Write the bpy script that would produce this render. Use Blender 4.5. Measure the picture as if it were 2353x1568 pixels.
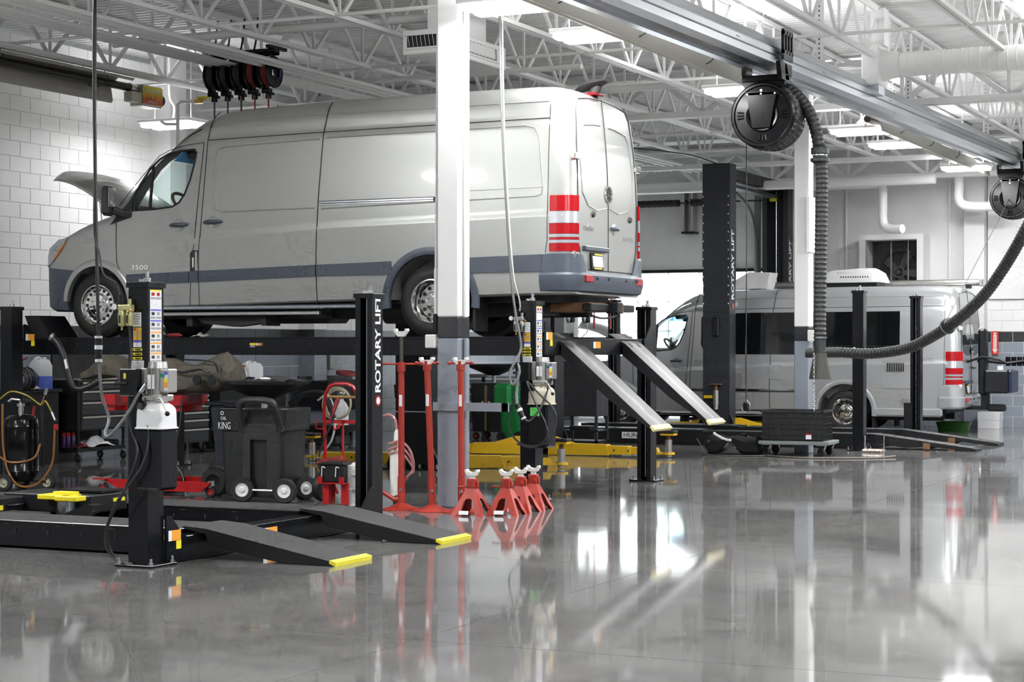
import bpy, bmesh, math, random
from mathutils import Vector, Matrix
random.seed(7)
S = bpy.context.scene
COL = S.collection
for _o in list(bpy.data.objects): bpy.data.objects.remove(_o)

# ---------------------------------------------------------------- camera, world, exposure
# world axes: x = along the bays (noses towards -x), y = across the bays, away from the camera, z up
cam_d = bpy.data.cameras.new('camera'); cam_d.sensor_width = 36.0; cam_d.lens = 36.0 * 4300 / 2353
cam_d.shift_y = 12.0 / 2353; cam_d.clip_end = 200
cam = bpy.data.objects.new('camera', cam_d); COL.objects.link(cam)
cam.location = (0, 0, 1.548); cam.rotation_euler = (math.radians(90), 0, math.radians(25.2))
S.camera = cam
wd = bpy.data.worlds.new('daylight'); S.world = wd; wd.use_nodes = True
wd.node_tree.nodes['Background'].inputs[0].default_value = (0.93, 0.97, 1.0, 1)
wd.node_tree.nodes['Background'].inputs[1].default_value = 0.27
S.view_settings.view_transform = 'Standard'; S.view_settings.look = 'None'
S.view_settings.gamma = 1.0; S.view_settings.use_curve_mapping = False
S.view_settings.exposure = 0.3
S.cycles.use_denoising = True
S.cycles.use_adaptive_sampling = True; S.cycles.adaptive_threshold = 0.07; S.cycles.adaptive_min_samples = 12
S.cycles.max_bounces = 6; S.cycles.diffuse_bounces = 3; S.cycles.glossy_bounces = 3
S.cycles.transmission_bounces = 6; S.cycles.transparent_max_bounces = 8
S.cycles.sample_clamp_indirect = 6.0
LAMP_W = 76.0          # watts of each ceiling fixture

# ---------------------------------------------------------------- materials
MATS = {}
def mat(name, col, rough=0.5, metal=0.0, emit=0.0, vary=0.0, scale=6.0, bump=0.0, bscale=40.0, coat=0.0, spec=0.5, alpha=1.0, trans=0.0):
    if name in MATS: return MATS[name]
    m = bpy.data.materials.new(name); m.use_nodes = True
    nt = m.node_tree; b = nt.nodes['Principled BSDF']
    c = (col[0], col[1], col[2], 1)
    b.inputs['Base Color'].default_value = c
    b.inputs['Roughness'].default_value = rough; b.inputs['Metallic'].default_value = metal
    b.inputs['Specular IOR Level'].default_value = spec
    b.inputs['Coat Weight'].default_value = coat; b.inputs['Coat Roughness'].default_value = 0.05
    b.inputs['Transmission Weight'].default_value = trans; b.inputs['Alpha'].default_value = alpha
    if emit:
        b.inputs['Emission Color'].default_value = c; b.inputs['Emission Strength'].default_value = emit
    if vary or bump:
        tc = nt.nodes.new('ShaderNodeTexCoord')
    if vary:
        n = nt.nodes.new('ShaderNodeTexNoise'); n.inputs['Scale'].default_value = scale; n.inputs['Detail'].default_value = 5
        nt.links.new(tc.outputs['Object'], n.inputs['Vector'])
        r = nt.nodes.new('ShaderNodeMapRange'); r.inputs[3].default_value = 1 - vary; r.inputs[4].default_value = 1 + vary
        nt.links.new(n.outputs['Fac'], r.inputs[0])
        mx = nt.nodes.new('ShaderNodeMix'); mx.data_type = 'RGBA'; mx.blend_type = 'MULTIPLY'; mx.inputs[0].default_value = 1
        mx.inputs[6].default_value = c; nt.links.new(r.outputs[0], mx.inputs[7]); nt.links.new(mx.outputs[2], b.inputs['Base Color'])
        r2 = nt.nodes.new('ShaderNodeMapRange'); r2.inputs[3].default_value = max(0.02, rough * (1 - vary)); r2.inputs[4].default_value = min(1, rough * (1 + vary))
        nt.links.new(n.outputs['Fac'], r2.inputs[0]); nt.links.new(r2.outputs[0], b.inputs['Roughness'])
    if bump:
        n2 = nt.nodes.new('ShaderNodeTexNoise'); n2.inputs['Scale'].default_value = bscale; n2.inputs['Detail'].default_value = 4
        nt.links.new(tc.outputs['Object'], n2.inputs['Vector'])
        bp = nt.nodes.new('ShaderNodeBump'); bp.inputs['Strength'].default_value = bump; bp.inputs['Distance'].default_value = 0.02
        nt.links.new(n2.outputs['Fac'], bp.inputs['Height']); nt.links.new(bp.outputs[0], b.inputs['Normal'])
    MATS[name] = m
    return m

WHITE = mat('white paint', (0.80, 0.80, 0.79), 0.6, vary=0.03, bump=0.05)
WHITE2 = mat('white steel paint', (0.86, 0.86, 0.85), 0.45, vary=0.03)
DECK = mat('white roof deck paint', (0.86, 0.86, 0.85), 0.5, vary=0.05, scale=1.5)
GREY = mat('blue grey paint', (0.225, 0.25, 0.29), 0.4, vary=0.05)
STRIPE = mat('black stripe paint', (0.022, 0.023, 0.026), 0.4, vary=0.1)
BLACK = mat('black lift paint', (0.006, 0.0065, 0.008), 0.25, vary=0.15, spec=0.4)
BLACK2 = mat('satin black', (0.009, 0.0095, 0.011), 0.42, vary=0.1, spec=0.35)
RUBBER = mat('rubber', (0.010, 0.010, 0.011), 0.62, vary=0.15, scale=30)
PLASTIC = mat('charcoal moulded plastic', (0.017, 0.018, 0.019), 0.45, bump=0.1, bscale=300)
DGREY = mat('dark grey bumper plastic', (0.062, 0.075, 0.098), 0.42, vary=0.06)
STEEL = mat('galvanised steel', (0.55, 0.57, 0.60), 0.25, 1.0, vary=0.12, scale=12)
ZINC = mat('zinc bolts', (0.72, 0.73, 0.74), 0.25, 1.0)
CHROME = mat('polished chrome', (0.86, 0.85, 0.83), 0.08, 1.0)
ALU = mat('cast aluminium', (0.50, 0.49, 0.47), 0.38, 1.0, vary=0.1, scale=25)
RED = mat('red enamel', (0.36, 0.008, 0.010), 0.28, coat=0.15, vary=0.05)
ORED = mat('orange red stand paint', (0.31, 0.024, 0.013), 0.42, coat=0.0, vary=0.06, scale=12)
YELLOW = mat('yellow lift arm paint', (0.66, 0.40, 0.012), 0.35, vary=0.05)
YELTIP = mat('yellow ramp tip', (0.75, 0.66, 0.03), 0.45, vary=0.08)
PALEYEL = mat('worn yellow tip', (0.72, 0.62, 0.28), 0.5, vary=0.1)
IVORY = mat('ivory plastic', (0.74, 0.74, 0.70), 0.4)
GRIT = mat('anti-slip black grit', (0.030, 0.030, 0.031), 0.7, vary=0.3, scale=220, bump=0.5, bscale=500)
def worn_mat():
    m = bpy.data.materials.new('worn steel ramp'); m.use_nodes = True; nt = m.node_tree; b = nt.nodes['Principled BSDF']; L = nt.links
    tc = nt.nodes.new('ShaderNodeTexCoord'); sp = nt.nodes.new('ShaderNodeSeparateXYZ'); L.new(tc.outputs['Generated'], sp.inputs[0])
    n = nt.nodes.new('ShaderNodeTexNoise'); n.inputs['Scale'].default_value = 7; n.inputs['Detail'].default_value = 6; L.new(tc.outputs['Object'], n.inputs['Vector'])
    a = nt.nodes.new('ShaderNodeMath'); a.operation = 'MULTIPLY_ADD'; a.inputs[1].default_value = 0.35; L.new(n.outputs['Fac'], a.inputs[0]); L.new(sp.outputs['Y'], a.inputs[2])
    r = nt.nodes.new('ShaderNodeValToRGB'); el = r.color_ramp.elements; el[0].position = 0.28; el[0].color = (0.022, 0.022, 0.023, 1); el[1].position = 0.98; el[1].color = (0.030, 0.030, 0.031, 1)
    for p, c in ((0.45, 0.045), (0.58, 0.07), (0.66, 0.17), (0.74, 0.09), (0.85, 0.04)):
        e = el.new(p); e.color = (c, c, c, 1)
    L.new(a.outputs[0], r.inputs[0]); L.new(r.outputs[0], b.inputs['Base Color']); b.inputs['Roughness'].default_value = 0.42; b.inputs['Metallic'].default_value = 0.3
    MATS['worn steel ramp'] = m; return m
WORN = worn_mat()
RUST = mat('rusty steel', (0.16, 0.075, 0.03), 0.8, vary=0.4, scale=14)
LABEL = mat('white label', (0.78, 0.78, 0.80), 0.5)
LYEL = mat('yellow label', (0.82, 0.70, 0.03), 0.5)
LORG = mat('orange label', (0.80, 0.33, 0.03), 0.5)
LAMB = mat('amber label', (0.62, 0.36, 0.04), 0.5)
LBLUE = mat('blue label', (0.10, 0.10, 0.55), 0.5)
LGRN = mat('green label', (0.12, 0.70, 0.12), 0.5)
LGREY = mat('grey label print', (0.30, 0.30, 0.31), 0.6)
INK = mat('black ink', (0.015, 0.015, 0.015), 0.6)
LWHITE = mat('white lettering', (0.80, 0.80, 0.80), 0.5)
LAMP = mat('lit diffuser', (1.0, 1.0, 1.0), 0.5, emit=16.0); LAMP.cycles.emission_sampling = 'NONE'
BRASS = mat('brass', (0.75, 0.50, 0.18), 0.25, 1.0)
CABLE = mat('black cable jacket', (0.022, 0.022, 0.024), 0.45)
GCABLE = mat('grey cable jacket', (0.16, 0.165, 0.17), 0.5)

# ---------------------------------------------------------------- mesh builder
def frame(d):
    d = Vector(d).normalized()
    a = Vector((0, 0, 1)) if abs(d.z) < 0.9 else Vector((1, 0, 0))
    u = d.cross(a).normalized(); v = d.cross(u).normalized()
    return u, v
class MB:
    def __init__(s): s.v = []; s.f = []; s.M = None
    def add(s, vs, fs):
        o = len(s.v)
        if s.M is not None: vs = [s.M @ Vector(p) for p in vs]
        s.v += [tuple(p) for p in vs]; s.f += [tuple(i + o for i in f) for f in fs]
        return s
    def box(s, c, d, bev=0.0, M=None):
        hx, hy, hz = d[0] / 2, d[1] / 2, d[2] / 2
        vs = []; fs = []
        if bev <= 0:
            for x in (-hx, hx):
                for y in (-hy, hy):
                    for z in (-hz, hz): vs.append((x, y, z))
            fs = [(0, 1, 3, 2), (4, 6, 7, 5), (0, 4, 5, 1), (2, 3, 7, 6), (0, 2, 6, 4), (1, 5, 7, 3)]
        else:
            b = min(bev, hx * 0.99, hy * 0.99, hz * 0.99); idx = {}
            for sx in (-1, 1):
                for sy in (-1, 1):
                    for sz in (-1, 1):
                        for k in range(3):
                            p = [sx * (hx - b), sy * (hy - b), sz * (hz - b)]
                            p[k] = (sx * hx, sy * hy, sz * hz)[k]
                            idx[sx, sy, sz, k] = len(vs); vs.append(tuple(p))
            for k in range(3):
                o = [i for i in range(3) if i != k]
                for sg in (-1, 1):
                    q = []
                    for (a, c2) in ((-1, -1), (1, -1), (1, 1), (-1, 1)):
                        t = [0, 0, 0]; t[k] = sg; t[o[0]] = a; t[o[1]] = c2; q.append(idx[t[0], t[1], t[2], k])
                    fs.append(tuple(q))
                for a in (-1, 1):
                    for c2 in (-1, 1):
                        q = []
                        for (sg, kk) in ((-1, 0), (1, 0), (1, 1), (-1, 1)):
                            t = [0, 0, 0]; t[k] = sg; t[o[0]] = a; t[o[1]] = c2; q.append(idx[t[0], t[1], t[2], o[kk]])
                        fs.append(tuple(q))
            for sx in (-1, 1):
                for sy in (-1, 1):
                    for sz in (-1, 1): fs.append(tuple(idx[sx, sy, sz, k] for k in range(3)))
        if M is not None: vs = [M @ Vector(p) for p in vs]
        return s.add([(p[0] + c[0], p[1] + c[1], p[2] + c[2]) for p in vs], fs)
    def bx(s, x0, x1, y0, y1, z0, z1, bev=0.0):
        return s.box(((x0 + x1) / 2, (y0 + y1) / 2, (z0 + z1) / 2), (abs(x1 - x0), abs(y1 - y0), abs(z1 - z0)), bev)
    def bar(s, p0, p1, w, h, up=(0, 0, 1)):
        p0 = Vector(p0); p1 = Vector(p1); d = (p1 - p0).normalized(); u = Vector(up)
        r = d.cross(u)
        if r.length < 1e-4: r = d.cross(Vector((1, 0, 0)))
        r.normalize(); u = r.cross(d).normalized()
        vs = []
        for p in (p0, p1):
            for a, b in ((-1, -1), (1, -1), (1, 1), (-1, 1)): vs.append(p + r * (a * w / 2) + u * (b * h / 2))
        return s.add(vs, [(3, 2, 1, 0), (4, 5, 6, 7), (0, 1, 5, 4), (1, 2, 6, 5), (2, 3, 7, 6), (3, 0, 4, 7)])
    def cyl(s, p0, p1, r0, r1=None, n=16, caps=True):
        r1 = r0 if r1 is None else r1
        p0 = Vector(p0); p1 = Vector(p1); u, v = frame(p1 - p0); vs = []
        for p, r in ((p0, r0), (p1, r1)):
            for i in range(n):
                t = 2 * math.pi * i / n; vs.append(p + u * (r * math.cos(t)) + v * (r * math.sin(t)))
        fs = [(i, (i + 1) % n, n + (i + 1) % n, n + i) for i in range(n)]
        if caps: fs += [tuple(range(n - 1, -1, -1)), tuple(range(n, 2 * n))]
        return s.add(vs, fs)
    def lathe(s, prof, o=(0, 0, 0), ax=(0, 0, 1), n=24, closed=False, a0=0.0, a1=2 * math.pi, caps=False):
        o = Vector(o); d = Vector(ax).normalized(); u, v = frame(d); vs = []
        full = abs(a1 - a0 - 2 * math.pi) < 1e-6
        m = n if full else n + 1
        for r, h in prof:
            for i in range(m):
                t = a0 + (a1 - a0) * i / n; vs.append(o + d * h + u * (r * math.cos(t)) + v * (r * math.sin(t)))
        fs = []; K = len(prof)
        for k in range(K if closed else K - 1):
            for i in range(n):
                j = (i + 1) % m; a = k * m; b = ((k + 1) % K) * m
                fs.append((a + i, a + j, b + j, b + i))
        if caps and not closed and full:
            if prof[0][0] > 1e-5: fs.append(tuple(range(m - 1, -1, -1)))
            if prof[-1][0] > 1e-5: fs.append(tuple((K - 1) * m + i for i in range(m)))
        return s.add(vs, fs)
    def tube(s, pts, r, n=8, closed=False):
        P = [Vector(p) for p in pts]; N = len(P)
        R = r if isinstance(r, (list, tuple)) else [r] * N
        tang = []
        for i in range(N):
            a = P[(i - 1) % N] if (closed or i > 0) else P[i]
            b = P[(i + 1) % N] if (closed or i < N - 1) else P[i]
            tang.append((b - a).normalized())
        u, v = frame(tang[0]); vs = []
        for i in range(N):
            t = tang[i]
            u = (u - t * u.dot(t)).normalized(); v = t.cross(u)
            for k in range(n):
                a = 2 * math.pi * k / n; vs.append(P[i] + u * (R[i] * math.cos(a)) + v * (R[i] * math.sin(a)))
        fs = []
        for i in range(N if closed else N - 1):
            a = i * n; b = ((i + 1) % N) * n
            for k in range(n): fs.append((a + k, a + (k + 1) % n, b + (k + 1) % n, b + k))
        if not closed: fs += [tuple(range(n - 1, -1, -1)), tuple((N - 1) * n + k for k in range(n))]
        return s.add(vs, fs)
    def prism(s, poly, o, u, v, d):
        o = Vector(o); u = Vector(u); v = Vector(v); d = Vector(d); n = len(poly)
        vs = [o + u * a + v * b for a, b in poly] + [o + u * a + v * b + d for a, b in poly]
        fs = [tuple(range(n - 1, -1, -1)), tuple(range(n, 2 * n))] + [(i, (i + 1) % n, n + (i + 1) % n, n + i) for i in range(n)]
        return s.add(vs, fs)
    def loft(s, rings, closed=True, caps=True):
        n = len(rings[0]); vs = [p for r in rings for p in r]; fs = []
        for i in range(len(rings) - 1):
            for k in range(n if closed else n - 1):
                fs.append((i * n + k, i * n + (k + 1) % n, (i + 1) * n + (k + 1) % n, (i + 1) * n + k))
        if caps and closed: fs += [tuple(range(n - 1, -1, -1)), tuple((len(rings) - 1) * n + k for k in range(n))]
        return s.add(vs, fs)
    def ball(s, c, r, n=12, m=8):
        rx, ry, rz = r if isinstance(r, (tuple, list)) else (r, r, r)
        prof = []
        vs = []; fs = []
        for j in range(1, m):
            t = math.pi * j / m
            for i in range(n):
                a = 2 * math.pi * i / n
                vs.append((c[0] + rx * math.sin(t) * math.cos(a), c[1] + ry * math.sin(t) * math.sin(a), c[2] + rz * math.cos(t)))
        vs += [(c[0], c[1], c[2] + rz), (c[0], c[1], c[2] - rz)]; T = len(vs) - 2
        for j in range(m - 2):
            for i in range(n): fs.append((j * n + i, (j + 1) * n + i, (j + 1) * n + (i + 1) % n, j * n + (i + 1) % n))
        for i in range(n):
            fs.append((T, i, (i + 1) % n)); fs.append((T + 1, (m - 2) * n + (i + 1) % n, (m - 2) * n + i))
        return s.add(vs, fs)
    def mesh(s, name, m, smooth=35.0, fix=True):
        me = bpy.data.meshes.new(name); me.from_pydata(s.v, [], s.f)
        if fix:
            bm = bmesh.new(); bm.from_mesh(me); bmesh.ops.recalc_face_normals(bm, faces=bm.faces); bm.to_mesh(me); bm.free()
        if smooth:
            me.shade_smooth(); me.set_sharp_from_angle(angle=math.radians(smooth))
        if m: me.materials.append(m)
        return me
    def build(s, name, m, parent=None, smooth=35.0, label=None, fix=True, kind=None):
        o = bpy.data.objects.new(name, s.mesh(name, m, smooth, fix)); COL.objects.link(o)
        if parent is not None: o.parent = parent
        if label: o['label'] = label
        if kind or (name in STUFF and parent is not None): o['kind'] = kind or 'stuff'
        return o
STUFF = {'tread_block', 'vent_hole', 'lug_nut', 'runway_slot', 'strut_slot', 'rail_rivet', 'pressed_rib', 'edge_hole', 'latch_ladder', 'grip_stud', 'label_print', 'print_ring', 'hand_hole', 'panel_gap', 'pressed_panel_edge', 'rear_door_gap', 'rear_panel_edge', 'pull_chain', 'cable_coil', 'mast_slot', 'ramp_slot'}
def tag(o, label, cat, group=None, kind=None):
    o['label'] = label; o['category'] = cat
    if group: o['group'] = group
    if kind: o['kind'] = kind
    return o
def thing(name, label, cat, loc=(0, 0, 0), rz=0.0, group=None):
    o = bpy.data.objects.new(name, None); COL.objects.link(o); o.empty_display_size = 0.1
    o.location = loc; o.rotation_euler = (0, 0, rz)
    return tag(o, label, cat, group)
def struct(name, mb, m, label=None, parent=None, smooth=35.0):
    o = mb.build(name, m, parent, smooth, label); o['kind'] = 'structure'
    return o
def put(name, me, parent, loc=(0, 0, 0), rot=(0, 0, 0), label=None):
    o = bpy.data.objects.new(name, me); COL.objects.link(o); o.parent = parent; o.location = loc; o.rotation_euler = rot
    if label: o['label'] = label
    return o
def copy_tree(o, parent=None):
    c = o.copy(); COL.objects.link(c); c.parent = parent
    for ch in list(o.children):
        if ch.name in COL.objects: copy_tree(ch, c)
    return c
def clone(o, loc, rz=0.0, label=None, group=None):
    c = copy_tree(o); c.location = loc; c.rotation_euler = (0, 0, rz)
    if label: c['label'] = label
    if group: c['group'] = group
    return c
def text(name, body, size, m, parent, loc, rot, ext=0.001, align='CENTER', sx=1.0, bold=0.0):
    cu = bpy.data.curves.new(name, 'FONT'); cu.body = body; cu.size = size; cu.extrude = ext; cu.align_x = align; cu.align_y = 'CENTER'; cu.offset = bold * size
    cu.resolution_u = 3; cu.materials.append(m)
    tmp = bpy.data.objects.new(name, cu); me = bpy.data.meshes.new_from_object(tmp); bpy.data.objects.remove(tmp)
    for v in me.vertices: v.co.x *= sx
    o = put(name, me, parent, loc, rot); bpy.data.curves.remove(cu)
    return o
def arc(c, r, a0, a1, n, u=(1, 0, 0), v=(0, 0, 1)):
    c = Vector(c); u = Vector(u); v = Vector(v)
    return [c + u * (r * math.cos(a0 + (a1 - a0) * i / n)) + v * (r * math.sin(a0 + (a1 - a0) * i / n)) for i in range(n + 1)]
def spline(pts, n=8):
    P = [Vector(p) for p in pts]; out = []
    for i in range(len(P) - 1):
        p0 = P[i - 1] if i else P[i] * 2 - P[i + 1]; p1 = P[i]; p2 = P[i + 1]
        p3 = P[i + 2] if i + 2 < len(P) else P[i + 1] * 2 - P[i]
        for k in range(n):
            t = k / n
            out.append(0.5 * ((2 * p1) + (p2 - p0) * t + (2 * p0 - 5 * p1 + 4 * p2 - p3) * t * t + (3 * p1 - p0 - 3 * p2 + p3) * t ** 3))
    out.append(P[-1]); return out
def interp(tab, x):
    if x <= tab[0][0]: return tab[0][1]
    for (a, b), (c, d) in zip(tab, tab[1:]):
        if x <= c: return b + (d - b) * (x - a) / (c - a)
    return tab[-1][1]
def rrect(x0, x1, y0, y1, r, n=5):
    out = []
    for cx, cy, a in ((x1 - r, y1 - r, 0), (x0 + r, y1 - r, 90), (x0 + r, y0 + r, 180), (x1 - r, y0 + r, 270)):
        for i in range(n + 1):
            t = math.radians(a + 90 * i / n); out.append((cx + r * math.cos(t), cy + r * math.sin(t)))
    return out
PI = math.pi
# ================================================================ the room
WX, FY = -16.5, 36.3            # left wall plane (x) and far wall plane (y)
DECK_Z = 5.78
# --- floor: polished concrete slabs with saw-cut joints
def floor_material():
    m = bpy.data.materials.new('polished concrete'); m.use_nodes = True
    nt = m.node_tree; b = nt.nodes['Principled BSDF']; L = nt.links
    g = nt.nodes.new('ShaderNodeNewGeometry')
    def noise(sc, det, dist=0.0, stretch=None):
        n = nt.nodes.new('ShaderNodeTexNoise'); n.inputs['Scale'].default_value = sc; n.inputs['Detail'].default_value = det
        n.inputs['Distortion'].default_value = dist
        if stretch:
            mp = nt.nodes.new('ShaderNodeMapping'); mp.inputs['Scale'].default_value = stretch
            L.new(g.outputs['Position'], mp.inputs['Vector']); L.new(mp.outputs[0], n.inputs['Vector'])
        else: L.new(g.outputs['Position'], n.inputs['Vector'])
        return n
    n1 = noise(0.5, 6, 0.8); n2 = noise(5.0, 5)
    mx = nt.nodes.new('ShaderNodeMath'); mx.operation = 'MULTIPLY_ADD'; mx.inputs[1].default_value = 0.35
    L.new(n2.outputs['Fac'], mx.inputs[0]); L.new(n1.outputs['Fac'], mx.inputs[2])
    r = nt.nodes.new('ShaderNodeValToRGB'); r.color_ramp.elements[0].position = 0.45; r.color_ramp.elements[1].position = 0.9
    r.color_ramp.elements[0].color = (0.125, 0.123, 0.120, 1); r.color_ramp.elements[1].color = (0.235, 0.230, 0.222, 1)
    L.new(mx.outputs[0], r.inputs[0]); L.new(r.outputs[0], b.inputs['Base Color'])
    rr = nt.nodes.new('ShaderNodeMapRange'); rr.inputs[3].default_value = 0.02; rr.inputs[4].default_value = 0.09
    L.new(n1.outputs['Fac'], rr.inputs[0]); L.new(rr.outputs[0], b.inputs['Roughness'])
    b.inputs['IOR'].default_value = 1.55
    n3 = noise(0.9, 2, 0.0, (1, 1, 1))
    bp = nt.nodes.new('ShaderNodeBump'); bp.inputs['Strength'].default_value = 0.06; bp.inputs['Distance'].default_value = 0.012
    L.new(n3.outputs['Fac'], bp.inputs['Height']); L.new(bp.outputs[0], b.inputs['Normal'])
    return m
FLOOR = floor_material()
SUB = mat('joint filler', (0.05, 0.05, 0.048), 0.8)
fl = struct('floor', MB().bx(-17.2, 9, -6, 41, -0.3, -0.006), SUB, 'grey polished concrete shop floor with saw-cut joints', smooth=0)
XJ = [-17.2, -12.0, -8.3, -4.66, -1.0, 2.65, 9]
YJ = [-6, 1.4, 5.05, 8.7, 12.3, 15.93, 19.58, 23.2, 26.9, 30.5, 34.1, 41]
g = 0.0035
for i in range(len(XJ) - 1):
    for j in range(len(YJ) - 1):
        MB().bx(XJ[i] + g, XJ[i + 1] - g, YJ[j] + g, YJ[j + 1] - g, -0.05, 0.0).build('floor_slab', FLOOR, fl, smooth=0)

# --- block walls: every block near enough to be told apart is a piece of its own
BL, BH = 0.4064, 0.2032
STRIPE_Z0, STRIPE_Z1 = 8 * BH, 9 * BH
def zmat(z): return GREY if z < STRIPE_Z0 - 0.01 else (STRIPE if z < STRIPE_Z1 - 0.01 else WHITE)
def block_wall(name, label, horiz, plane, a0, a1, z1, pieces, into):
    """blocks along x (horiz=0) or y (horiz=1); 'pieces'(a, z) tells which are single objects"""
    core = MB(); d = 0.006
    if horiz: core.bx(plane - 0.2, plane - d, a0, a1, 0, z1)
    else: core.bx(a0, a1, plane + d, plane + 0.2, 0, z1)
    wall = struct(name, core, mat('mortar paint', (0.70, 0.70, 0.69), 0.7), label, smooth=0)
    sx, sy = (d, BL - 0.008) if horiz else (BL - 0.008, d)
    meshes = {m.name: MB().box((0, 0, 0), (sx if horiz else sx, sy, BH - 0.008), 0.003).mesh('block', m, 0) for m in (WHITE, GREY, STRIPE)}
    rest = {}
    nz = int(round(z1 / BH))
    for r in range(nz):
        z = (r + 0.5) * BH; a = a0 + (BL / 2 if r % 2 else 0) - BL / 2
        while a < a1:
            c = a + BL / 2; m = zmat(r * BH)
            loc = (plane - d / 2 + (d if False else 0), c, z) if horiz else (c, plane + d / 2, z)
            if a0 + BL / 2 <= c <= a1 - BL / 2:
                if pieces(c, z): put('block', meshes[m.name], wall, loc)
                else: rest.setdefault(m.name, MB()).box(loc, (sx, sy, BH - 0.008), 0.0)
            a += BL
    for k, mb in rest.items(): mb.build('blockwork', MATS[k], wall, 0, kind='stuff')
    return wall
block_wall('wall_left', 'long painted block wall, white above a black stripe and blue grey below', 1, WX, 12.2, FY + 0.2, 5.68,
           lambda y, z: (18.4 < y < 22.9 and 2.6 < z < 5.6) or (18.6 < y < 20.9 and 1.6 < z < 2.6) or (24.2 < y < 26.6 and 0.9 < z < 1.5), 1)
block_wall('wall_back', 'far block wall, white above a black stripe and blue grey below', 0, FY, WX, 1.0, 5.68,
           lambda x, z: -7.1 < x < -5.6 and z < 2.6, -1)
# pilasters
def pilaster(name, x0, x1, y0, y1, label):
    t = MB().bx(x0, x1, y0, y1, STRIPE_Z1, DECK_Z); o = struct(name, t, WHITE, label, smooth=0)
    MB().bx(x0, x1, y0, y1, STRIPE_Z0, STRIPE_Z1).build('stripe', STRIPE, o, 0)
    MB().bx(x0, x1, y0, y1, 0, STRIPE_Z0).build('lower_band', GREY, o, 0)
    return o
pilaster('trim_1', WX, WX + 0.28, 26.75, 27.15, 'painted pilaster on the long block wall')
pilaster('trim_2', -7.40, -7.02, FY - 0.32, FY, 'painted pilaster on the far wall beside the fire sign')
pilaster('trim_4', WX, WX + 0.35, 22.6, 23.0, 'painted pilaster behind the tube heater burner')
# insulation sheet on the upper far wall
ins = MB(); nx, nz = 60, 30
random.seed(3)
def sheet(x0, x1, z0, z1, y, amp, nx, nz, ph):
    mb = MB(); vs = []; fs = []
    for i in range(nx + 1):
        for k in range(nz + 1):
            x = x0 + (x1 - x0) * i / nx; z = z0 + (z1 - z0) * k / nz
            w = amp * (math.sin(x * 3.1 + ph + 0.7 * math.sin(z * 2.3)) * 0.5 + math.sin(x * 7.3 + z * 4.1 + ph) * 0.25 + math.sin(z * 9 + x * 2.2) * 0.2 + random.uniform(-.2, .2))
            vs.append((x, y - 0.03 + w, z))
    for i in range(nx):
        for k in range(nz): a = i * (nz + 1) + k; fs.append((a, a + nz + 1, a + nz + 2, a + 1))
    mb.add(vs, fs); return mb
SHEET = mat('white insulation facing', (0.80, 0.80, 0.79), 0.45, vary=0.04, bump=0.3, bscale=9)
struct('trim_5', sheet(-7.0, 0.9, 2.45, 5.6, FY - 0.02, 0.025, 70, 30, 0.4), SHEET, 'wrinkled white insulation sheet on the far wall right of the pilaster')
struct('trim_6', sheet(-11.0, -7.42, 1.9, 5.6, FY - 0.02, 0.02, 40, 36, 2.0), SHEET, 'wrinkled white insulation sheet around the wall fan')
struct('trim_7', sheet(-16.4, -11.1, 3.12, 5.6, FY - 0.02, 0.02, 60, 30, 1.0), SHEET, 'wrinkled white insulation sheet above the overhead door')
# --- roof deck: ribs run along x
def deck():
    mb = MB(); y = 4.0; prof = []
    while y < 36.4:
        prof += [(y, DECK_Z), (y + 0.07, DECK_Z), (y + 0.085, DECK_Z + 0.045), (y + 0.135, DECK_Z + 0.045)]; y += 0.1525
    vs = []
    for x in (-17.0, 2.0): vs += [(x, yy, zz) for yy, zz in prof]
    n = len(prof)
    mb.add(vs, [(i, i + 1, n + i + 1, n + i) for i in range(n - 1)])
    return mb
ce = struct('ceiling', deck(), DECK, 'white ribbed metal roof deck', smooth=0)
MB().bx(-17.2, 9.0, -6, 37, DECK_Z + 0.06, DECK_Z + 0.2).build('roof_insulation', DECK, ce, 0)

# --- bar joists along y, each with its own chords and web members
PANEL, JZ, JD = 1.19, 5.10, 0.64
def joist(x, y0, n, label):
    j = bpy.data.objects.new('bar_joist', None); COL.objects.link(j); j.location = (x, y0, 0); j['kind'] = 'structure'; j['label'] = label
    L = n * PANEL
    mb = MB()
    for s_ in (-1, 1): mb.bx(s_ * 0.034 - 0.022, s_ * 0.034 + 0.022, 0, L, JZ, JZ + 0.045)
    mb.build('bottom_chord', WHITE2, j, 0)
    mb = MB()
    for s_ in (-1, 1): mb.bx(s_ * 0.034 - 0.025, s_ * 0.034 + 0.025, -0.6, L + 0.6, JZ + JD - 0.05, JZ + JD)
    mb.build('top_chord', WHITE2, j, 0)
    return j
_h = JD - 0.05
dg = MB().bar((0, 0, JZ + 0.02), (0, PANEL / 2, JZ + 0.02 + _h), 0.045, 0.032, up=(1, 0, 0)).mesh('web_diagonal', WHITE2, 0)
dg2 = MB().bar((0, 0, JZ + 0.02), (0, -PANEL / 2, JZ + 0.02 + _h), 0.045, 0.032, up=(1, 0, 0)).mesh('web_diagonal', WHITE2, 0)
vt = MB().bx(-0.014, 0.014, -0.014, 0.014, JZ + 0.02, JZ + JD - 0.03).mesh('web_vertical', WHITE2, 0)
_nm = ['beside the long block wall', 'second from the block wall', 'third from the block wall', 'over the hose reel rack', 'over the raised van', 'over the van cargo doors', 'above the ceiling lamp row', 'above the exhaust rail', 'beyond the exhaust rail', 'nearest the viewer']
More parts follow.
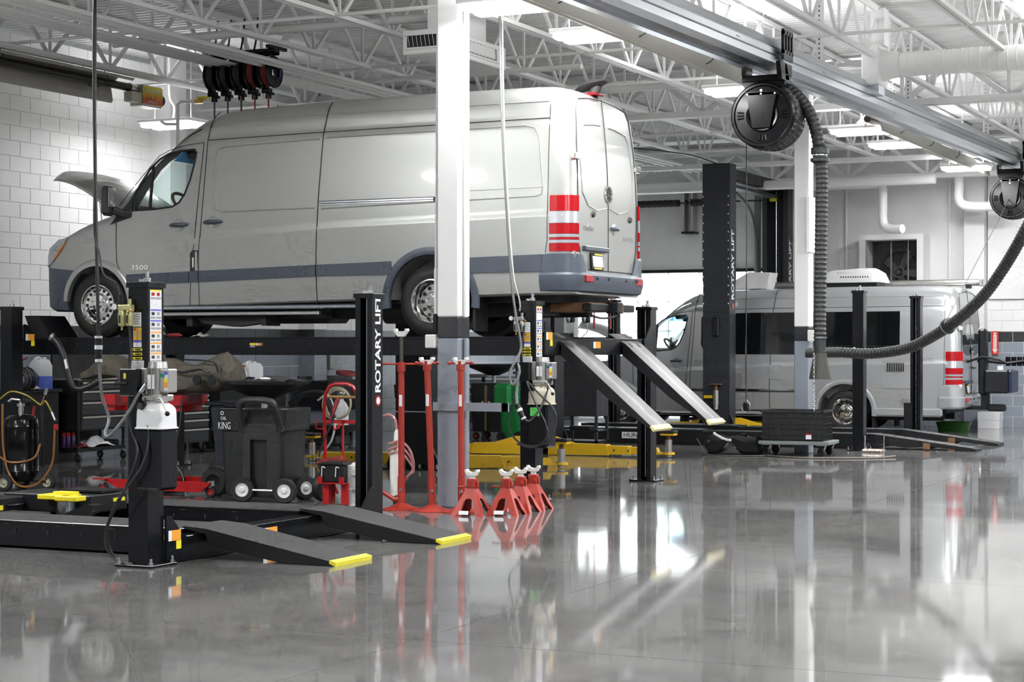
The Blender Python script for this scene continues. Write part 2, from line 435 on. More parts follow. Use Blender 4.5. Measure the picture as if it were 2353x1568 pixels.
for i in range(9):
    x = -14.88 + i * 1.52 - 0.02
    y0 = 14.6 if i > 2 else 13.0
    n = 18
    j = joist(x, y0, n, 'white open web bar joist ' + _nm[i])
    for k in range(n):
        yy = (k + 0.5) * PANEL
        if y0 + yy > FY - 0.3: break
        put('web_diagonal', dg, j, (0.02, yy, 0)); put('web_diagonal', dg2, j, (-0.02, yy, 0)); put('web_vertical', vt, j, (0, yy, 0))
# --- joist girders along x on the column lines
def girder(y, x0, x1, z0, z1, p, label):
    gd = bpy.data.objects.new('joist_girder', None); COL.objects.link(gd); gd.location = (0, y, 0); gd['kind'] = 'structure'; gd['label'] = label
    mb = MB()
    for s_ in (-1, 1): mb.bx(x0, x1, s_ * 0.055 - 0.045, s_ * 0.055 + 0.045, z0, z0 + 0.09)
    mb.build('bottom_chord', WHITE2, gd, 0)
    mb = MB()
    for s_ in (-1, 1): mb.bx(x0, x1, s_ * 0.055 - 0.045, s_ * 0.055 + 0.045, z1 - 0.09, z1)
    mb.build('top_chord', WHITE2, gd, 0)
    d1 = MB().bar((0, 0, z0 + 0.05), (p / 2, 0, z1 - 0.05), 0.07, 0.07, up=(0, 1, 0)).mesh('web_diagonal', WHITE2, 0)
    d2 = MB().bar((0, 0, z0 + 0.05), (-p / 2, 0, z1 - 0.05), 0.07, 0.07, up=(0, 1, 0)).mesh('web_diagonal', WHITE2, 0)
    v1 = MB().bx(-0.025, 0.025, -0.025, 0.025, z0 + 0.05, z1 - 0.05).mesh('web_vertical', WHITE2, 0)
    x = x0 + p / 2
    while x < x1:
        put('web_diagonal', d1, gd, (x, 0.03, 0)); put('web_diagonal', d2, gd, (x, -0.03, 0)); put('web_vertical', v1, gd, (x, 0, 0)); x += p
girder(26.9, -16.3, 1.0, 5.02, 5.72, 1.52, 'deep white joist girder on the second column line')
girder(35.3, -16.3, 1.0, 4.72, 5.42, 1.52, 'white joist girder in front of the far wall')
# continuous bridging lines and pipes along x
def pipe_x(name, y, z, x0, x1, r, label, m=WHITE2, n=8):
    o = MB().cyl((x0, y, z), (x1, y, z), r, n=n).build(name, m); o['kind'] = 'structure'; o['label'] = label
for i, (y, z) in enumerate(((17.4, 5.11), (20.9, 5.11), (23.6, 5.11), (29.6, 5.11), (32.4, 5.11))):
    pipe_x('bridging_bar', y, z, -16.4, -2.0, 0.02, 'white bridging bar under the joists, row %s from the camera' % ('one two three four five'.split()[i]))
pipe_x('sprinkler_pipe', 18.7, 5.26, -14.2, -8.9, 0.05, 'white sprinkler pipe above the hose reel rack', n=12)
pipe_x('sprinkler_pipe', 21.6, 5.06, -12.6, -9.2, 0.035, 'thin white pipe above the raised van', n=12)
pipe_x('sprinkler_pipe', 25.2, 5.30, -16.4, -2.0, 0.075, 'thick white sprinkler main crossing the ceiling', n=14)
pipe_x('sprinkler_pipe', 34.4, 4.62, -16.4, -7.6, 0.09, 'thick white pipe low in front of the far wall', n=14)
pipe_x('sprinkler_pipe', 33.6, 4.95, -16.4, -3.0, 0.05, 'white pipe beside the far girder', n=12)
def pipe_y(name, x, z, y0, y1, r, label, m=WHITE2, n=8, dz=0.0):
    o = MB().cyl((x, y0, z), (x, y1, z + dz), r, n=n).build(name, m); o['kind'] = 'structure'; o['label'] = label
for k in range(4):
    pipe_y('conduit', -13.3 + 0.11 * k, 5.04, 14, 35, 0.022, 'white conduit in the four-pipe run, number %s from the wall' % ('one two three four'.split()[k]))
for k in range(6):
    pipe_y('conduit', -14.62 + 0.05 * k, 5.02, 14, 35, 0.016, 'white conduit in the six-pipe run, number %s from the wall' % ('one two three four five six'.split()[k]))
for k in range(3):
    pipe_y('conduit', -12.55 + 0.16 * k, 5.0, 14, 35, 0.028, 'white pipe in the three-pipe run, number %s from the wall' % ('one two three'.split()[k]))
# --- columns
def column(name, x, y, label, sx=0.23, sy=0.25):
    o = struct(name, MB().bx(x - sx / 2, x + sx / 2, y - sy / 2, y + sy / 2, STRIPE_Z1, DECK_Z, 0.012), WHITE, label)
    MB().bx(x - sx / 2, x + sx / 2, y - sy / 2, y + sy / 2, STRIPE_Z0, STRIPE_Z1, 0.012).build('stripe', STRIPE, o)
    MB().bx(x - sx / 2, x + sx / 2, y - sy / 2, y + sy / 2, 0, STRIPE_Z0, 0.012).build('lower_band', GREY, o)
    return o
c1 = column('steel_column', -8.19, 16.08, 'white column with black stripe and blue grey base in front of the raised van')
MB().cyl((-8.05, 16.06, 0.0), (-8.05, 16.06, STRIPE_Z0), 0.022).build('conduit_lower', GREY, c1)
MB().cyl((-8.05, 16.06, STRIPE_Z1), (-8.05, 16.06, DECK_Z), 0.022).build('conduit_upper', WHITE2, c1)
MB().cyl((-8.35, 16.02, 1.86), (-8.35, 16.02, 2.3), 0.018).cyl((-8.35, 16.02, 2.3), (-8.32, 16.02, DECK_Z), 0.012).build('side_conduit', WHITE2, c1)
MB().cyl((-8.35, 16.02, 1.70), (-8.35, 16.02, 1.86), 0.028).build('conduit_sleeve', BLACK2, c1)
MB().bx(-8.43, -8.32, 15.94, 16.08, 1.53, 1.66, 0.008).build('switch_box', IVORY, c1)
MB().bx(-8.36, -8.3, 15.97, 16.07, 1.55, 1.64, 0.004).build('switch_bracket', ALU, c1)
b_ = MB().bx(-8.33, -7.55, 15.92, 15.955, 0.93, 1.01); b_.bx(-7.6, -7.55, 15.92, 15.98, 0.93, 1.01)
b_.build('hanger_bar', GREY, c1)
c2 = column('steel_column', -7.71, 26.3, 'white column with black stripe beside the hanging exhaust hose', 0.22, 0.24)
MB().bx(-7.61, -7.57, 26.1, 26.4, 2.9, 3.7).build('junction_panel', WHITE2, c2)
MB().bx(-7.60, -7.50, 26.1, 26.22, 1.62, 1.78, 0.01).build('switch_box', IVORY, c2)
# --- ceiling lamps
lamp_bar = MB().bx(-0.41, 0.41, -0.012, 0.012, 0, 0.03)
def lamp(x, y, z, label, light=True, L=0.8, boost=1.0):
    t = thing('ceiling_lamp', label, 'ceiling lamp', (x, y, z), 0, 'linear ceiling lamps')
    MB().bx(-L / 2 - 0.03, L / 2 + 0.03, -0.24, 0.24, 0.03, 0.075, 0.01).build('housing', WHITE2, t)
    for yy in (-0.13, 0.13): MB().bx(-L / 2, L / 2, yy - 0.085, yy + 0.085, -0.03, 0.03, 0.02).build('diffuser', LAMP, t)
    for xx in (-L / 2 + 0.1, L / 2 - 0.1): MB().cyl((xx, 0, 0.07), (xx, 0, 5.7 - z), 0.004, n=5).build('hanger_wire', WHITE2, t)
    MB().tube(spline([(0.0, 0, 0.07), (0.02, 0, 0.25), (-0.06, 0, 0.42), (-0.07, 0, 0.9), (-0.07, 0, 5.7 - z)], 6), 0.012, 6).build('power_cord', WHITE2, t)
    if light:
        ld = bpy.data.lights.new('lamp_light', 'AREA'); ld.shape = 'RECTANGLE'; ld.size = L; ld.size_y = 0.44; ld.energy = LAMP_W * boost
        ld.color = (0.98, 0.99, 1.0)
        lo = bpy.data.objects.new('lamp_light', ld); COL.objects.link(lo); lo.parent = t; lo.location = (0, 0, -0.045)
        lu = bpy.data.lights.new('added_uplight', 'AREA'); lu.shape = 'RECTANGLE'; lu.size = L; lu.size_y = 0.44; lu.energy = LAMP_W * (0.5 if boost <= 1 else 1.9) * boost; lu.color = (0.98, 0.99, 1.0)  # upward light added to every lamp to brighten the ceiling
        lo = bpy.data.objects.new('added_uplight', lu); COL.objects.link(lo); lo.parent = t; lo.location = (0, 0, 0.09); lo.rotation_euler = (PI, 0, 0)
    return t
for x, y, z, s_ in ((-7.45, 15.75, 4.7, 'cut by the picture top beside the near column'), (-7.33, 17.59, 4.7, 'under the exhaust rail behind the near column'),
                    (-7.31, 22.16, 4.7, 'half hidden by the large exhaust reel'), (-7.09, 27.1, 4.7, 'right of the large reel, upper of two close together'),
                    (-7.05, 29.18, 4.7, 'right of the large reel, lower of two close together'), (-6.85, 33.5, 4.7, 'nearest the far wall left of the small reel'),
                    (-15.25, 21.4, 4.6, 'above the hood of the raised van')):
    lamp(x, y, z, 'bright twin linear LED lamp ' + s_, boost=0.45 if x < -15 else 1.0)
# unseen lamps added over the hall, boosted to brighten ceiling and far wall
for x, ys in ((-12.6, (4.0, 10.5)), (-2.2, (4.0, 10.5, 17.0, 23.5, 30.0)), (2.6, (7.0, 17.0, 27.0))):
    for y in ys: lamp(x, y, 4.95, 'added twin linear LED lamp over the hall out of view', boost=2.7 if y < 20 else 4.0)
# ================================================================ four-post lifts
def label_sheet(parent, c, ax, w, h, rows, base=LABEL, name='label_sheet'):
    """flat printed sheet: ax 'y-' faces -y, 'x+' faces +x. rows: (top frac, bottom frac, left frac, right frac, material)"""
    t = 0.0015
    def rect(mb, u0, u1, v0, v1, off):
        if ax == 'y-': mb.bx(c[0] + u0, c[0] + u1, c[1] - t - off, c[1] - off * 0, c[2] + v0, c[2] + v1)
        else: mb.bx(c[0], c[0] + t + off, c[1] + u0, c[1] + u1, c[2] + v0, c[2] + v1)
    mb = MB(); rect(mb, -w / 2, w / 2, -h / 2, h / 2, 0); o = mb.build(name, base, parent, 0)
    gr = {}
    for (t0, t1, l, r, m) in rows:
        rect(gr.setdefault(m.name, MB()), -w / 2 + l * w, -w / 2 + r * w, h / 2 - t1 * h, h / 2 - t0 * h, 0.001)
    for k, mb in gr.items(): mb.build('label_print', MATS[k], o if parent and parent.parent is None else parent, 0)
    return o
def lines(t0, t1, n, l, r, m=LGREY, fill=0.45):
    d = (t1 - t0) / n
    return [(t0 + d * i, t0 + d * (i + fill), l, r - (0.12 if i % 4 == 3 else 0.0), m) for i in range(n)]
def c_post(root, x, y, openy, H=2.0, bolts=True, name='post'):
    """C-section post; openy = +1 opens to +y, -1 opens to -y"""
    hx, hy, t, lip = 0.082, 0.093, 0.012, 0.045
    s_ = openy
    poly = [(-hx, -hy * s_), (hx, -hy * s_), (hx, hy * s_), (lip - 0.01, hy * s_), (lip - 0.01, (hy - t) * s_), (hx - t, (hy - t) * s_), (hx - t, (-hy + t) * s_),
            (-hx + t, (-hy + t) * s_), (-hx + t, (hy - t) * s_), (-lip + 0.01, (hy - t) * s_), (-lip + 0.01, hy * s_), (-hx, hy * s_)]
    p = MB().prism(poly, (x, y, 0.015), (1, 0, 0), (0, 1, 0), (0, 0, H - 0.03)).build(name, BLACK, root, 0)
    MB().bx(x - hx - 0.015, x + hx + 0.015, y - hy - 0.012, y + hy + 0.012, H - 0.022, H, 0.003).bx(x - hx - 0.014, x + hx + 0.014, y - hy - 0.011, y + hy + 0.011, H - 0.04, H - 0.02).build('cap', BLACK, p)
    MB().bx(x - 0.16, x + 0.16, y - 0.15, y + 0.15, 0.0, 0.018, 0.003).build('base_plate', BLACK, p)
    for dx in (-0.135, 0.135):
        for dy in (-0.125, 0.125):
            MB().cyl((x + dx, y + dy, 0.015), (x + dx, y + dy, 0.065), 0.01, n=8).cyl((x + dx, y + dy, 0.018), (x + dx, y + dy, 0.034), 0.019, n=6).build('anchor_bolt', ZINC, p)
    MB().cyl((x + 0.01, y, H), (x + 0.01, y, H + 0.075), 0.014, n=10).cyl((x + 0.01, y, H), (x + 0.01, y, H + 0.03), 0.026, n=6).cyl((x - 0.045, y + 0.01, H), (x - 0.045, y + 0.01, H + 0.022), 0.02, n=6).build('top_bolt', ZINC, p)
    if openy < 0 or True:
        yi = y + s_ * 0.03
        MB().cyl((x - 0.005, yi, 0.05), (x - 0.005, yi, H - 0.03), 0.008, n=8).build('lift_cable', STEEL, p)
        mb = MB().bx(x + 0.02, x + 0.04, y + s_ * 0.02, y + s_ * 0.035, 0.03, H - 0.04)
        for k in range(16): mb.bx(x + 0.008, x + 0.05, y + s_ * 0.034, y + s_ * 0.042, 0.1 + k * 0.115, 0.14 + k * 0.115)
        mb.build('latch_ladder', BLACK2, p, 0)
    return p
def ramp_mesh(L, w, top_m, root, x0, y0, z0, ang, tip_m, worn):
    """ramp hinged at (x0, y0..y0+w, z0) and running towards +x, dropping by angle ang"""
    c, s_ = math.cos(ang), math.sin(ang)
    def T(u, v): return (x0 + u * c - v * s_ * -1 * 0 + v * s_, z0 - u * s_ + v * c)
    prof = [(-0.14, 0.012), (0.06, 0.012), (L, 0.012), (L, -0.008), (0.62 * L, -0.085), (0.12, -0.10), (0.06, -0.02), (-0.14, 0.0)]
    mb = MB(); vs = []
    pts = []
    for u, v in prof:
        if u < 0: pts.append((x0 + u, z0 + v + (0.03 if worn else 0.004) - (0 if not worn else u * 0.25)))
        else: pts.append(T(u, v))
    n = len(pts)
    vs = [(a, y0, b) for a, b in pts] + [(a, y0 + w, b) for a, b in pts]
    mb.add(vs, [tuple(range(n - 1, -1, -1)), tuple(range(n, 2 * n))] + [(i, (i + 1) % n, n + (i + 1) % n, n + i) for i in range(n)])
    r = mb.build('ramp', BLACK2, root, 0)
    mb = MB(); q = [pts[0], pts[1], pts[2]]
    vs = []
    for a, b in q: vs += [(a, y0 + 0.004, b + 0.003), (a, y0 + w - 0.004, b + 0.003)]
    mb.add(vs, [(0, 2, 3, 1), (2, 4, 5, 3)]); mb.build('ramp_deck', top_m, r, 0)
    a0 = T(L - 0.045, 0.022); a1 = T(L + 0.012, 0.018); a2 = T(L + 0.012, -0.012); a3 = T(L - 0.045, 0.0)
    mb = MB(); vs = [(a, y0 - 0.002, b) for a, b in (a0, a1, a2, a3)] + [(a, y0 + w + 0.002, b) for a, b in (a0, a1, a2, a3)]
    mb.add(vs, [(0, 1, 2, 3), (7, 6, 5, 4)] + [(i, (i + 1) % 4, 4 + (i + 1) % 4, 4 + i) for i in range(4)])
    mb.build('ramp_tip', tip_m, r, 0)
    if worn:
        mb = MB()
        for yy in (0.13, 0.36):
            p = T(0.09, 0.014); mb.box((p[0], y0 + yy, p[1]), (0.06, 0.03, 0.008), 0, Matrix.Rotation(ang, 4, 'Y'))
        mb.build('ramp_slot', INK, r, 0)
    return r
def power_unit(root, x, y, old):
    """motor, valve block, tank and shroud on the outside (+x) of a post"""
    p = MB().bx(x - 0.095, x + 0.05, y - 0.18, y - 0.09, 1.20, 1.39, 0.006).build('power_unit', BLACK, root)
    MB().bx(x - 0.06, x - 0.04, y - 0.1815, y - 0.18, 1.32, 1.36).build('warning_sticker', LYEL, p, 0)
    MB().cyl((x - 0.03, y - 0.18, 1.29), (x - 0.085, y - 0.23, 1.288), 0.011, n=8).ball((x - 0.085, y - 0.23, 1.288), 0.015, 8, 6).build('release_lever', BLACK2, p)
    MB().bx(x + 0.05, x + 0.1, y - 0.13, y - 0.02, 1.21, 1.395, 0.006).build('motor_mount', ALU, p)
    mx, my = x + 0.155, y - 0.075
    mb = MB().cyl((mx, my, 1.20), (mx, my, 1.405), 0.062, n=20).cyl((mx, my, 1.395), (mx, my, 1.44), 0.07, 0.064, n=20)
    for k in range(20):
        a = 2 * PI * k / 20; mb.box((mx + 0.066 * math.cos(a), my + 0.066 * math.sin(a), 1.30), (0.016, 0.005, 0.185), 0, Matrix.Rotation(a, 4, 'Z'))
    mb.build('motor', ALU, p)
    MB().bx(mx - 0.035, mx + 0.025, my - 0.074, my - 0.072, 1.25, 1.35).build('name_plate', LABEL, p, 0)
    MB().bx(mx + 0.06, mx + 0.135, my - 0.065, my + 0.045, 1.225, 1.39, 0.008).build('switch_box', ALU, p)
    MB().cyl((mx + 0.09, my - 0.066, 1.345), (mx + 0.09, my - 0.08, 1.345), 0.014, n=12).build('start_button', mat('green button', (0.0, 0.16, 0.1), 0.4), p)
    label_sheet(p, (mx + 0.115, my - 0.066, 1.305), 'y-', 0.03, 0.13, [(0.0, 0.15, 0, 1, LBLUE), (0.35, 0.55, 0, 1, LYEL), (0.55, 0.85, 0, 1, LORG)])
    MB().bx(mx - 0.085, mx + 0.085, my - 0.075, my + 0.075, 1.165, 1.21, 0.008).cyl((mx + 0.06, my - 0.074, 1.187), (mx + 0.06, my - 0.11, 1.187), 0.015, n=8).cyl((mx + 0.02, my - 0.074, 1.187), (mx + 0.02, my - 0.1, 1.187), 0.015, n=8).build('valve_block', ALU, p)
    MB().tube([(mx + 0.085, my - 0.09, 1.185), (mx + 0.1, my - 0.1, 1.18), (mx + 0.15, my - 0.1, 1.09)], 0.007).build('lowering_handle', STEEL if old else IVORY, p)
    MB().ball((mx + 0.152, my - 0.1, 1.082), 0.018, 10, 8).build('handle_knob', BLACK2, p)
    tank = mat('old ivory oil tank', (0.60, 0.56, 0.44), 0.4, vary=0.12) if old else mat('white oil tank', (0.78, 0.78, 0.79), 0.3)
    rings = []
    for z, w in ((1.17, 0.055), (1.155, 0.058), (1.135, 0.085), (1.115, 0.1), (1.09, 0.105), (0.985, 0.108), (0.982, 0.116), (0.972, 0.116)):
        rings.append([(mx - 0.01 + a * w / 0.1, my + b * w / 0.1, z) for a, b in rrect(-0.1, 0.1, -0.1, 0.1, 0.025, 3)])
    MB().loft(rings).build('oil_tank', tank, p)
    MB().cyl((mx - 0.06, my - 0.085, 1.125), (mx - 0.065, my - 0.125, 1.135), 0.024, n=12).build('filler_cap', BLACK2, p)
    MB().bx(mx - 0.118, mx + 0.098, my - 0.11, my + 0.11, 0.545, 0.975, 0.02).build('tank_shroud', BLACK, p)
    if old:
        s2 = MB().bx(mx - 0.085, mx + 0.015, my - 0.1125, my - 0.111, 0.86, 0.945).build('inspection_label', LGRN, p, 0)
    return p
def air_unit(root, x, y, m):
    p = MB().bx(x - 0.12, x - 0.005, y - 0.03, y + 0.03, 1.80, 1.84, 0.008).cyl((x - 0.03, y, 1.84), (x - 0.03, y, 1.88), 0.015, n=10).build('air_filter_unit', m, root)
    for dx in (-0.095, -0.03):
        MB().lathe([(0.0, 1.685), (0.022, 1.69), (0.028, 1.70), (0.028, 1.775), (0.024, 1.80)], (x + dx, y, 0), n=12).build('filter_bowl', m, p)
        MB().bx(x + dx - 0.006, x + dx + 0.006, y - 0.032, y - 0.028, 1.71, 1.765).build('sight_glass', INK, p, 0)
    MB().cyl((x - 0.095, y, 1.66), (x - 0.095, y, 1.685), 0.008, n=8).cyl((x - 0.005, y - 0.02, 1.80), (x + 0.02, y - 0.03, 1.80), 0.012, n=8).build('drain_fitting', BRASS, p)
    MB().cyl((x - 0.095, y, 1.84), (x - 0.095, y, 1.905), 0.026, n=12).build('regulator_knob', BLACK2, p)
    MB().cyl((x - 0.135, y - 0.01, 1.825), (x - 0.135, y - 0.035, 1.825), 0.026, n=16).build('pressure_gauge', BLACK2, p)
    MB().cyl((x - 0.135, y - 0.035, 1.825), (x - 0.135, y - 0.037, 1.825), 0.022, n=16).build('gauge_face', LABEL, p, 0)
    return p
W4 = 3.18
def four_post_lift(label, loc, deck_z, raised, run=(0.5, 0.505, 2.13, 0.505), Lf=6.55, front=(True, True)):
    R = thing('four_post_lift', label, 'vehicle lift', loc)
    posts = [c_post(R, 0, 0, 1), c_post(R, 0, W4, -1)]
    if front[0]: c_post(R, -Lf, 0, 1)
    if front[1]: c_post(R, -Lf, W4, -1)
    # print on the control post
    P0 = posts[0]; yf = -0.0935
    label_sheet(P0, (-0.01, yf, 1.735), 'y-', 0.075, 0.10, lines(0.1, 0.9, 5, 0.1, 0.9))
    label_sheet(P0, (-0.005, yf, 1.635), 'y-', 0.07, 0.09, [(0.08, 0.24, 0.1, 0.3, RED)] + lines(0.35, 0.75, 4, 0.1, 0.9, LGREY, 0.3), LAMB)
    label_sheet(P0, (-0.005, yf, 1.565), 'y-', 0.07, 0.048, [(0.0, 0.3, 0, 1, LBLUE)])
    for k in range(3):
        label_sheet(P0, (-0.01, yf, 1.524 - 0.031 * k), 'y-', 0.092, 0.018, [(0.2, 0.85, 0.08, 0.2, INK), (0.3, 0.75, 0.35, 0.9, INK)], LYEL)
    label_sheet(P0, (-0.005, yf, 1.335 + 0.02), 'y-', 0.11, 0.185, lines(0.05, 0.95, 14, 0.08, 0.92, LGREY, 0.35))
    # pictogram strip on the +x side
    rows = []
    for a, m_ in ((0.0, LYEL), (0.245, LBLUE), (0.38, LBLUE), (0.525, LORG), (0.66, LORG), (0.79, LORG)):
        rows += [(a, a + 0.02, 0.04, 0.96, m_), (a + 0.035, a + 0.075, 0.12, 0.4, INK if m_ is not LYEL else RED), (a + 0.035, a + 0.075, 0.58, 0.84, RED if m_ is LYEL else LGREY),
                 (a + 0.092, a + 0.12, 0.06, 0.47, LGREY), (a + 0.092, a + 0.12, 0.53, 0.94, LGREY)]
    label_sheet(P0, (0.0825, 0.0, 1.665), 'x+', 0.135, 0.56, rows)
    text('lettering', 'ROTARY LIFT', 0.125, LWHITE, posts[1], (0.0835, W4 + 0.01, 1.565), (PI / 2, -PI / 2, PI / 2), sx=1.12, bold=0.025) if not raised else None
    if not raised:
        MB().cyl((0.082, W4 + 0.01, 1.08), (0.084, W4 + 0.01, 1.08), 0.045, n=20).build('red_badge', RED, posts[1], 0)
        MB().cyl((0.084, W4 + 0.01, 1.08), (0.085, W4 + 0.01, 1.08), 0.03, n=20).build('badge_centre', LWHITE, posts[1], 0)
    # runways
    y1, w1, y2, w2 = run
    for yy, ww in ((y1, w1), (y2, w2)):
        r = MB().bx(-Lf - 0.25, -0.05, yy, yy + ww, deck_z - 0.195, deck_z - 0.012).bx(-Lf - 0.25, -0.05, yy - 0.004, yy + ww + 0.004, deck_z - 0.02, deck_z, 0.004).build('runway', BLACK, R, 0)
        MB().bx(-Lf - 0.24, -0.06, yy + 0.006, yy + ww - 0.006, deck_z - 0.002, deck_z + 0.002).build('runway_grit', GRIT, r, 0)
        mb = MB()
        for k in range(20): mb.bx(-6.0 + 0.45 * k * 0.7, -5.988 + 0.45 * k * 0.7, yy - 0.005, yy - 0.001, deck_z - 0.1, deck_z - 0.065)
        for k in range(12): mb.bx(-6.2 + 0.5 * k, -6.14 + 0.5 * k, yy - 0.0055, yy - 0.001, deck_z - 0.035, deck_z - 0.028)
        mb.build('runway_slot', INK, r, 0)
        if raised and yy == y1:
            label_sheet(r, (-3.55, yy, deck_z - 0.085), 'y-', 0.17, 0.055, [(0.1, 0.5, 0, 0.45, LYEL), (0.1, 0.6, 0.48, 0.62, LABEL), (0.1, 0.6, 0.62, 1, LORG), (0.5, 0.95, 0.02, 0.4, LGREY)], BLACK2)
        # wheel stop at the front end
        MB().prism([(0, 0), (0.28, 0), (0.08, 0.26), (-0.12, 0.26)], (-Lf - 0.1, yy + 0.01, deck_z), (1, 0, 0), (0, 0, 1), (0, ww - 0.02, 0)).build('wheel_stop', BLACK2, r, 0)
        if raised: ramp_mesh(1.36, ww, WORN, R, 0.08, yy, deck_z - 0.04, math.radians(41), PALEYEL, True)
        else: ramp_mesh(1.16, ww, GRIT, R, 0.1, yy, deck_z - 0.0, math.asin((deck_z - 0.012) / 1.16), YELTIP, False)
    # yokes across both ends
    for xx in ((0.0,) + ((-Lf,) if raised else ())):
        zt = deck_z - 0.015 if raised else deck_z - 0.035
        cb = MB().bx(xx - 0.09, xx + 0.09, 0.09, W4 - 0.09, zt - 0.165, zt, 0.004).bx(xx - 0.1, xx + 0.1, 0.09, W4 - 0.09, zt - 0.175, zt - 0.16).build('crossbeam', STEEL if False else BLACK, R, 0)
        for sgn, yo in ((1, 0.093), (-1, W4 - 0.093)):
            poly = [(0, -0.17), (0.26, -0.17), (0.26, -0.005), (0.2, 0.02), (0.06, 0.16), (0, 0.17)]
            MB().prism([(a * sgn, b) for a, b in poly], (xx + 0.093, yo, zt), (0, 1, 0), (0, 0, 1), (0.014, 0, 0)).build('end_bracket', BLACK, cb, 0)
        label_sheet(cb, (xx + 0.0915, 1.47, zt - 0.07), 'x+', 0.2, 0.07, [(0, 1, 0.0, 0.3, LABEL), (0, 1, 0.32, 1, LORG)], LABEL)
        label_sheet(cb, (xx + 0.1075, 0.19, zt + 0.02), 'x+', 0.15, 0.075, [(0, 1, 0.0, 0.25, LABEL), (0, 1, 0.27, 1, LORG)], LABEL)
        label_sheet(cb, (xx + 0.1075, 0.24, zt - 0.05), 'x+', 0.06, 0.06, [], LYEL)
    power_unit(R, 0, 0, raised)
    air_unit(R, -0.0, -0.13, BRASS if not raised else ALU) if False else air_unit(R, -0.015, -0.13, mat('pale brass paint', (0.55, 0.52, 0.25), 0.35, 0.6) if not raised else ALU)
    return R
liftA = four_post_lift('lowered black four-post lift with yellow ramp tips in the foreground', (-7.96, 10.85, 0), 0.215, False, (0.5, 0.51, 2.12, 0.51), 7.5, (False, False))
liftB = four_post_lift('raised black four-post lift carrying the silver cargo van', (-7.76, 16.95, 0), 1.646, True, (0.48, 0.505, 2.16, 0.505), 6.55, (True, True))
# ================================================================ vans
PAINT_A = mat('warm silver van paint', (0.38, 0.385, 0.365), 0.32, 0.35, coat=0.6, vary=0.015, scale=2)
PAINT_B = mat('bright silver van paint', (0.50, 0.51, 0.52), 0.28, 0.5, coat=0.6)
GAP = mat('door gap', (0.02, 0.02, 0.02), 0.7)
TINT = mat('black tinted glass', (0.006, 0.007, 0.008), 0.04, spec=0.7)
LENS_R = mat('red lamp lens', (0.34, 0.003, 0.007), 0.15, coat=0.2)
LENS_C = mat('clear lamp lens', (0.42, 0.43, 0.46), 0.15, 0.3, coat=0.8)
LENS_A = mat('amber lamp lens', (0.60, 0.16, 0.02), 0.12, coat=0.8)
LAMPGLASS = mat('headlamp glass', (0.55, 0.58, 0.62), 0.05, 0.5, coat=1.0)
INTER = mat('dark cab trim', (0.03, 0.03, 0.032), 0.6)
TAN = mat('tan wheel cover', (0.20, 0.13, 0.06), 0.7)
CLOTH = mat('grey headliner', (0.18, 0.18, 0.18), 0.8)
UNDER = mat('underbody', (0.02, 0.02, 0.02), 0.6, vary=0.2)
def glass_mat(name, col, trans):
    m = bpy.data.materials.new(name); m.use_nodes = True; nt = m.node_tree; nt.nodes.remove(nt.nodes['Principled BSDF'])
    tr = nt.nodes.new('ShaderNodeBsdfTransparent'); tr.inputs[0].default_value = (*col, 1)
    gl = nt.nodes.new('ShaderNodeBsdfGlossy'); gl.inputs['Roughness'].default_value = 0.02
    fc = nt.nodes.new('ShaderNodeLayerWeight'); pw = nt.nodes.new('ShaderNodeMath'); pw.operation = 'POWER'; pw.inputs[1].default_value = 4.0; nt.links.new(fc.outputs['Facing'], pw.inputs[0])
    lw = nt.nodes.new('ShaderNodeMath'); lw.operation = 'MULTIPLY_ADD'; lw.inputs[1].default_value = 0.6; lw.inputs[2].default_value = 0.04; nt.links.new(pw.outputs[0], lw.inputs[0])
    mx = nt.nodes.new('ShaderNodeMixShader'); nt.links.new(lw.outputs[0], mx.inputs[0]); nt.links.new(tr.outputs[0], mx.inputs[1]); nt.links.new(gl.outputs[0], mx.inputs[2])
    nt.links.new(mx.outputs[0], nt.nodes['Material Output'].inputs[0]); MATS[name] = m
    return m
GLASS = glass_mat('cab window glass', (0.80, 0.88, 0.87), 1)
SHADE = glass_mat('blue windscreen band', (0.02, 0.16, 0.34), 1)
VT = [(-0.98, 0.90), (-0.93, 1.0), (-0.8, 1.08), (-0.55, 1.18), (-0.2, 1.32), (0.1, 1.40), (0.28, 1.47), (0.5, 1.73), (0.8, 2.03), (1.05, 2.25), (1.25, 2.40), (1.45, 2.51), (1.65, 2.57), (2.1, 2.60), (3.0, 2.625), (4.4, 2.64), (5.5, 2.635), (5.8, 2.62), (5.92, 2.58), (5.99, 2.50)]
VW = [(-0.98, 0.50), (-0.94, 0.66), (-0.86, 0.77), (-0.72, 0.86), (-0.5, 0.935), (-0.2, 0.972), (0.3, 0.99), (1.5, 0.995), (5.5, 0.995), (5.75, 0.99), (5.88, 0.975), (5.95, 0.94), (5.99, 0.885)]
VC = [(-0.98, 0.10), (0.2, 0.12), (0.6, 0.15), (1.4, 0.24), (2.0, 0.27), (5.7, 0.27), (5.99, 0.25)]
VB = [(-0.98, 0.50), (-0.9, 0.36), (-0.7, 0.31), (-0.3, 0.30), (0.6, 0.34), (5.99, 0.44)]
def crease_z(x): return interp([(0.3, 1.0), (0.9, 1.08), (1.34, 1.13), (3.0, 1.22), (5.99, 1.285)], x)
def band_z(x): return interp([(-0.9, 0.84), (0.3, 0.72), (0.9, 0.735), (3.0, 0.79), (5.99, 0.855)], x)
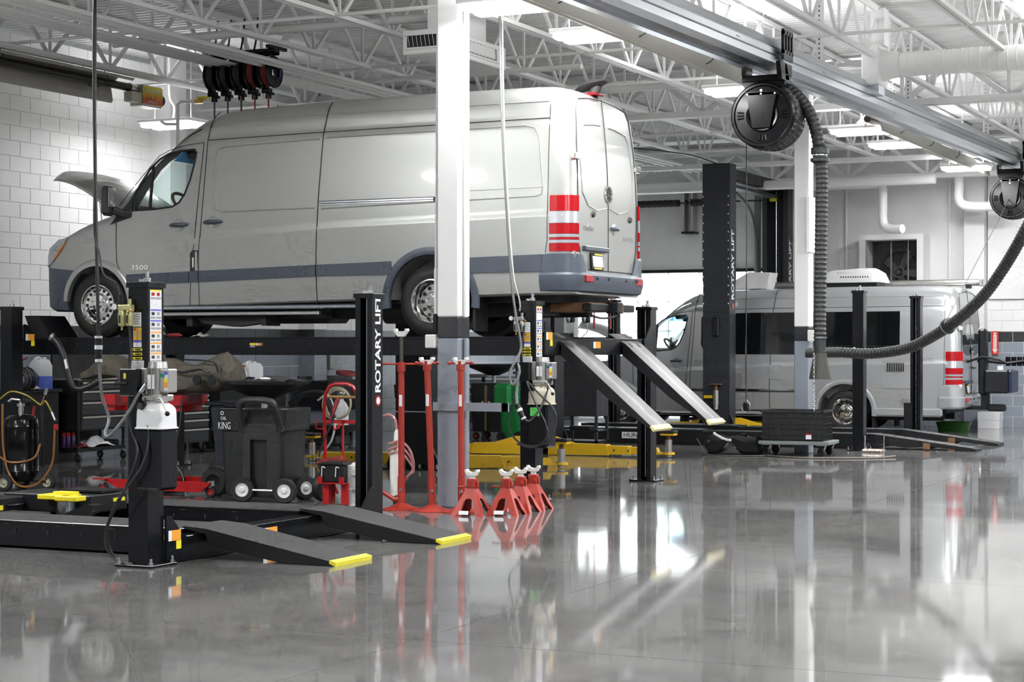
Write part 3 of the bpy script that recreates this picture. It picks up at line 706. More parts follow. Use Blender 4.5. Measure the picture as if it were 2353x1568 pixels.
def side_y(x, z):
    """half width of the body side at height z (below the roof shoulder)"""
    w = interp(VW, x)
    t = max(0.0, (z - 1.25) / 1.35)
    y = w - 0.085 * t ** 1.25
    if z < 0.8: y -= 0.03 * ((0.8 - z) / 0.5) ** 2
    if x > 0.4:
        cz = crease_z(x); k = min(1.0, (x - 0.4) / 0.6)
        y -= 0.012 * k * max(0.0, min(1.0, (z - cz + 0.03) / 0.03))
        y -= 0.010 * max(0.0, min(1.0, (z - 2.225) / 0.02)) * min(1, max(0, (x - 1.3) / .3))
    return y
def van_section(x):
    zt, rc, zb = interp(VT, x), interp(VC, x), interp(VB, x)
    zs = zt - rc
    cz = crease_z(x)
    lv = [zb, zb + 0.02, 0.45, 0.55, 0.6, band_z(x), 0.92, 1.0, cz - 0.045, cz - 0.03, cz, cz + 0.05, 1.4, 1.48, 1.6, 1.75, 1.9, 2.05, 2.15, 2.222, 2.245, 2.3, 2.36]
    lv = sorted(lv)
    pts = []
    for i, z in enumerate(lv):
        z = min(max(z, zb), zs); pts.append((side_y(x, z) - (0.03 if i == 0 else 0), z))
    ys = side_y(x, zs); ry = min(rc * 0.9, ys * 0.5)
    for k in range(1, 9):
        a = (PI / 2) * k / 8; pts.append((ys - ry + ry * math.cos(a), zs + rc * 0.93 * math.sin(a)))
    yc = ys - ry; zc = zs + rc * 0.93
    for k in range(1, 4): pts.append((yc * (1 - k / 4), zc + rc * 0.07 * math.sin(PI / 2 * k / 4)))
    half = pts; k_ = max(0.0, min(1.0, (x - 5.5) / 0.4))
    def X(z): return x - 0.09 * k_ * max(0.0, (z - 1.3) / 1.3) ** 2
    return [(X(z), -y, z) for y, z in half] + [(X(zt), 0, zt)] + [(X(z), y, z) for y, z in reversed(half)]
def ribbon(x0, x1, zlo, zhi, off, thk, sgn=-1, n=24):
    mb = MB(); rings = []
    for i in range(n + 1):
        x = x0 + (x1 - x0) * i / n; a, b = zlo(x), zhi(x); r = []
        for z, o in ((a, -thk), (a, off), ((a + b) / 2, off), (b, off), (b, -thk)): r.append((x, sgn * (side_y(x, z) + o), z))
        rings.append(r)
    return mb.loft(rings)
def seam(mb, path, r=0.005, sgn=-1, off=0.0005, x_rear=None):
    """thin gap line lying on the body side; path of (x, z)"""
    pts = []
    for (a, b), (c, d) in zip(path, path[1:]):
        n = max(1, int(math.hypot(c - a, d - b) / 0.12))
        for i in range(n): pts.append((a + (c - a) * i / n, b + (d - b) * i / n))
    pts.append(path[-1])
    return mb.tube([(x, sgn * (side_y(x, z) + off), z) for x, z in pts], r, 6)
def rearp(y, z):
    """point on the rear face of the van"""
    return (5.992 - 0.09 * max(0, (z - 1.3) / 1.3) ** 2, y, z)
def wheel(parent, x, y, z, sgn, dual, front, R=0.378):
    """sgn=-1: outer face looks to -y"""
    o = (x, y, z); ax = (0, sgn, 0)
    w = 0.225
    prof = [(0.215, -w), (0.30, -w - 0.004), (0.35, -w + 0.01), (R - 0.006, -w + 0.035)]
    for k in range(5):
        a = -w + 0.045 + k * 0.032; prof += [(R, a), (R, a + 0.022), (R - 0.009, a + 0.024), (R - 0.009, a + 0.030)]
    prof += [(R - 0.004, -0.03), (0.352, -0.012), (0.31, 0.004), (0.27, 0.003), (0.228, -0.006), (0.215, -0.03)]
    t = MB().lathe(prof, o, ax, 40).build('tyre', RUBBER, parent, 30)
    mb = MB()
    for k in range(64):
        a = 2 * PI * k / 64
        c = (x + (R - 0.004) * math.cos(a), y - sgn * 0.045, z + (R - 0.004) * math.sin(a))
        mb.box(c, (0.012, 0.035, 0.009), 0, Matrix.Rotation(-a, 4, 'Y'))
    mb.build('tread_block', RUBBER, t, 0)
    if front:
        prof = [(0.235, -0.012), (0.236, 0.002), (0.226, 0.004), (0.216, -0.012), (0.205, -0.03), (0.18, -0.035), (0.14, -0.028), (0.125, -0.01), (0.12, 0.0), (0.06, 0.008), (0.055, 0.035), (0.03, 0.045), (0.0, 0.046)]
        hr, ho, nh, hs = 0.172, -0.036, 16, 0.020
    else:
        prof = [(0.235, -0.012), (0.236, 0.002), (0.226, 0.004), (0.214, -0.02), (0.205, -0.10), (0.19, -0.125), (0.13, -0.13), (0.10, -0.12), (0.095, -0.06), (0.07, -0.05), (0.0, -0.05)]
        hr, ho, nh, hs = 0.163, -0.131, 12, 0.021
    rim = MB().lathe(prof, o, ax, 40).build('rim', CHROME, parent, 30)
    mb = MB()
    for k in range(nh):
        a = 2 * PI * k / nh; c = Vector((x + hr * math.cos(a), y + sgn * (ho + 0.004), z + hr * math.sin(a)))
        mb.cyl(c, c + Vector((0, sgn * 0.004, 0)), hs, n=10)
    mb.build('vent_hole', INK, rim, 0)
    mb = MB()
    for k in range(6):
        a = 2 * PI * k / 6 + 0.5; rr = 0.09 if front else 0.075; c = Vector((x + rr * math.cos(a), y + sgn * (0.0 if front else -0.06), z + rr * math.sin(a)))
        mb.cyl(c, c + Vector((0, sgn * 0.02, 0)), 0.014, n=8).cyl(c + Vector((0, sgn * 0.02, 0)), c + Vector((0, sgn * 0.032, 0)), 0.008, n=8)
    mb.build('lug_nut', CHROME, rim)
    if dual:
        prof2 = [(0.215, -0.52), (0.35, -0.51), (R, -0.48), (R, -0.33), (0.35, -0.30), (0.215, -0.29)]
        MB().lathe(prof2, o, ax, 32).build('inner_tyre', RUBBER, parent, 30)
def boolean(obj, cutters):
    for c in cutters:
        md = obj.modifiers.new('b', 'BOOLEAN'); md.operation = 'DIFFERENCE'; md.object = c; md.solver = 'EXACT'
    dg_ = bpy.context.evaluated_depsgraph_get(); dg_.update()
    me = bpy.data.meshes.new_from_object(obj.evaluated_get(dg_)); obj.modifiers.clear(); old = obj.data; obj.data = me
    for c in cutters: bpy.data.objects.remove(c)
def van(root, paint, camper):
    # ---- shell
    xs = sorted(set([-0.98, -0.96, -0.93, -0.88, -0.8, -0.7, -0.58, -0.45, -0.3, -0.15, 0.0, 0.15, 0.28, 0.36, 0.45, 0.55, 0.68, 0.8, 0.92, 1.05, 1.18, 1.3, 1.42, 1.54, 1.7, 1.9, 2.1, 2.5, 3.0, 3.5, 4.0, 4.4, 4.8, 5.2, 5.5, 5.65, 5.75, 5.82, 5.88, 5.92, 5.95, 5.975, 5.99]))
    secs = [van_section(x) for x in xs]; mb = MB().loft(secs, caps=False); nr = len(secs[0]); hh_ = (nr - 1) // 2
    for base, flip in ((0, True), ((len(secs) - 1) * nr, False)):
        for i in range(hh_):
            f = (base + i, base + i + 1, base + nr - 2 - i, base + nr - 1 - i) if i < hh_ - 1 else (base + i, base + i + 1, base + i + 2)
            mb.f.append(f[::-1] if flip else f)
    me = mb.mesh('body', paint, 0)
    bm = bmesh.new(); bm.from_mesh(me); bmesh.ops.remove_doubles(bm, verts=bm.verts, dist=0.0004); bmesh.ops.dissolve_degenerate(bm, edges=bm.edges, dist=0.0004); bmesh.ops.recalc_face_normals(bm, faces=bm.faces); bm.to_mesh(me); bm.free()
    body = bpy.data.objects.new('body', me); COL.objects.link(body)
    cut = []
    def cutter(m_):
        o = m_.build('cutter', None, None, 0); cut.append(o); return o
    # wheel arches
    cutter(MB().cyl((0, -1.2, 0.378), (0, -0.62, 0.378), 0.455, n=40)); cutter(MB().cyl((0, 1.2, 0.378), (0, 0.62, 0.378), 0.455, n=40))
    cutter(MB().cyl((4.36, -1.2, 0.378), (4.36, -0.55, 0.378), 0.50, n=40)); cutter(MB().cyl((4.36, 1.2, 0.378), (4.36, 0.55, 0.378), 0.50, n=40))
    # cab space and its openings
    cab = [(0.42, 1.2), (1.42, 1.2), (1.42, 2.36), (1.25, 2.31), (1.05, 2.17), (0.8, 1.94), (0.5, 1.58), (0.42, 1.46)]
    cutter(MB().prism(cab, (0, -0.9, 0), (1, 0, 0), (0, 0, 1), (0, 1.8, 0)))
    win = [(0.49, 1.455), (0.78, 1.462), (0.80, 1.462), (1.06, 1.485), (1.15, 1.53), (1.22, 1.62), (1.29, 1.78), (1.345, 1.98), (1.365, 2.09), (1.34, 2.125), (1.15, 2.118), (0.98, 2.09), (0.86, 2.03), (0.74, 1.93), (0.6, 1.74), (0.49, 1.57)]
    cutter(MB().prism(win, (0, -1.1, 0), (1, 0, 0), (0, 0, 1), (0, 2.2, 0)))
    ws = MB(); dv = Vector((1.2, 0, 2.33)) - Vector((0.3, 0, 1.46)); dv.normalize()
    nv = Vector((-dv.z, 0, dv.x))
    ws.prism([(0.06, -0.80), (1.02, -0.70), (1.08, -0.5), (1.10, 0), (1.08, 0.5), (1.02, 0.70), (0.06, 0.80)], Vector((0.3, 0, 1.46)) - nv * 0.25, dv, (0, 1, 0), nv * 0.5)
    cutter(ws)
    boolean(body, cut)
    # split off the bumper and lower cladding faces
    bm = bmesh.new(); bm.from_mesh(body.data)
    dark = [f for f in bm.faces if f.calc_center_median().x < -0.28 and f.calc_center_median().z < band_z(f.calc_center_median().x) - 0.0]
    if not camper:
        b2 = bm.copy(); keep = {f.index for f in dark}
        bmesh.ops.delete(bm, geom=dark, context='FACES')
        b2.faces.ensure_lookup_table(); bmesh.ops.delete(b2, geom=[f for f in b2.faces if f.index not in keep], context='FACES')
        fm = bpy.data.meshes.new('front_bumper'); b2.to_mesh(fm); b2.free(); fm.materials.clear(); fm.materials.append(DGREY); fm.shade_smooth(); fm.set_sharp_from_angle(angle=math.radians(35))
        for p_ in fm.polygons: p_.material_index = 0
        put('front_bumper', fm, root, label='dark grey front bumper')
    bm.to_mesh(body.data); bm.free()
    body.data.materials.clear(); body.data.materials.append(paint)
    for p_ in body.data.polygons: p_.material_index = 0
    body.data.shade_smooth(); body.data.set_sharp_from_angle(angle=math.radians(28)); body.parent = root
    # ---- cab glass and fittings
    g = MB(); g.prism(win[:0] + [(a, b) for a, b in win], (0, -0.945, 0), (1, 0, 0), (0, 0, 1), (0, 0.004, 0))
    # lean the pane with the body side
    g.v = [(x, -(side_y(x, z) - 0.02), z) for x, y, z in g.v]; g.f = [g.f[0]]
    g.build('door_window', GLASS, root, 0)
    g = MB(); g.prism(win, (0, 0.945, 0), (1, 0, 0), (0, 0, 1), (0, 0.004, 0)); g.v = [(x, side_y(x, z) - 0.02, z) for x, y, z in g.v]; g.f = [g.f[0]]; g.build('door_window', GLASS, root, 0)
    mb = MB(); mb.tube([(x, -(side_y(x, z) - 0.001), z) for x, z in win], 0.012, 6, True); mb.build('window_seal', GAP, root)
    mb = MB(); mb.tube([(x, (side_y(x, z) - 0.001), z) for x, z in win], 0.012, 6, True); mb.build('window_seal', GAP, root)
    for sg in (-1, 1): MB().bar((0.735, sg * 0.955, 1.46), (0.765, sg * 0.925, 1.96), 0.03, 0.02, up=(0, 1, 0)).build('window_divider', GAP, root, 0)
    wp = MB(); a0 = Vector((0.31, 0, 1.46)); wp.add([a0 + dv * u + Vector((0, v, 0)) - nv * 0.01 for u, v in ((0.06, -0.8), (0.06, 0.8), (0.83, 0.74), (0.83, -0.74))], [(0, 1, 2, 3)]); wp.build('windscreen', GLASS, root, 0)
    wp = MB(); wp.add([a0 + dv * u + Vector((0, v, 0)) - nv * 0.01 for u, v in ((0.83, -0.74), (0.83, 0.74), (1.02, 0.7), (1.09, 0), (1.02, -0.7))], [(0, 1, 2, 3, 4)]); wp.build('sun_band', SHADE, root, 0)
    MB().prism([(0.36, 1.2), (0.72, 1.2), (0.74, 1.40), (0.68, 1.50), (0.5, 1.52), (0.4, 1.46)], (0, -0.86, 0), (1, 0, 0), (0, 0, 1), (0, 1.72, 0)).build('dashboard', INTER, root)
    st = MB(); c0 = Vector((0.87, -0.42, 1.53)); dd = Vector((0.75, 0, 0.66)).normalized(); uu = Vector((0, 1, 0)); vv = dd.cross(uu)
    st.tube([c0 + uu * 0.21 * math.cos(2 * PI * k / 28) + vv * 0.21 * math.sin(2 * PI * k / 28) for k in range(28)], 0.019, 8, True)
    sw = st.build('steering_wheel', TAN, root)
    MB().tube([c0 - dd * 0.25, c0 - dd * 0.03], 0.03).bar(c0 - uu * 0.2, c0 + uu * 0.2, 0.04, 0.02).ball(c0 - dd * 0.01, 0.06, 10, 8).build('wheel_hub', INTER, sw)
    for yy in (-0.45, 0.45):
        MB().bx(1.16, 1.42, yy - 0.26, yy + 0.26, 1.18, 1.42, 0.06).build('seat', INTER, root) if not camper else MB().bx(1.2, 1.42, yy - 0.26, yy + 0.26, 1.18, 1.9, 0.08).build('seat', CLOTH, root)
    MB().bx(0.98, 1.06, -0.16, 0.16, 2.02, 2.10, 0.02).bx(1.0, 1.09, -0.62, -0.24, 2.06, 2.17, 0.02).build('sun_visor', INTER, root)
    # ---- door mirror
    for sg in (-1, 1):
        mr = MB().box((0.30, sg * 1.16, 1.56), (0.10, 0.19, 0.34), 0.035, Matrix.Rotation(-0.12 * sg, 4, 'Z')).build('mirror_housing', INTER, root)
        MB().box((0.358, sg * 1.16, 1.60), (0.006, 0.15, 0.22), 0.0, Matrix.Rotation(-0.12 * sg, 4, 'Z')).build('mirror_glass', LAMPGLASS, mr, 0)
        MB().tube([(0.33, sg * 1.10, 1.46), (0.42, sg * 1.03, 1.42), (0.46, sg * 0.96, 1.42)], [0.05, 0.045, 0.06]).build('mirror_arm', INTER, mr)
        MB().box((0.262, sg * 1.12, 1.43), (0.03, 0.10, 0.035), 0.01).build('mirror_indicator', LAMPGLASS, mr)
        tri = [(0.20, 1.30), (0.50, 1.38), (0.505, 1.62), (0.46, 1.56)]
        mb = MB(); mb.add([(x, sg * (side_y(x, z) + 0.006), z) for x, z in tri] + [(x, sg * (side_y(x, z) - 0.03), z) for x, z in tri], [(0, 1, 2, 3), (7, 6, 5, 4), (0, 4, 5, 1), (1, 5, 6, 2), (2, 6, 7, 3), (3, 7, 4, 0)]); mb.build('mirror_base', INTER, root, 0)
    # ---- gaps between panels on the two sides
    for sg in (-1, 1):
        mb = MB()
        seam(mb, [(0.29, 1.42), (0.29, 1.05), (0.30, 0.86), (0.40, 0.66), (0.43, 0.36)], sgn=sg)
        seam(mb, [(1.462, 2.2), (1.42, 1.7), (1.36, 1.0), (1.33, 0.74), (1.30, 0.36)], sgn=sg); seam(mb, [(0.86, 2.075), (1.0, 2.13), (1.15, 2.17), (1.462, 2.2)], 0.004, sgn=sg); seam(mb, [(0.33, 1.52), (0.55, 1.76), (0.86, 2.075)], 0.004, sgn=sg)
        seam(mb, [(1.51, 2.22), (1.485, 1.7), (1.43, 0.95), (1.43, 0.36)], sgn=sg)
        seam(mb, [(1.54, 2.40), (1.51, 2.22)], 0.004, sgn=sg)
        seam(mb, [(3.05, 2.40), (3.02, 2.22), (2.98, 1.5), (2.965, 0.9), (2.97, 0.37)], 0.006, sgn=sg)
        seam(mb, [(1.51, 2.222), (3.02, 2.24), (5.72, 2.258)], 0.005, sgn=sg)
        seam(mb, [(5.72, 2.40), (5.72, 1.0), (5.70, 0.86)], 0.004, sgn=sg)
        mb.tube([(x, sg * (side_y(x, 2.36) - 0.0), 2.36) for x in (1.54,)] + [(1.545, sg * 0.9, 2.40), (1.56, sg * 0.85, 2.49), (1.58, sg * 0.78, 2.55)], 0.005, 6)
        mb.tube([(3.05, sg * 0.9075, 2.40), (3.06, sg * 0.885, 2.49), (3.07, sg * 0.82, 2.575)], 0.006, 6)
        mb.build('panel_gap', GAP, root)
        if not camper or sg > 0:
            mb = MB()
            seam(mb, [(2.97, 2.165), (1.75, 2.135), (1.66, 2.11), (1.62, 2.04), (1.62, 1.53), (1.66, 1.43), (1.74, 1.405), (2.94, 1.41)], 0.008, sg)
            seam(mb, [(3.06, 2.175), (5.45, 2.19), (5.56, 2.16), (5.61, 2.06), (5.665, 1.55), (5.65, 1.47), (5.58, 1.45), (3.03, 1.40)], 0.008, sg)
            seam(mb, [(4.5, 1.53), (5.66, 1.54)], 0.004, sg)
            mb.build('pressed_panel_edge', paint, root)
    def shoulder(x, z):
        zt_, rc_ = interp(VT, x), interp(VC, x); zs_ = zt_ - rc_; ys_ = side_y(x, zs_); ry_ = min(rc_ * 0.9, ys_ * 0.5); a_ = math.asin(max(0.0, min(1.0, (z - zs_) / (rc_ * 0.93))))
        return ys_ - ry_ + ry_ * math.cos(a_)
    for sg in (-1, 1):
        MB().tube([(x, sg * (shoulder(x, z) - 0.003), z) for x, z in [(1.6 + 4.1 * i / 24, 2.405 + 0.03 * min(1, i / 8)) for i in range(25)]], 0.010, 8).build('roof_swage', paint, root)
    # ---- body side trim
    for sg in (-1, 1):
        if not camper:
            for i, (a, b) in enumerate(((0.44, 1.30), (1.31, 1.425), (1.435, 2.96), (2.975, 3.90), (4.83, 5.66))):
                lo = lambda x: band_z(x) - 0.125 - 0.06 * max(0, (x - 3.0) / 3.0); hi = lambda x: band_z(x) - (0.0 if x > 0.9 else 0.0)
                ribbon(a, b, lo, hi, 0.014, 0.0, sg, 10).build('side_cladding', DGREY, root, 25, label='dark grey side moulding')
            mb = MB(); mb.lathe([(0.44, -0.03), (0.455, 0.012), (0.56, 0.010), (0.575, -0.03)], (4.36, sg * 0.985, 0.378), (0, sg, 0), 40, a0=0, a1=PI) if False else None
        mb = MB(); rings = []
        for k in range(41):
            a = math.radians(-8) + math.radians(196) * k / 40; r = []
            r0, r1 = (0.495, 0.575)
            for rr, oo in ((r0, -0.05), (r0, 0.012), ((r0 + r1) / 2, 0.022), (r1, 0.010), (r1 + 0.004, -0.02)):
                x = 4.36 + rr * math.cos(a); z = 0.378 + rr * math.sin(a); r.append((x, sg * (side_y(x, max(z, 0.46)) + oo), z))
            rings.append(r)
        mb.loft(rings); mb.build('wheel_arch_trim', DGREY if not camper else paint, root, 40)
        mb = MB(); rings = []
        for k in range(41):
            a = math.radians(2) + math.radians(172) * k / 40; r = []
            for rr, oo in ((0.452, -0.05), (0.452, 0.018), (0.49, 0.022), (0.53, 0.006), (0.545, -0.02)):
                x = rr * math.cos(a); z = 0.378 + rr * math.sin(a); r.append((x, sg * (side_y(x, max(z, 0.36)) + oo), z))
            rings.append(r)
        mb.loft(rings); mb.build('wheel_arch_lip', paint, root, 40)
        for hx, hz in ((1.16, 1.275), (1.62, 1.295)):
            if camper and hx > 1.5: continue
            y = side_y(hx, hz) + 0.002
            h = MB().tube([(hx - 0.115, sg * (y + 0.012), hz - 0.005), (hx - 0.07, sg * (y + 0.035), hz), (hx + 0.07, sg * (y + 0.035), hz + 0.003), (hx + 0.115, sg * (y + 0.012), hz + 0.003)], [0.016, 0.021, 0.021, 0.014], 10).build('door_handle', DGREY, root)
            MB().lathe([(0.0, -0.004), (0.04, -0.002), (0.062, 0.003), (0.068, 0.0)], (hx - 0.0, sg * y, hz), (0, sg, 0), 20).build('handle_bowl', paint, h)
        # head lamp
        hl = MB(); a = []
        for x, z in ((-0.86, 0.84), (-0.72, 0.90), (-0.56, 1.02), (-0.44, 1.175), (-0.60, 1.15), (-0.80, 1.06), (-0.90, 0.97)): a.append((x, z))
        n_ = len(a); hl.add([(x - 0.004, sg * (side_y(x, z) + 0.010), z) for x, z in a] + [(x, sg * (side_y(x, z) - 0.06), z) for x, z in a], [tuple(range(n_)), tuple(range(2 * n_ - 1, n_ - 1, -1))] + [(i, (i + 1) % n_, n_ + (i + 1) % n_, n_ + i) for i in range(n_)])
        h = hl.build('headlamp', LAMPGLASS, root, 30)
        am = MB(); aa = [(-0.70, 0.905), (-0.545, 1.02), (-0.455, 1.14), (-0.49, 1.10), (-0.60, 1.02)]
        am.add([(x - 0.006, sg * (side_y(x, z) + 0.014), z) for x, z in aa] + [(x, sg * (side_y(x, z) - 0.0), z) for x, z in aa], [(0, 1, 2, 3, 4), (9, 8, 7, 6, 5)] + [(i, (i + 1) % 5, 5 + (i + 1) % 5, 5 + i) for i in range(5)]); am.build('turn_lens', LENS_A, h, 30)
    # open fuel flap recess in the B post, slide rail
    if not camper:
        ff = MB(); q = [(1.315, 0.95), (1.315, 0.74), (1.41, 0.72), (1.425, 0.98), (1.345, 0.985)]
        ff.add([(x, -(side_y(x, z) + 0.003), z) for x, z in q] + [(x, -(side_y(x, z) - 0.05), z) for x, z in q], [(0, 1, 2, 3, 4), (9, 8, 7, 6, 5)] + [(i, (i + 1) % 5, 5 + (i + 1) % 5, 5 + i) for i in range(5)])
        f1 = ff.build('filler_recess', INTER, root, 0)
        MB().bx(1.385, 1.41, -1.005, -0.99, 0.75, 0.97, 0.004).build('flap_hinge', ALU, f1); MB().cyl((1.355, -0.99, 0.79), (1.355, -0.99, 0.9), 0.014, n=10).build('filler_neck', ALU, f1)
        rl = ribbon(3.0, 4.44, lambda x: 1.44, lambda x: 1.475, 0.012, 0.0).build('slide_rail', STEEL, root, 25)
        ribbon(3.0, 4.42, lambda x: 1.452, lambda x: 1.460, 0.014, 0.0).build('rail_slot', GAP, rl, 25)
        ribbon(2.99, 4.46, lambda x: 1.475, lambda x: 1.484, 0.006, 0.0).build('rail_shadow_gap', GAP, rl, 25)
        MB().bx(4.40, 4.47, -0.992, -0.97, 1.435, 1.48, 0.004).build('rail_end', GAP, rl)
        text('side_badge', '3500', 0.075, CHROME, root, (0.62, -(side_y(0.62, 0.81) + 0.004), 0.80), (PI / 2, 0, 0), 0.004, sx=1.6)
    # running board, sills and underbody
    for sg in (-1, 1):
        MB().bx(0.52, 3.86, sg * 0.90, sg * 0.97, 0.31, 0.36, 0.012).build('sill', paint if camper else STEEL, root)
        if not camper: MB().bx(0.55, 3.0, sg * 0.93, sg * 1.0, 0.245, 0.285, 0.006).build('running_board', ALU, root)
    MB().bx(-0.55, 5.7, -0.72, 0.72, 0.36, 0.60).bx(0.6, 5.6, -0.5, -0.4, 0.22, 0.40).bx(0.6, 5.6, 0.4, 0.5, 0.22, 0.40).cyl((4.36, -0.85, 0.378), (4.36, 0.85, 0.378), 0.07).ball((4.36, 0, 0.36), 0.18).bx(2.0, 2.9, -0.6, -0.1, 0.16, 0.4, 0.05).cyl((0, -0.8, 0.3), (0, 0.8, 0.3), 0.05).cyl((3.1, 0.35, 0.28), (3.9, 0.35, 0.28), 0.12).bar((0.7, 0.1, 0.25), (4.2, 0.1, 0.3), 0.08, 0.08).build('underbody', UNDER, root)
    MB().bx(1.2, 1.28, -0.9, -0.6, 0.13, 0.26).bx(2.2, 2.26, -0.9, -0.6, 0.13, 0.26).prism([(0, 0), (0.9, 0.03), (0.95, -0.05), (0.5, -0.1), (0.1, -0.06)], (1.3, -0.86, 0.22), (1, 0, 0), (0, 0, 1), (0, 0.2, 0)).build('frame_bracket', UNDER, root, 0)
    for sg in (-1, 1):
        MB().bx(4.86, 4.885, sg * 0.66, sg * 0.97, 0.06, 0.62).build('mud_flap', RUBBER, root, 0)
    # wheels
    for sg in (-1, 1):
        wheel(root, 0.0, sg * 0.955, 0.378, sg, False, not camper); wheel(root, 4.36, sg * 0.965, 0.378, sg, True, False)
    # ---- rear
    mb = MB()
    ln = [rearp(0.0, z / 100) for z in range(70, 256, 8)]; mb.tube(ln, 0.005, 6)
    dr = [(-0.70, 0.70), (-0.80, 0.95), (-0.825, 1.4), (-0.80, 2.0), (-0.74, 2.38), (-0.66, 2.475), (-0.4, 2.51), (0, 2.525), (0.4, 2.51), (0.66, 2.475), (0.74, 2.38), (0.80, 2.0), (0.825, 1.4), (0.80, 0.95), (0.70, 0.70)]
    P_ = []
    for (a, b), (c, d) in zip(dr, dr[1:]):
        for k in range(5): P_.append(rearp(a + (c - a) * k / 5, b + (d - b) * k / 5))
    mb.tube(P_ + [rearp(*dr[-1])], 0.006, 6); mb.tube([rearp(y / 10, 0.70) for y in range(-7, 8)], 0.006, 6); mb.build('rear_door_gap', GAP, root)
    if not camper:
        mb = MB()
        for s2 in (-1, 1):
            q = [(0.04, 1.37), (0.3, 1.33), (0.55, 1.37), (0.70, 1.5), (0.72, 1.8), (0.66, 2.14), (0.58, 2.21), (0.3, 2.24), (0.04, 2.25)]
            P_ = []
            for (a, b), (c, d) in zip(q, q[1:]):
                for k in range(4): P_.append(rearp(s2 * (a + (c - a) * k / 4), b + (d - b) * k / 4))
            mb.tube(P_, 0.007, 6)
        mb.build('rear_panel_edge', paint, root)
    else:
        for s2 in (-1, 1):
            q = [(0.05, 1.40), (0.4, 1.38), (0.6, 1.43), (0.72, 1.6), (0.71, 1.9), (0.66, 2.12), (0.58, 2.2), (0.05, 2.22)]
            v_ = [Vector(rearp(s2 * a, b)) + Vector((0.006, 0, 0)) for a, b in q] + [Vector(rearp(s2 * a, b)) for a, b in q]; n_ = len(q)
            MB().add(v_, [tuple(range(n_)), tuple(range(2 * n_ - 1, n_ - 1, -1))] + [(i, (i + 1) % n_, n_ + (i + 1) % n_, n_ + i) for i in range(n_)]).build('rear_window', TINT, root, 0)
    def emblem(c, r):
        e_ = MB().tube(arc(c, r, 0, 2 * PI, 32, (0, 1, 0), (0, 0, 1))[:-1], r * 0.13, 6, True).build('star_emblem', CHROME, root)
        mb = MB(); c = Vector(c)
        for k in range(3):
            a = PI / 2 + k * 2 * PI / 3; mb.prism([(-0.1 * r, 0), (0.1 * r, 0), (0, r)], c, (0, math.cos(a - PI / 2), math.sin(a - PI / 2)), (0, math.cos(a), math.sin(a)), (0.004, 0, 0))
        mb.build('emblem_star', CHROME, e_, 0); MB().cyl(c, c + Vector((0.001, 0, 0)), r, n=24).build('emblem_disc', GAP, e_, 0)
    p = Vector(rearp(0.0, 1.52 if not camper else 1.47)) + Vector((0.008, 0, 0)); emblem(p, 0.085)
    for yy, zz in ((-0.42, 1.285), (0.62, 1.285)):
        a = Vector(rearp(yy, zz)); MB().cyl(a, a + Vector((0.02, 0, 0)), 0.035, 0.028, n=16).build('door_stop', INTER, root)
    a = Vector(rearp(0.16, 1.16)); MB().tube([a + Vector((0.01, -0.09, 0)), a + Vector((0.035, -0.05, 0)), a + Vector((0.035, 0.05, 0)), a + Vector((0.01, 0.09, 0))], 0.018, 8).build('rear_handle', DGREY, root)
    MB().lathe([(0, 0), (0.05, 0.004), (0.062, 0.0)], a, (1, 0, 0), 18).build('handle_bowl', paint, root)
    if not camper:
        a = Vector(rearp(-0.55, 1.13)); text('rear_lettering', 'SPRINTER', 0.075, CHROME, root, a + Vector((0.006, 0, 0)), (PI / 2, 0, PI / 2), 0.003, sx=0.85)
        a = Vector(rearp(0.58, 1.07)); text('rear_lettering', 'V6 BLUETEC', 0.06, CHROME, root, a + Vector((0.006, 0, 0)), (PI / 2, 0, PI / 2), 0.003, sx=0.85)
    # lamps in the rear corners
    for sg in (-1, 1):
        st_ = [5.735, 5.80, 5.86, 5.91, 5.945, 5.972, 5.991]
        segs = ((0.875, 0.96, LENS_R), (0.96, 0.995, LENS_C), (0.995, 1.02, LENS_R), (1.02, 1.055, LENS_C), (1.055, 1.165, LENS_R), (1.165, 1.29, LENS_C), (1.29, 1.455, LENS_R))
        tl = None
        for a, b, m_ in segs:
            rings = []
            for x in st_:
                nxt = [side_y(x, z) for z in (a, b)]
                rings.append([(x + 0.008, sg * (nxt[0] - 0.02), a), (x + 0.010, sg * (nxt[0] + 0.008), a + 0.002), (x + 0.010, sg * (nxt[1] + 0.008), b - 0.002), (x + 0.008, sg * (nxt[1] - 0.02), b)])
            y_in = 0.855
            rings.append([(6.0, sg * y_in, a), (6.02, sg * y_in, a + 0.002), (6.02, sg * y_in, b - 0.002), (6.0, sg * y_in, b)])
            o = MB().loft(rings).build('tail_lamp' if tl is None else 'lens_segment', m_, root if tl is None else tl, 30)
            tl = tl or o
        for zz in (1.86, 0.845):
            MB().bx(5.955, 6.01, sg * 0.80, sg * 0.93, zz - 0.035, zz + 0.035, 0.01).build('door_hinge', CHROME if not camper else IVORY, root)
    # rear bumper
    pth = [(5.64, -0.985, 0.855), (5.78, -0.995, 0.86), (5.90, -0.985, 0.86), (5.97, -0.95, 0.86), (6.015, -0.89, 0.855), (6.03, -0.80, 0.85), (6.035, -0.74, 0.76), (6.04, -0.68, 0.68), (6.05, -0.4, 0.672), (6.055, 0.0, 0.67)]
    pth = pth + [(x, -y, z) for x, y, z in reversed(pth[:-1])]
    rings = []
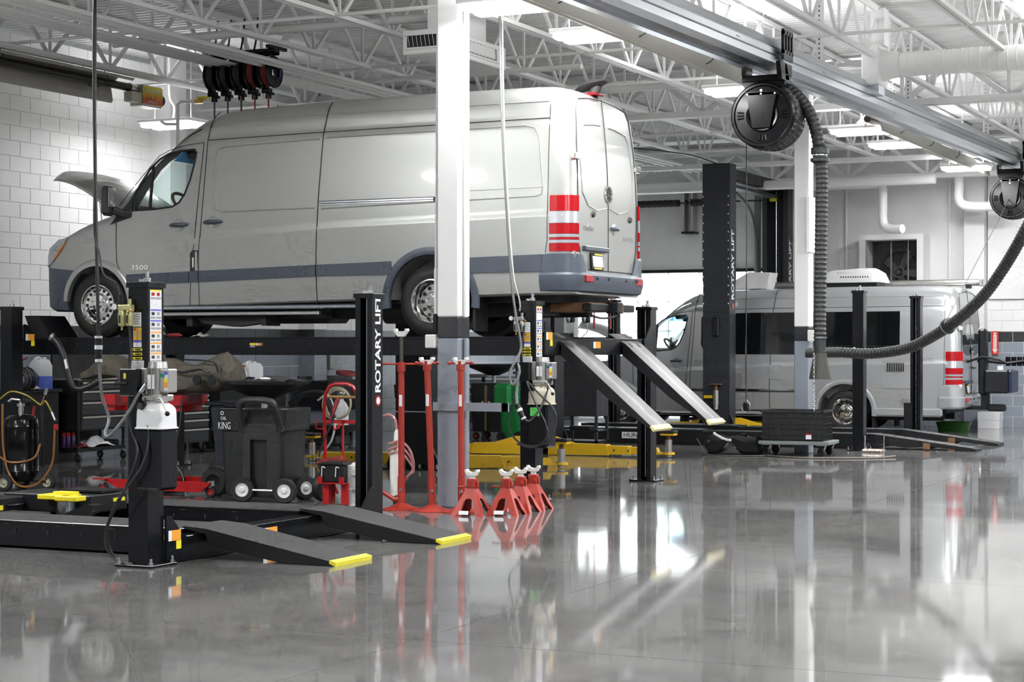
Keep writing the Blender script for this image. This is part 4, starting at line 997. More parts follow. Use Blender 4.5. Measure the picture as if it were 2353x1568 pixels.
    for i, (x, y, zt_) in enumerate(pth):
        p0 = Vector(pth[max(0, i - 1)][:2]); p1 = Vector(pth[min(len(pth) - 1, i + 1)][:2]); tn = (p1 - p0).normalized(); nn = Vector((tn.y, -tn.x))
        if nn.dot(Vector((x - 5.2, y))) < 0: nn = -nn
        def Q(o, z): return (x + nn.x * o, y + nn.y * o, z)
        rings.append([Q(-0.10, 0.47), Q(-0.05, 0.455), Q(0.005, 0.475), Q(0.03, 0.57), Q(0.03, 0.635), Q(0.012, 0.66), Q(0.008, zt_ - 0.01), Q(-0.01, zt_), Q(-0.08, zt_)])
    bo = MB().loft(rings).build('rear_bumper', DGREY if not camper else paint, root, 30)
    for sg in (-1, 1): MB().bx(6.03, 6.078, sg * 0.60, sg * 0.80, 0.565, 0.64, 0.008).build('reflector', LENS_R, bo)
    for yy in (-0.5, -0.2, 0.3, 0.62): MB().cyl((6.06, yy, 0.61), (6.092, yy, 0.61), 0.018, n=10).build('parking_sensor', INTER, bo)
    pl = MB().box((6.01, -0.36, 0.79), (0.02, 0.30, 0.18), 0.006, Matrix.Rotation(-0.12, 4, 'Y')).build('plate_frame', GAP, root)
    MB().box((6.022, -0.36, 0.79), (0.006, 0.26, 0.115), 0.0, Matrix.Rotation(-0.12, 4, 'Y')).build('number_plate', LABEL, pl, 0)
    MB().box((6.026, -0.36, 0.862), (0.006, 0.2, 0.016), 0.0, Matrix.Rotation(-0.12, 4, 'Y')).box((6.026, -0.36, 0.718), (0.006, 0.2, 0.016), 0.0, Matrix.Rotation(-0.12, 4, 'Y')).build('frame_lettering', LYEL, pl, 0)
    MB().bx(5.985, 6.035, -0.70, -0.06, 0.895, 0.945, 0.008).build('plate_lamp_bar', DGREY, root)
    return body
def hood(root, paint):
    """lifted bonnet seen from below, hinged at the windscreen"""
    hinge = Vector((0.14, 0, 1.50)); L = 1.36; ang = math.radians(31)
    d = Vector((-math.cos(ang), 0, math.sin(ang))); nrm = Vector((math.sin(ang), 0, math.cos(ang)))
    top = []; rings = []
    N, K = 16, 18
    for i in range(N + 1):
        u = i / N; r = []
        hw = interp([(0, 0.76), (0.5, 0.74), (0.75, 0.66), (0.92, 0.52), (1.0, 0.40)], u)
        for k in range(K + 1):
            t = -1 + 2 * k / K
            p = hinge + d * (L * u - 0.10 * t * t * u) + Vector((0, hw * t, 0)) + nrm * (0.10 * math.sin(PI * min(1, u * 0.9 + 0.1)) * 0.8 - 0.10 * abs(t) ** 2.4 - 0.17 * u ** 3)
            r.append(p)
        rings.append(r)
    vs = [p for r in rings for p in r] + [p - nrm * 0.03 for r in rings for p in r]; W_ = K + 1; T_ = (N + 1) * W_
    fs = []
    for i in range(N):
        for k in range(K):
            a = i * W_ + k; fs.append((a, a + 1, a + W_ + 1, a + W_)); fs.append((T_ + a + W_, T_ + a + W_ + 1, T_ + a + 1, T_ + a))
    edge = [k for k in range(W_)] + [i * W_ + K for i in range(1, N + 1)] + [N * W_ + k for k in range(K - 1, -1, -1)] + [i * W_ for i in range(N - 1, 0, -1)]
    for a, b in zip(edge, edge[1:] + edge[:1]): fs.append((a, b, T_ + b, T_ + a))
    h = MB().add(vs, fs).build('bonnet', paint, root, 40)
    mb = MB()
    for i in range(12):
        p = hinge + d * 0.2 - nrm * 0.135
        yy = -0.62 + i * 0.045; c = hinge + d * (0.16 + 0.012 * i) + Vector((0, yy, 0)) - nrm * 0.085
        mb.bar(c - d * 0.1, c + d * 0.1, 0.016, 0.03, up=nrm)
    mb.build('air_intake_grille', GAP, h, 0)
    MB().cyl((-0.12, -0.70, 1.25), (-0.20, -0.66, 1.62), 0.008, n=6).build('bonnet_strut', IVORY, h)
vA = thing('cargo_van', 'silver panel van with open bonnet raised on the four-post lift', 'van', (-13.573, 18.525, 1.646))
van(vA, PAINT_A, False); hood(vA, PAINT_A)
# rear roof camera pod, aerial, tow hitch
MB().loft([[(5.62 + a, b * w_, 2.64 + z) for a, b in ((0, -0.1), (0, 0.1), (0.02, 0.1), (0.02, -0.1))] for a, w_, z in ((0, 1, 0.02),)] + []) if False else None
cp = MB(); rings = []
for u in range(7):
    t = u / 6; w_ = 0.15 * math.sin(PI * (0.18 + 0.64 * t)); zc = 2.635 + 0.10 * t ** 0.7
    rings.append([(5.62 + 0.36 * t, a * w_, zc + b * 0.055 * math.sin(PI * (0.1 + 0.8 * t))) for a, b in ((-1, 0), (-0.6, 0.9), (0, 1.2), (0.6, 0.9), (1, 0), (0.5, -0.6), (-0.5, -0.6))])
pod = cp.loft(rings).build('roof_camera_pod', INTER, vA, 40)
MB().bx(5.78, 5.90, -0.12, 0.12, 2.585, 2.61, 0.01).build('brake_lamp', LENS_R, pod); MB().cyl((5.82, 0, 2.6), (5.86, 0, 2.70), 0.06).build('camera_mount', INTER, pod)
MB().cyl((1.75, 0.2, 2.58), (1.72, 0.2, 2.74), 0.006, n=6).build('roof_aerial', INTER, vA)
ht = MB().bx(5.55, 6.0, -0.55, -0.05, 0.26, 0.36, 0.01).build('tow_hitch', RUST, vA)
MB().bx(5.95, 6.05, -0.6, 0.62, 0.27, 0.35, 0.01).build('hitch_bar', BLACK2, ht); MB().bx(6.0, 6.14, -0.09, 0.05, 0.25, 0.37, 0.01).build('hitch_socket', BLACK2, ht)
MB().bx(6.05, 6.12, 0.06, 0.12, 0.25, 0.36, 0.004).build('socket_bracket', RUST, ht)
MB().tube(spline([(5.9, -0.4, 0.25), (6.0, -0.25, 0.2), (6.08, -0.1, 0.21), (6.1, 0.0, 0.25)], 6), 0.012, 6).build('trailer_wire', CABLE, ht)
# ================================================================ hanging equipment
def hose_mesh(mb, path, r, pitch=0.05, n=14, ridge=0.008):
    """ribbed hose along a smooth path"""
    P = [Vector(p) for p in path]; L = [0.0]
    for a, b in zip(P, P[1:]): L.append(L[-1] + (b - a).length)
    pts, rad = [], []; s_ = 0.0; i = 0; k = 0
    while s_ < L[-1]:
        while i < len(L) - 2 and L[i + 1] < s_: i += 1
        t = (s_ - L[i]) / max(1e-6, L[i + 1] - L[i]); pts.append(P[i].lerp(P[i + 1], t))
        rad.append(r + (ridge if k % 4 == 0 else (0.0 if k % 4 == 2 else ridge * 0.25))); s_ += pitch / 4; k += 1
    return mb.tube(pts, rad, n)
HOSE = mat('black exhaust hose', (0.018, 0.019, 0.020), 0.5, bump=0.3, bscale=90)
GLOSSB = mat('gloss black enamel', (0.005, 0.005, 0.006), 0.16, coat=0.0, spec=0.3)
# --- exhaust rail along y, slightly rising
def rz(y): return 4.44 + 0.0157 * (y - 17.7)
RX = -6.0
rail = thing('exhaust_rail', 'long galvanised exhaust extraction rail crossing the ceiling', 'exhaust rail', (RX, 6.0, 0))
prof = [(-0.17, 0.0), (-0.05, -0.012), (-0.05, 0.01), (0.05, 0.01), (0.05, -0.012), (0.12, 0.0), (0.165, 0.05), (0.165, 0.12), (0.145, 0.13), (0.165, 0.14), (0.165, 0.20), (0.145, 0.21), (0.16, 0.225), (0.13, 0.31), (-0.13, 0.31), (-0.17, 0.2)]
for a, b in ((0, 8.2), (8.2, 18.1), (18.1, 24.4), (24.4, 30.0)):
    n = len(prof)
    vs = [(x, a + 0.003, rz(6 + a) + z) for x, z in prof] + [(x, b - 0.003, rz(6 + b) + z) for x, z in prof]
    MB().add(vs, [tuple(range(n - 1, -1, -1)), tuple(range(n, 2 * n))] + [(i, (i + 1) % n, n + (i + 1) % n, n + i) for i in range(n)]).build('rail_section', STEEL, rail, 30)
mb = MB()
for k in range(7):
    y = 11.6 + k * 3.1; mb.cyl((0.165, y, rz(6 + y) + 0.17), (0.172, y, rz(6 + y) + 0.17), 0.01, n=8).cyl((0.165, y + 0.06, rz(6 + y) + 0.17), (0.172, y + 0.06, rz(6 + y) + 0.17), 0.01, n=8)
mb.build('rail_rivet', ZINC, rail)
for y in (15.36, 19.8, 25.3):
    st = MB().bx(-0.11, -0.03, y - 0.02, y + 0.02, rz(6 + y) + 0.3, 5.75).bx(-0.11, -0.03, y + 0.03, y + 0.034, rz(6 + y) + 0.3, 5.75).build('slotted_strut', WHITE2, rail, 0)
    mb = MB(); z = rz(6 + y) + 0.36
    while z < 5.7: mb.bx(-0.077, -0.063, y - 0.022, y - 0.0195, z, z + 0.022); z += 0.055
    mb.build('strut_slot', INK, st, 0)
def exhaust_reel(label, y, zc, R, hose_path=None):
    t = thing('exhaust_hose_reel', label, 'hose reel', (RX, y, 0), 0, 'exhaust hose reels on the rail')
    zr = rz(y)
    # trolley around the rail
    tr = MB().bx(-0.24, -0.2, -0.02, 0.22, zr - 0.05, zr + 0.36).bx(0.2, 0.24, -0.02, 0.22, zr - 0.05, zr + 0.06).bx(-0.24, 0.24, -0.02, 0.22, zr - 0.12, zr - 0.05, 0.01).build('trolley', GLOSSB, t, 0)
    MB().prism([(-0.2, 0.06), (0.02, 0.06), (0.14, -0.12), (-0.14, -0.12)], (0.24, 0.0, zr), (0, 1, 0), (0, 0, 1), (-0.05, 0, 0)).build('trolley_skirt', GLOSSB, tr, 0)
    cg = MB()
    for xx in (0.205,):
        for k in range(4): cg.bx(xx, xx + 0.03, -0.05 + k * 0.1, -0.02 + k * 0.1, zr + 0.16, zr + 0.40)
        cg.bx(xx, xx + 0.03, -0.05, 0.28, zr + 0.36, zr + 0.42).bx(xx, xx + 0.03, -0.05, 0.28, zr + 0.10, zr + 0.20)
    cg.build('trolley_cage', GLOSSB, tr, 0)
    MB().prism([(-0.18, 0), (0.18, 0), (0.24, 0.13), (-0.24, 0.13)], (0, -0.02, zr - 0.25), (1, 0, 0), (0, 0, 1), (0, 0.2, 0)).build('neck', GLOSSB, tr, 0)
    # hanging bracket plates front and back
    top = zr - 0.25
    for y0 in (-0.10, 0.42):
        br = MB().prism([(-0.165, top), (0.165, top), (0.095, zc - 0.14), (-0.095, zc - 0.14)], (0, y0, 0), (1, 0, 0), (0, 0, 1), (0, 0.012, 0)).bx(-0.175, 0.175, y0, y0 + 0.05, top - 0.02, top + 0.005).build('bracket', GLOSSB, t, 0)
        for xx in (-0.15, 0.0, 0.15):
            MB().cyl((xx, y0 - 0.004, top - 0.01), (xx, y0, top - 0.01), 0.01, n=8).build('bolt', ZINC, br)
    MB().bx(-0.17, 0.17, -0.1, 0.45, top - 0.005, top + 0.012).build('bracket_top', GLOSSB, t, 0)
    b0 = MB().cyl((0.0, -0.105, zc), (0.0, -0.09, zc), 0.03, n=14).build('axle_cap', GLOSSB, t)
    MB().cyl((0.0, -0.104, zc + 0.25), (0.0, -0.1, zc + 0.25), 0.014, n=10).build('plate_bolt', ZINC, t)
    # two pressed flanges with ribs
    for y0, sgn in ((-0.045, -1), (0.36, 1)):
        f = MB().lathe([(0.0, 0.0), (R * 0.36, 0.0), (R * 0.42, 0.02), (R * 0.48, 0.022), (R * 0.52, 0.0), (R * 0.86, -0.004), (R * 0.89, 0.012), (R * 0.95, 0.012), (R, -0.005), (R, -0.02), (0.0, -0.02)], (0, y0, zc), (0, sgn, 0), 48).build('flange', GLOSSB, t, 25)
        mb = MB()
        for q in range(4):
            for k in (-1, 0, 1):
                a = PI / 4 * 0 + q * PI / 2 + k * 0.13 + (PI / 2 * 0.0) - PI / 2 * 0
                p0 = Vector((R * 0.58 * math.cos(a), y0 + sgn * 0.002, zc + R * 0.58 * math.sin(a))); p1 = Vector((R * 0.8 * math.cos(a), y0 + sgn * 0.002, zc + R * 0.8 * math.sin(a)))
                mb.tube([p0, p0.lerp(p1, 0.1), p0.lerp(p1, 0.9), p1], [0.002, 0.009, 0.009, 0.002], 8)
        mb.build('pressed_rib', GLOSSB, f)
    MB().cyl((0, -0.04, zc), (0, 0.36, zc), R * 0.45, n=24).build('drum', GLOSSB, t)
    # wound hose and its falling end
    hp = []
    for k in range(70):
        a = -2.2 * PI * 2 + k * (2.45 * PI * 2 / 69); hp.append((R * 0.86 * math.cos(-a + 0.25), 0.05 + 0.24 * k / 69, zc + R * 0.86 * math.sin(-a + 0.25)))
    hose_mesh(MB(), hp, 0.06).build('wound_hose', HOSE, t, 30)
    return t
r1 = exhaust_reel('large gloss black exhaust hose reel with its hose hanging to the floor area', 18.99, 3.985, 0.35)
r2 = exhaust_reel('smaller looking black exhaust hose reel at the right edge of the picture', 33.11, 4.127, 0.36)
# hanging exhaust hose, a thing of its own
hh = thing('exhaust_hose', 'ribbed black exhaust hose hanging straight down with a cone nozzle', 'exhaust hose', (-5.47, 19.26, 1.2))
pth = spline([(-0.66, -0.02, 3.08), (-0.42, 0.0, 3.12), (-0.22, 0.0, 2.98), (-0.07, 0.0, 2.72), (0.0, 0.0, 2.38), (0.02, 0, 2.1), (0.01, 0, 1.4), (0, 0, 0.7), (0, 0, 0.44)], 10)
hose_mesh(MB(), pth, 0.061).build('hose', HOSE, hh, 30)
MB().lathe([(0.066, 0), (0.10, 0.02), (0.10, 0.05), (0.075, 0.06), (0.075, 0.09), (0.095, 0.10), (0.095, 0.16), (0.06, 0.19)], (0.0, 0, 2.28), n=24).build('stop_flange', HOSE, hh, 25)
MB().lathe([(0.077, 0), (0.079, 0.0), (0.079, 0.02), (0.077, 0.02)], (0.0, 0, 2.36), n=24).lathe([(0.07, 0), (0.073, 0), (0.073, 0.018), (0.07, 0.018)], (0, 0, 0.43), n=24).build('clamp_band', STEEL, hh)
MB().cyl((0, 0, 0.26), (0, 0, 0.45), 0.062, n=24).build('coupling', HOSE, hh)
MB().lathe([(0.07, 0.27), (0.075, 0.22), (0.112, 0.03), (0.114, 0.0), (0.105, 0.0), (0.06, 0.26)], (0, 0, 0), n=28).build('nozzle', mat('worn rubber cone', (0.03, 0.028, 0.022), 0.6, vary=0.3, scale=10), hh)
mb = MB(); z = 0.26; k = 0
while z > -0.32:
    a = (0.01, 0) if k % 2 else (0, 0.01)
    mb.tube([(-0.03 + a[0] * math.cos(t_) , -0.118 + a[1] * math.cos(t_), z + 0.016 * math.sin(t_)) for t_ in [2 * PI * q / 10 for q in range(10)]], 0.003, 5, True); z -= 0.024; k += 1
mb.build('pull_chain', ZINC, hh)
# swagged second hose
sw_p = [(-6.706, 23.369, 1.464), (-6.413, 23.40, 1.47), (-5.959, 23.278, 1.455), (-5.467, 23.068, 1.516), (-5.085, 22.805, 1.659), (-4.692, 22.438, 1.864), (-4.312, 22.064, 2.136), (-4.007, 21.765, 2.474), (-3.743, 21.448, 2.823), (-3.484, 21.238, 3.262), (-3.3, 21.1, 3.8), (-3.25, 21.05, 4.6), (-3.25, 21.05, 5.76)]
h2 = thing('exhaust_hose', 'ribbed black exhaust hose swagged up to the right in front of the camper', 'exhaust hose', (-6.7, 23.37, 1.464))
O2 = Vector((-6.7, 23.37, 1.464))
hose_mesh(MB(), [p - O2 for p in spline(sw_p, 12)][8:], 0.062).build('hose', HOSE, h2, 30)
MB().cyl((-0.12, -0.0, 0), (0.32, 0.02, 0.005), 0.066, n=20).build('coupling', HOSE, h2)
c_ = Vector((-4.83, 22.57, 1.79)) - O2; d_ = Vector((0.39, -0.37, 0.21)).normalized()
MB().cyl(c_ - d_ * 0.05, c_ + d_ * 0.05, 0.088, n=24).cyl(c_ - d_ * 0.012, c_ + d_ * 0.012, 0.098, n=24).build('stop_flange', HOSE, h2)
MB().cyl(c_ - d_ * 0.03 , c_ - d_ * 0.02, 0.09, n=24).build('clamp_band', IVORY, h2)
c_ = Vector((-6.2, 23.4, 1.463)) - O2; MB().cyl(c_, c_ + Vector((0.012, 0, 0)), 0.072, n=20).build('end_band', STEEL, h2)
MB().cyl(Vector((-6.02, 33.05, 4.1)) - O2, Vector((-4.85, 22.6, 1.87)) - O2, 0.006, n=6).build('pull_cable', CABLE, h2)
# --- rack of five small hose reels
rk = thing('hose_reel_rack', 'black ceiling bar carrying five hose reels', 'rack', (-12.95, 19.62, 0))
zb = 5.17
MB().bx(-0.52, 0.52, -0.05, 0.05, zb, zb + 0.05, 0.006).bx(-0.52, 0.52, 0.05, 0.056, zb - 0.03, zb + 0.05).build('mount_bar', BLACK, rk, 0)
for xx in (-0.45, 0.45): MB().bx(xx - 0.03, xx + 0.03, -0.1, 0.3, zb + 0.05, zb + 0.09).build('hanger', BLACK, rk, 0)
RH = mat('red air hose', (0.28, 0.03, 0.02), 0.5); GH = mat('grey air hose', (0.05, 0.05, 0.052), 0.5)
zc = 4.93
for i in range(5):
    x = -13.33 + i * 0.199
    t = thing('hose_reel', ['black fluid hose reel, leftmost of the five on the rack', 'black fluid hose reel, second from left on the rack', 'black fluid hose reel in the middle of the rack', 'black reel with red hose, second from right on the rack', 'black reel with red hose, rightmost of the five on the rack'][i], 'hose reel', (x, 19.62, 0), 0, 'hose reels on the ceiling rack')
    for xx, sg in ((-0.055, -1), (0.055, 1)):
        MB().lathe([(0.085, 0.0), (0.185, 0.002), (0.195, 0.012), (0.198, 0.0), (0.185, -0.008), (0.085, -0.008)], (xx, 0, zc), (sg, 0, 0), 32, closed=True).build('flange', GLOSSB, t, 30)
    rings = MB()
    for k in range(5): rings.tube(arc((-0.04 + k * 0.02, 0, zc), 0.155 - 0.004 * (k % 2), 0, 2 * PI, 28, (0, 1, 0), (0, 0, 1))[:-1], 0.0115, 6, True)
    rings.build('wound_hose', RH if i > 2 else GH, t)
    MB().cyl((-0.05, 0, zc), (0.05, 0, zc), 0.085, n=20).cyl((-0.08, 0, zc), (0.075, 0, zc), 0.035, n=12).build('hub', GLOSSB, t)
    MB().bx(0.03, 0.07, -0.04, 0.02, zc - 0.05, zc + 0.03, 0.01).build('swivel', ZINC, t)
    MB().bx(-0.10, -0.07, -0.04, 0.04, zc - 0.2, zb, 0.005).bx(-0.10, 0.05, -0.03, 0.03, zc + 0.2, zb, 0.005).build('arm', GLOSSB, t, 0)
    MB().bx(-0.10, 0.03, -0.05, 0.02, zc - 0.26, zc - 0.2, 0.01).bx(-0.03, 0.07, -0.06, 0.0, zc - 0.29, zc - 0.25, 0.008).cyl((0.0, -0.03, zc - 0.33), (0.0, -0.03, zc - 0.28), 0.04, n=12).build('guide', GLOSSB, t)
    MB().cyl((0.0, -0.03, 3.4), (0.0, -0.03, zc - 0.3), 0.011, n=8).build('hose_end', RH if i > 2 else GH, t)
    if i in (4, 3, 2): MB().bx(0.068, 0.0695, 0.11, 0.15, zc - 0.05, zc + 0.05).build('sticker', mat('blue sticker', (0.03, 0.03, 0.25), 0.4), t, 0)
    if i < 4:
        MB().tube(spline([(0.05, -0.05, zc - 0.02), (-0.06, -0.09, zc + 0.06), (-0.02, -0.06, zc + 0.2), (0.02, -0.04, zb + 0.15), (0.03, 0.0, zb + 0.45)], 8), 0.013, 8).build('feed_hose', CABLE if i > 1 else GCABLE, t)
# --- tube heater on the left
def tube_heater(name, label, x, z, y0, y1, tilt, end_box):
    t = thing(name, label, 'tube heater', (x, y0, z))
    L = y1 - y0; M = Matrix.Rotation(tilt, 4, 'Y')
    sec = [(-0.24, -0.09), (-0.20, -0.09), (-0.10, 0.09), (0.10, 0.09), (0.20, -0.09), (0.24, -0.09)]
    sec2 = [(a * 0.985, b - 0.005) for a, b in reversed(sec)]
    poly = sec + sec2; n = len(poly); q = [M @ Vector((a, 0, b)) for a, b in poly]
    REFL = mat('dull heater reflector', (0.50, 0.48, 0.43), 0.45, 0.25, vary=0.1)
    MB().add([(p.x, 0, p.z) for p in q] + [(p.x, L - 0.25, p.z) for p in q], [tuple(range(n - 1, -1, -1)), tuple(range(n, 2 * n))] + [(i, (i + 1) % n, n + (i + 1) % n, n + i) for i in range(n)]).build('reflector', REFL, t, 0)
    MB().cyl((0, -0.2, 0), (0, L, 0), 0.052, n=20).build('heater_tube', mat('burnt steel tube', (0.05, 0.045, 0.04), 0.4, 0.6, vary=0.3, scale=6), t)
    k = 1.1
    while k < L:
        c = (0, k, 0); MB().tube(spline([(-0.16, k, 0.02), (-0.1, k, 0.16), (0, k, 0.22), (0.1, k + 0.05, 0.17), (0.16, k + 0.1, 0.1), (0.2, k + 0.1, -0.02), (0.1, k, -0.1), (-0.02, k, -0.07)], 4), 0.006, 6).build('wire_hanger', CABLE, t)
        if end_box: MB().cyl((0, k, 0.22), (0, k, 5.08 - z), 0.007, n=6).build('chain', ZINC, t)
        k += 1.95
    return t, L
t, L = tube_heater('tube_heater', 'long sooty radiant tube heater under the block wall with orange maker plate', -14.8, 4.9, 14.0, 19.85, math.radians(-38), True)
bb = MB().bx(-0.11, 0.11, L + 0.12, L + 0.52, -0.22, 0.06, 0.01).cyl((0, L - 0.05, 0), (0, L + 0.15, -0.02), 0.06, n=16).build('burner_box', ALU, t)
SIGN = bpy.data.materials.new('sunrise sign print'); SIGN.use_nodes = True
_nt = SIGN.node_tree; _g = _nt.nodes.new('ShaderNodeTexCoord'); _s = _nt.nodes.new('ShaderNodeSeparateXYZ'); _r = _nt.nodes.new('ShaderNodeValToRGB')
_nt.links.new(_g.outputs['Generated'], _s.inputs[0]); _nt.links.new(_s.outputs['Z'], _r.inputs[0]); _nt.links.new(_r.outputs[0], _nt.nodes['Principled BSDF'].inputs['Base Color'])
_r.color_ramp.elements[0].color = (0.62, 0.12, 0.02, 1); _r.color_ramp.elements[1].color = (0.72, 0.60, 0.01, 1); _r.color_ramp.elements[0].position = 0.25; _r.color_ramp.elements[1].position = 0.75
sg_ = MB().bx(0.11, 0.116, L + 0.10, L + 0.53, -0.19, 0.04).build('maker_plate', SIGN, t, 0)
text('maker_lettering', 'SOLARONICS', 0.075, LWHITE, t, (0.118, L + 0.315, -0.02), (PI / 2, 0, PI / 2), 0.0008, sx=0.85)
text('maker_phone', '800-223-5335', 0.04, LWHITE, t, (0.118, L + 0.315, -0.16), (PI / 2, 0, PI / 2), 0.0008)
MB().tube(arc((0.118, L + 0.315, -0.08), 0.05, PI, 2 * PI, 14, (0, 1, 0), (0, 0, 1)), 0.004, 5).build('sun_arc', mat('dark orange ink', (0.35, 0.05, 0.01), 0.5), t)
MB().cyl((0.0, L + 0.52, -0.1), (0.0, L + 0.64, -0.1), 0.08, n=16).build('blower', BLACK2, bb)
MB().bx(-0.02, 0.10, L - 0.12, L + 0.14, -0.19, -0.06).build('rating_plate', mat('beige plate', (0.55, 0.53, 0.42), 0.5), bb, 0)
t2, L2 = tube_heater('tube_heater', 'beige tube heater trough hanging under the exhaust rail', -6.75, 4.63, 8.0, 20.4, math.radians(20), False)
t3, L3 = tube_heater('tube_heater', 'far tube heater beyond the large reel under the rail', -6.75, 4.78, 26.4, 34.6, math.radians(20), False)
# gas pipe with yellow valve by the burner
gp_ = thing('gas_pipe', 'white gas pipe with a yellow valve handle beside the heater burner', 'pipe', (-14.6, 20.6, 4.2))
MB().tube([(0, 0, 0), (0, 0, 0.56), (0.04, 0.02, 0.6), (0.5, 0.25, 0.62), (0.75, 0.37, 0.64), (0.8, 0.4, 0.7), (0.8, 0.4, 1.58)], 0.026, 10).tube([(0, 0, 0.3), (-0.15, -0.07, 0.3), (-0.2, -0.1, 0.34)], 0.02, 8).build('pipe', WHITE2, gp_)
MB().bx(0.25, 0.42, 0.09, 0.14, 0.63, 0.66).build('valve_handle', YELTIP, gp_, 0); MB().cyl((0.2, 0.1, 0.605), (0.3, 0.15, 0.61), 0.035, n=10).build('valve_body', BRASS, gp_)
# --- air diffuser box on a duct
df = thing('air_diffuser', 'white ceiling air diffuser box with louvred grilles behind the near column', 'air vent', (-9.45, 18.6, 0))
MB().bx(-0.3, 0.22, -0.68, 0.85, 4.72, 4.98, 0.01).bx(-0.2, 0.14, -0.3, 0.5, 4.98, 5.75, 0.01).build('plenum', WHITE2, df)
mb = MB().bx(-0.24, 0.12, -0.685, -0.679, 4.79, 4.92); mb.build('grille_recess', INK, df, 0)
for k in range(7): MB().bar((-0.21 + k * 0.05, -0.685, 4.80), (-0.23 + k * 0.05, -0.685, 4.915), 0.004, 0.03, up=(0.5, -1, 0)).build('louvre', WHITE2, df, 0)
for a_ in (4.775, 4.92): MB().bx(-0.26, 0.14, -0.70, -0.68, a_, a_ + 0.016).build('grille_frame', WHITE2, df, 0)
MB().bx(0.219, 0.225, -0.4, 0.6, 4.79, 4.92).build('grille_recess', mat('vent shadow grey', (0.3, 0.3, 0.3), 0.7), df, 0)
for k in range(10): MB().bar((0.227, -0.33 + k * 0.09, 4.80), (0.227, -0.36 + k * 0.09, 4.915), 0.004, 0.07, up=(1, 0.6, 0)).build('louvre', WHITE2, df, 0)
for a_ in (4.77, 4.925): MB().bx(0.215, 0.235, -0.43, 0.63, a_, a_ + 0.018).build('grille_frame', WHITE2, df, 0)
# --- spiral duct with plenum at upper right
dc = thing('spiral_duct', 'white spiral air duct with end box at the upper right', 'duct', (-5.78, 22.9, 5.02))
mb = MB(); prf = []
for k in range(60):
    x = 0.3 + k * 0.11; prf += [(0.150, x), (0.150, x + 0.09), (0.157, x + 0.095), (0.157, x + 0.105)]
mb.lathe(prf, (0, 0, 0), (1, 0, 0), 28).build('duct', WHITE2, dc, 40)
MB().lathe([(0.2, 0.08), (0.17, 0.18), (0.155, 0.3)], (0, 0, 0), (1, 0, 0), 24).build('boot', WHITE2, dc)
MB().bx(-0.14, 0.08, -0.22, 0.22, -0.25, 0.24, 0.015).bx(-0.05, 0.12, -0.12, 0.12, 0.24, 0.7).build('plenum', WHITE2, dc)
MB().bx(-0.1, 0.06, -0.15, 0.15, -0.36, -0.25).build('outlet', STEEL, dc, 0)
# downpipe by the fan wall
dp = MB().tube(spline([(-10.1, 35.0, 4.62), (-9.0, 35.0, 4.62), (-8.75, 35.0, 4.58), (-8.72, 35.0, 4.3), (-8.72, 35.0, 3.95), (-8.66, 34.98, 3.8), (-8.5, 34.9, 3.75), (-8.3, 34.8, 3.75)], 6), 0.085, 14).build('drain_pipe', WHITE2); tag(dp, 'white elbowed pipe dropping above the wall fan', 'pipe')
dp = MB().tube(spline([(-7.7, 35.3, 4.95), (-7.4, 35.3, 4.9), (-7.35, 35.3, 4.6), (-7.35, 35.3, 4.3), (-7.2, 35.3, 4.18), (-6.7, 35.4, 4.16)], 6), 0.09, 14).build('drain_pipe', WHITE2); tag(dp, 'white elbowed pipe beside the small exhaust reel', 'pipe')
# --- drop cords
dcord = thing('power_cord', 'grey power cord with black and white plug looping down to the near lift', 'power cord', (-8.41, 10.852, 0))
MB().tube(spline([(0, 0.1, 4.9), (0, 0, 4.03), (0.005, 0, 2.84), (0.02, 0.01, 1.9), (0.025, 0.012, 1.62)], 8), 0.013, 8).build('cord_upper', CABLE, dcord)
pg = MB().cyl((0.025, 0.012, 1.455), (0.027, 0.012, 1.62), 0.026, n=16).build('plug', BLACK2, dcord)
MB().cyl((0.026, 0.012, 1.525), (0.026, 0.012, 1.555), 0.0285, n=16).cyl((0.025, 0.012, 1.605), (0.025, 0.012, 1.622), 0.028, n=16).cyl((0.027, 0.012, 1.435), (0.027, 0.012, 1.456), 0.026, n=16).build('plug_band', LABEL, pg)
MB().tube(spline([(0.027, 0.012, 1.44), (0.05, 0.02, 1.2), (0.095, 0.04, 1.037), (0.17, -0.1, 0.94), (0.235, -0.16, 0.912), (0.32, -0.2, 0.95), (0.42, -0.17, 1.08), (0.5, -0.17, 1.2), (0.545, -0.155, 1.265)], 10), 0.011, 8).build('cord_loop', GCABLE, dcord)
MB().cyl((0.52, -0.16, 1.23), (0.56, -0.15, 1.285), 0.017, n=10).build('strain_relief', STEEL, dcord)
ah = MB().tube(spline([(-8.40, 10.86, 5.0), (-8.402, 10.85, 3.2), (-8.412, 10.85, 2.41), (-8.33, 10.80, 2.22), (-8.245, 10.74, 2.06), (-8.12, 10.72, 1.99), (-8.09, 10.72, 1.9)], 10), 0.007, 8).build('air_hose', CABLE); tag(ah, 'thin black air hose slanting to the near lift regulator', 'hose')
ah = MB().tube(spline([(-8.0, 10.7, 1.79), (-7.99, 10.715, 1.5), (-7.99, 10.69, 1.28), (-7.98, 10.69, 1.0), (-7.88, 10.64, 0.8), (-8.0, 10.62, 0.5), (-8.14, 10.66, 0.3), (-8.17, 10.7, 0.15), (-8.12, 10.74, 0.04), (-8.0, 10.75, 0.02)], 10), 0.008, 8).tube(spline([(-7.86, 10.70, 1.19), (-7.8, 10.66, 0.9), (-7.84, 10.62, 0.7), (-8.02, 10.61, 0.48), (-8.15, 10.65, 0.28), (-8.18, 10.69, 0.13), (-8.12, 10.73, 0.035), (-8.0, 10.75, 0.015)], 10), 0.008, 8).build('air_line', CABLE); tag(ah, 'pair of black hydraulic lines looping down the near lift post', 'hose')
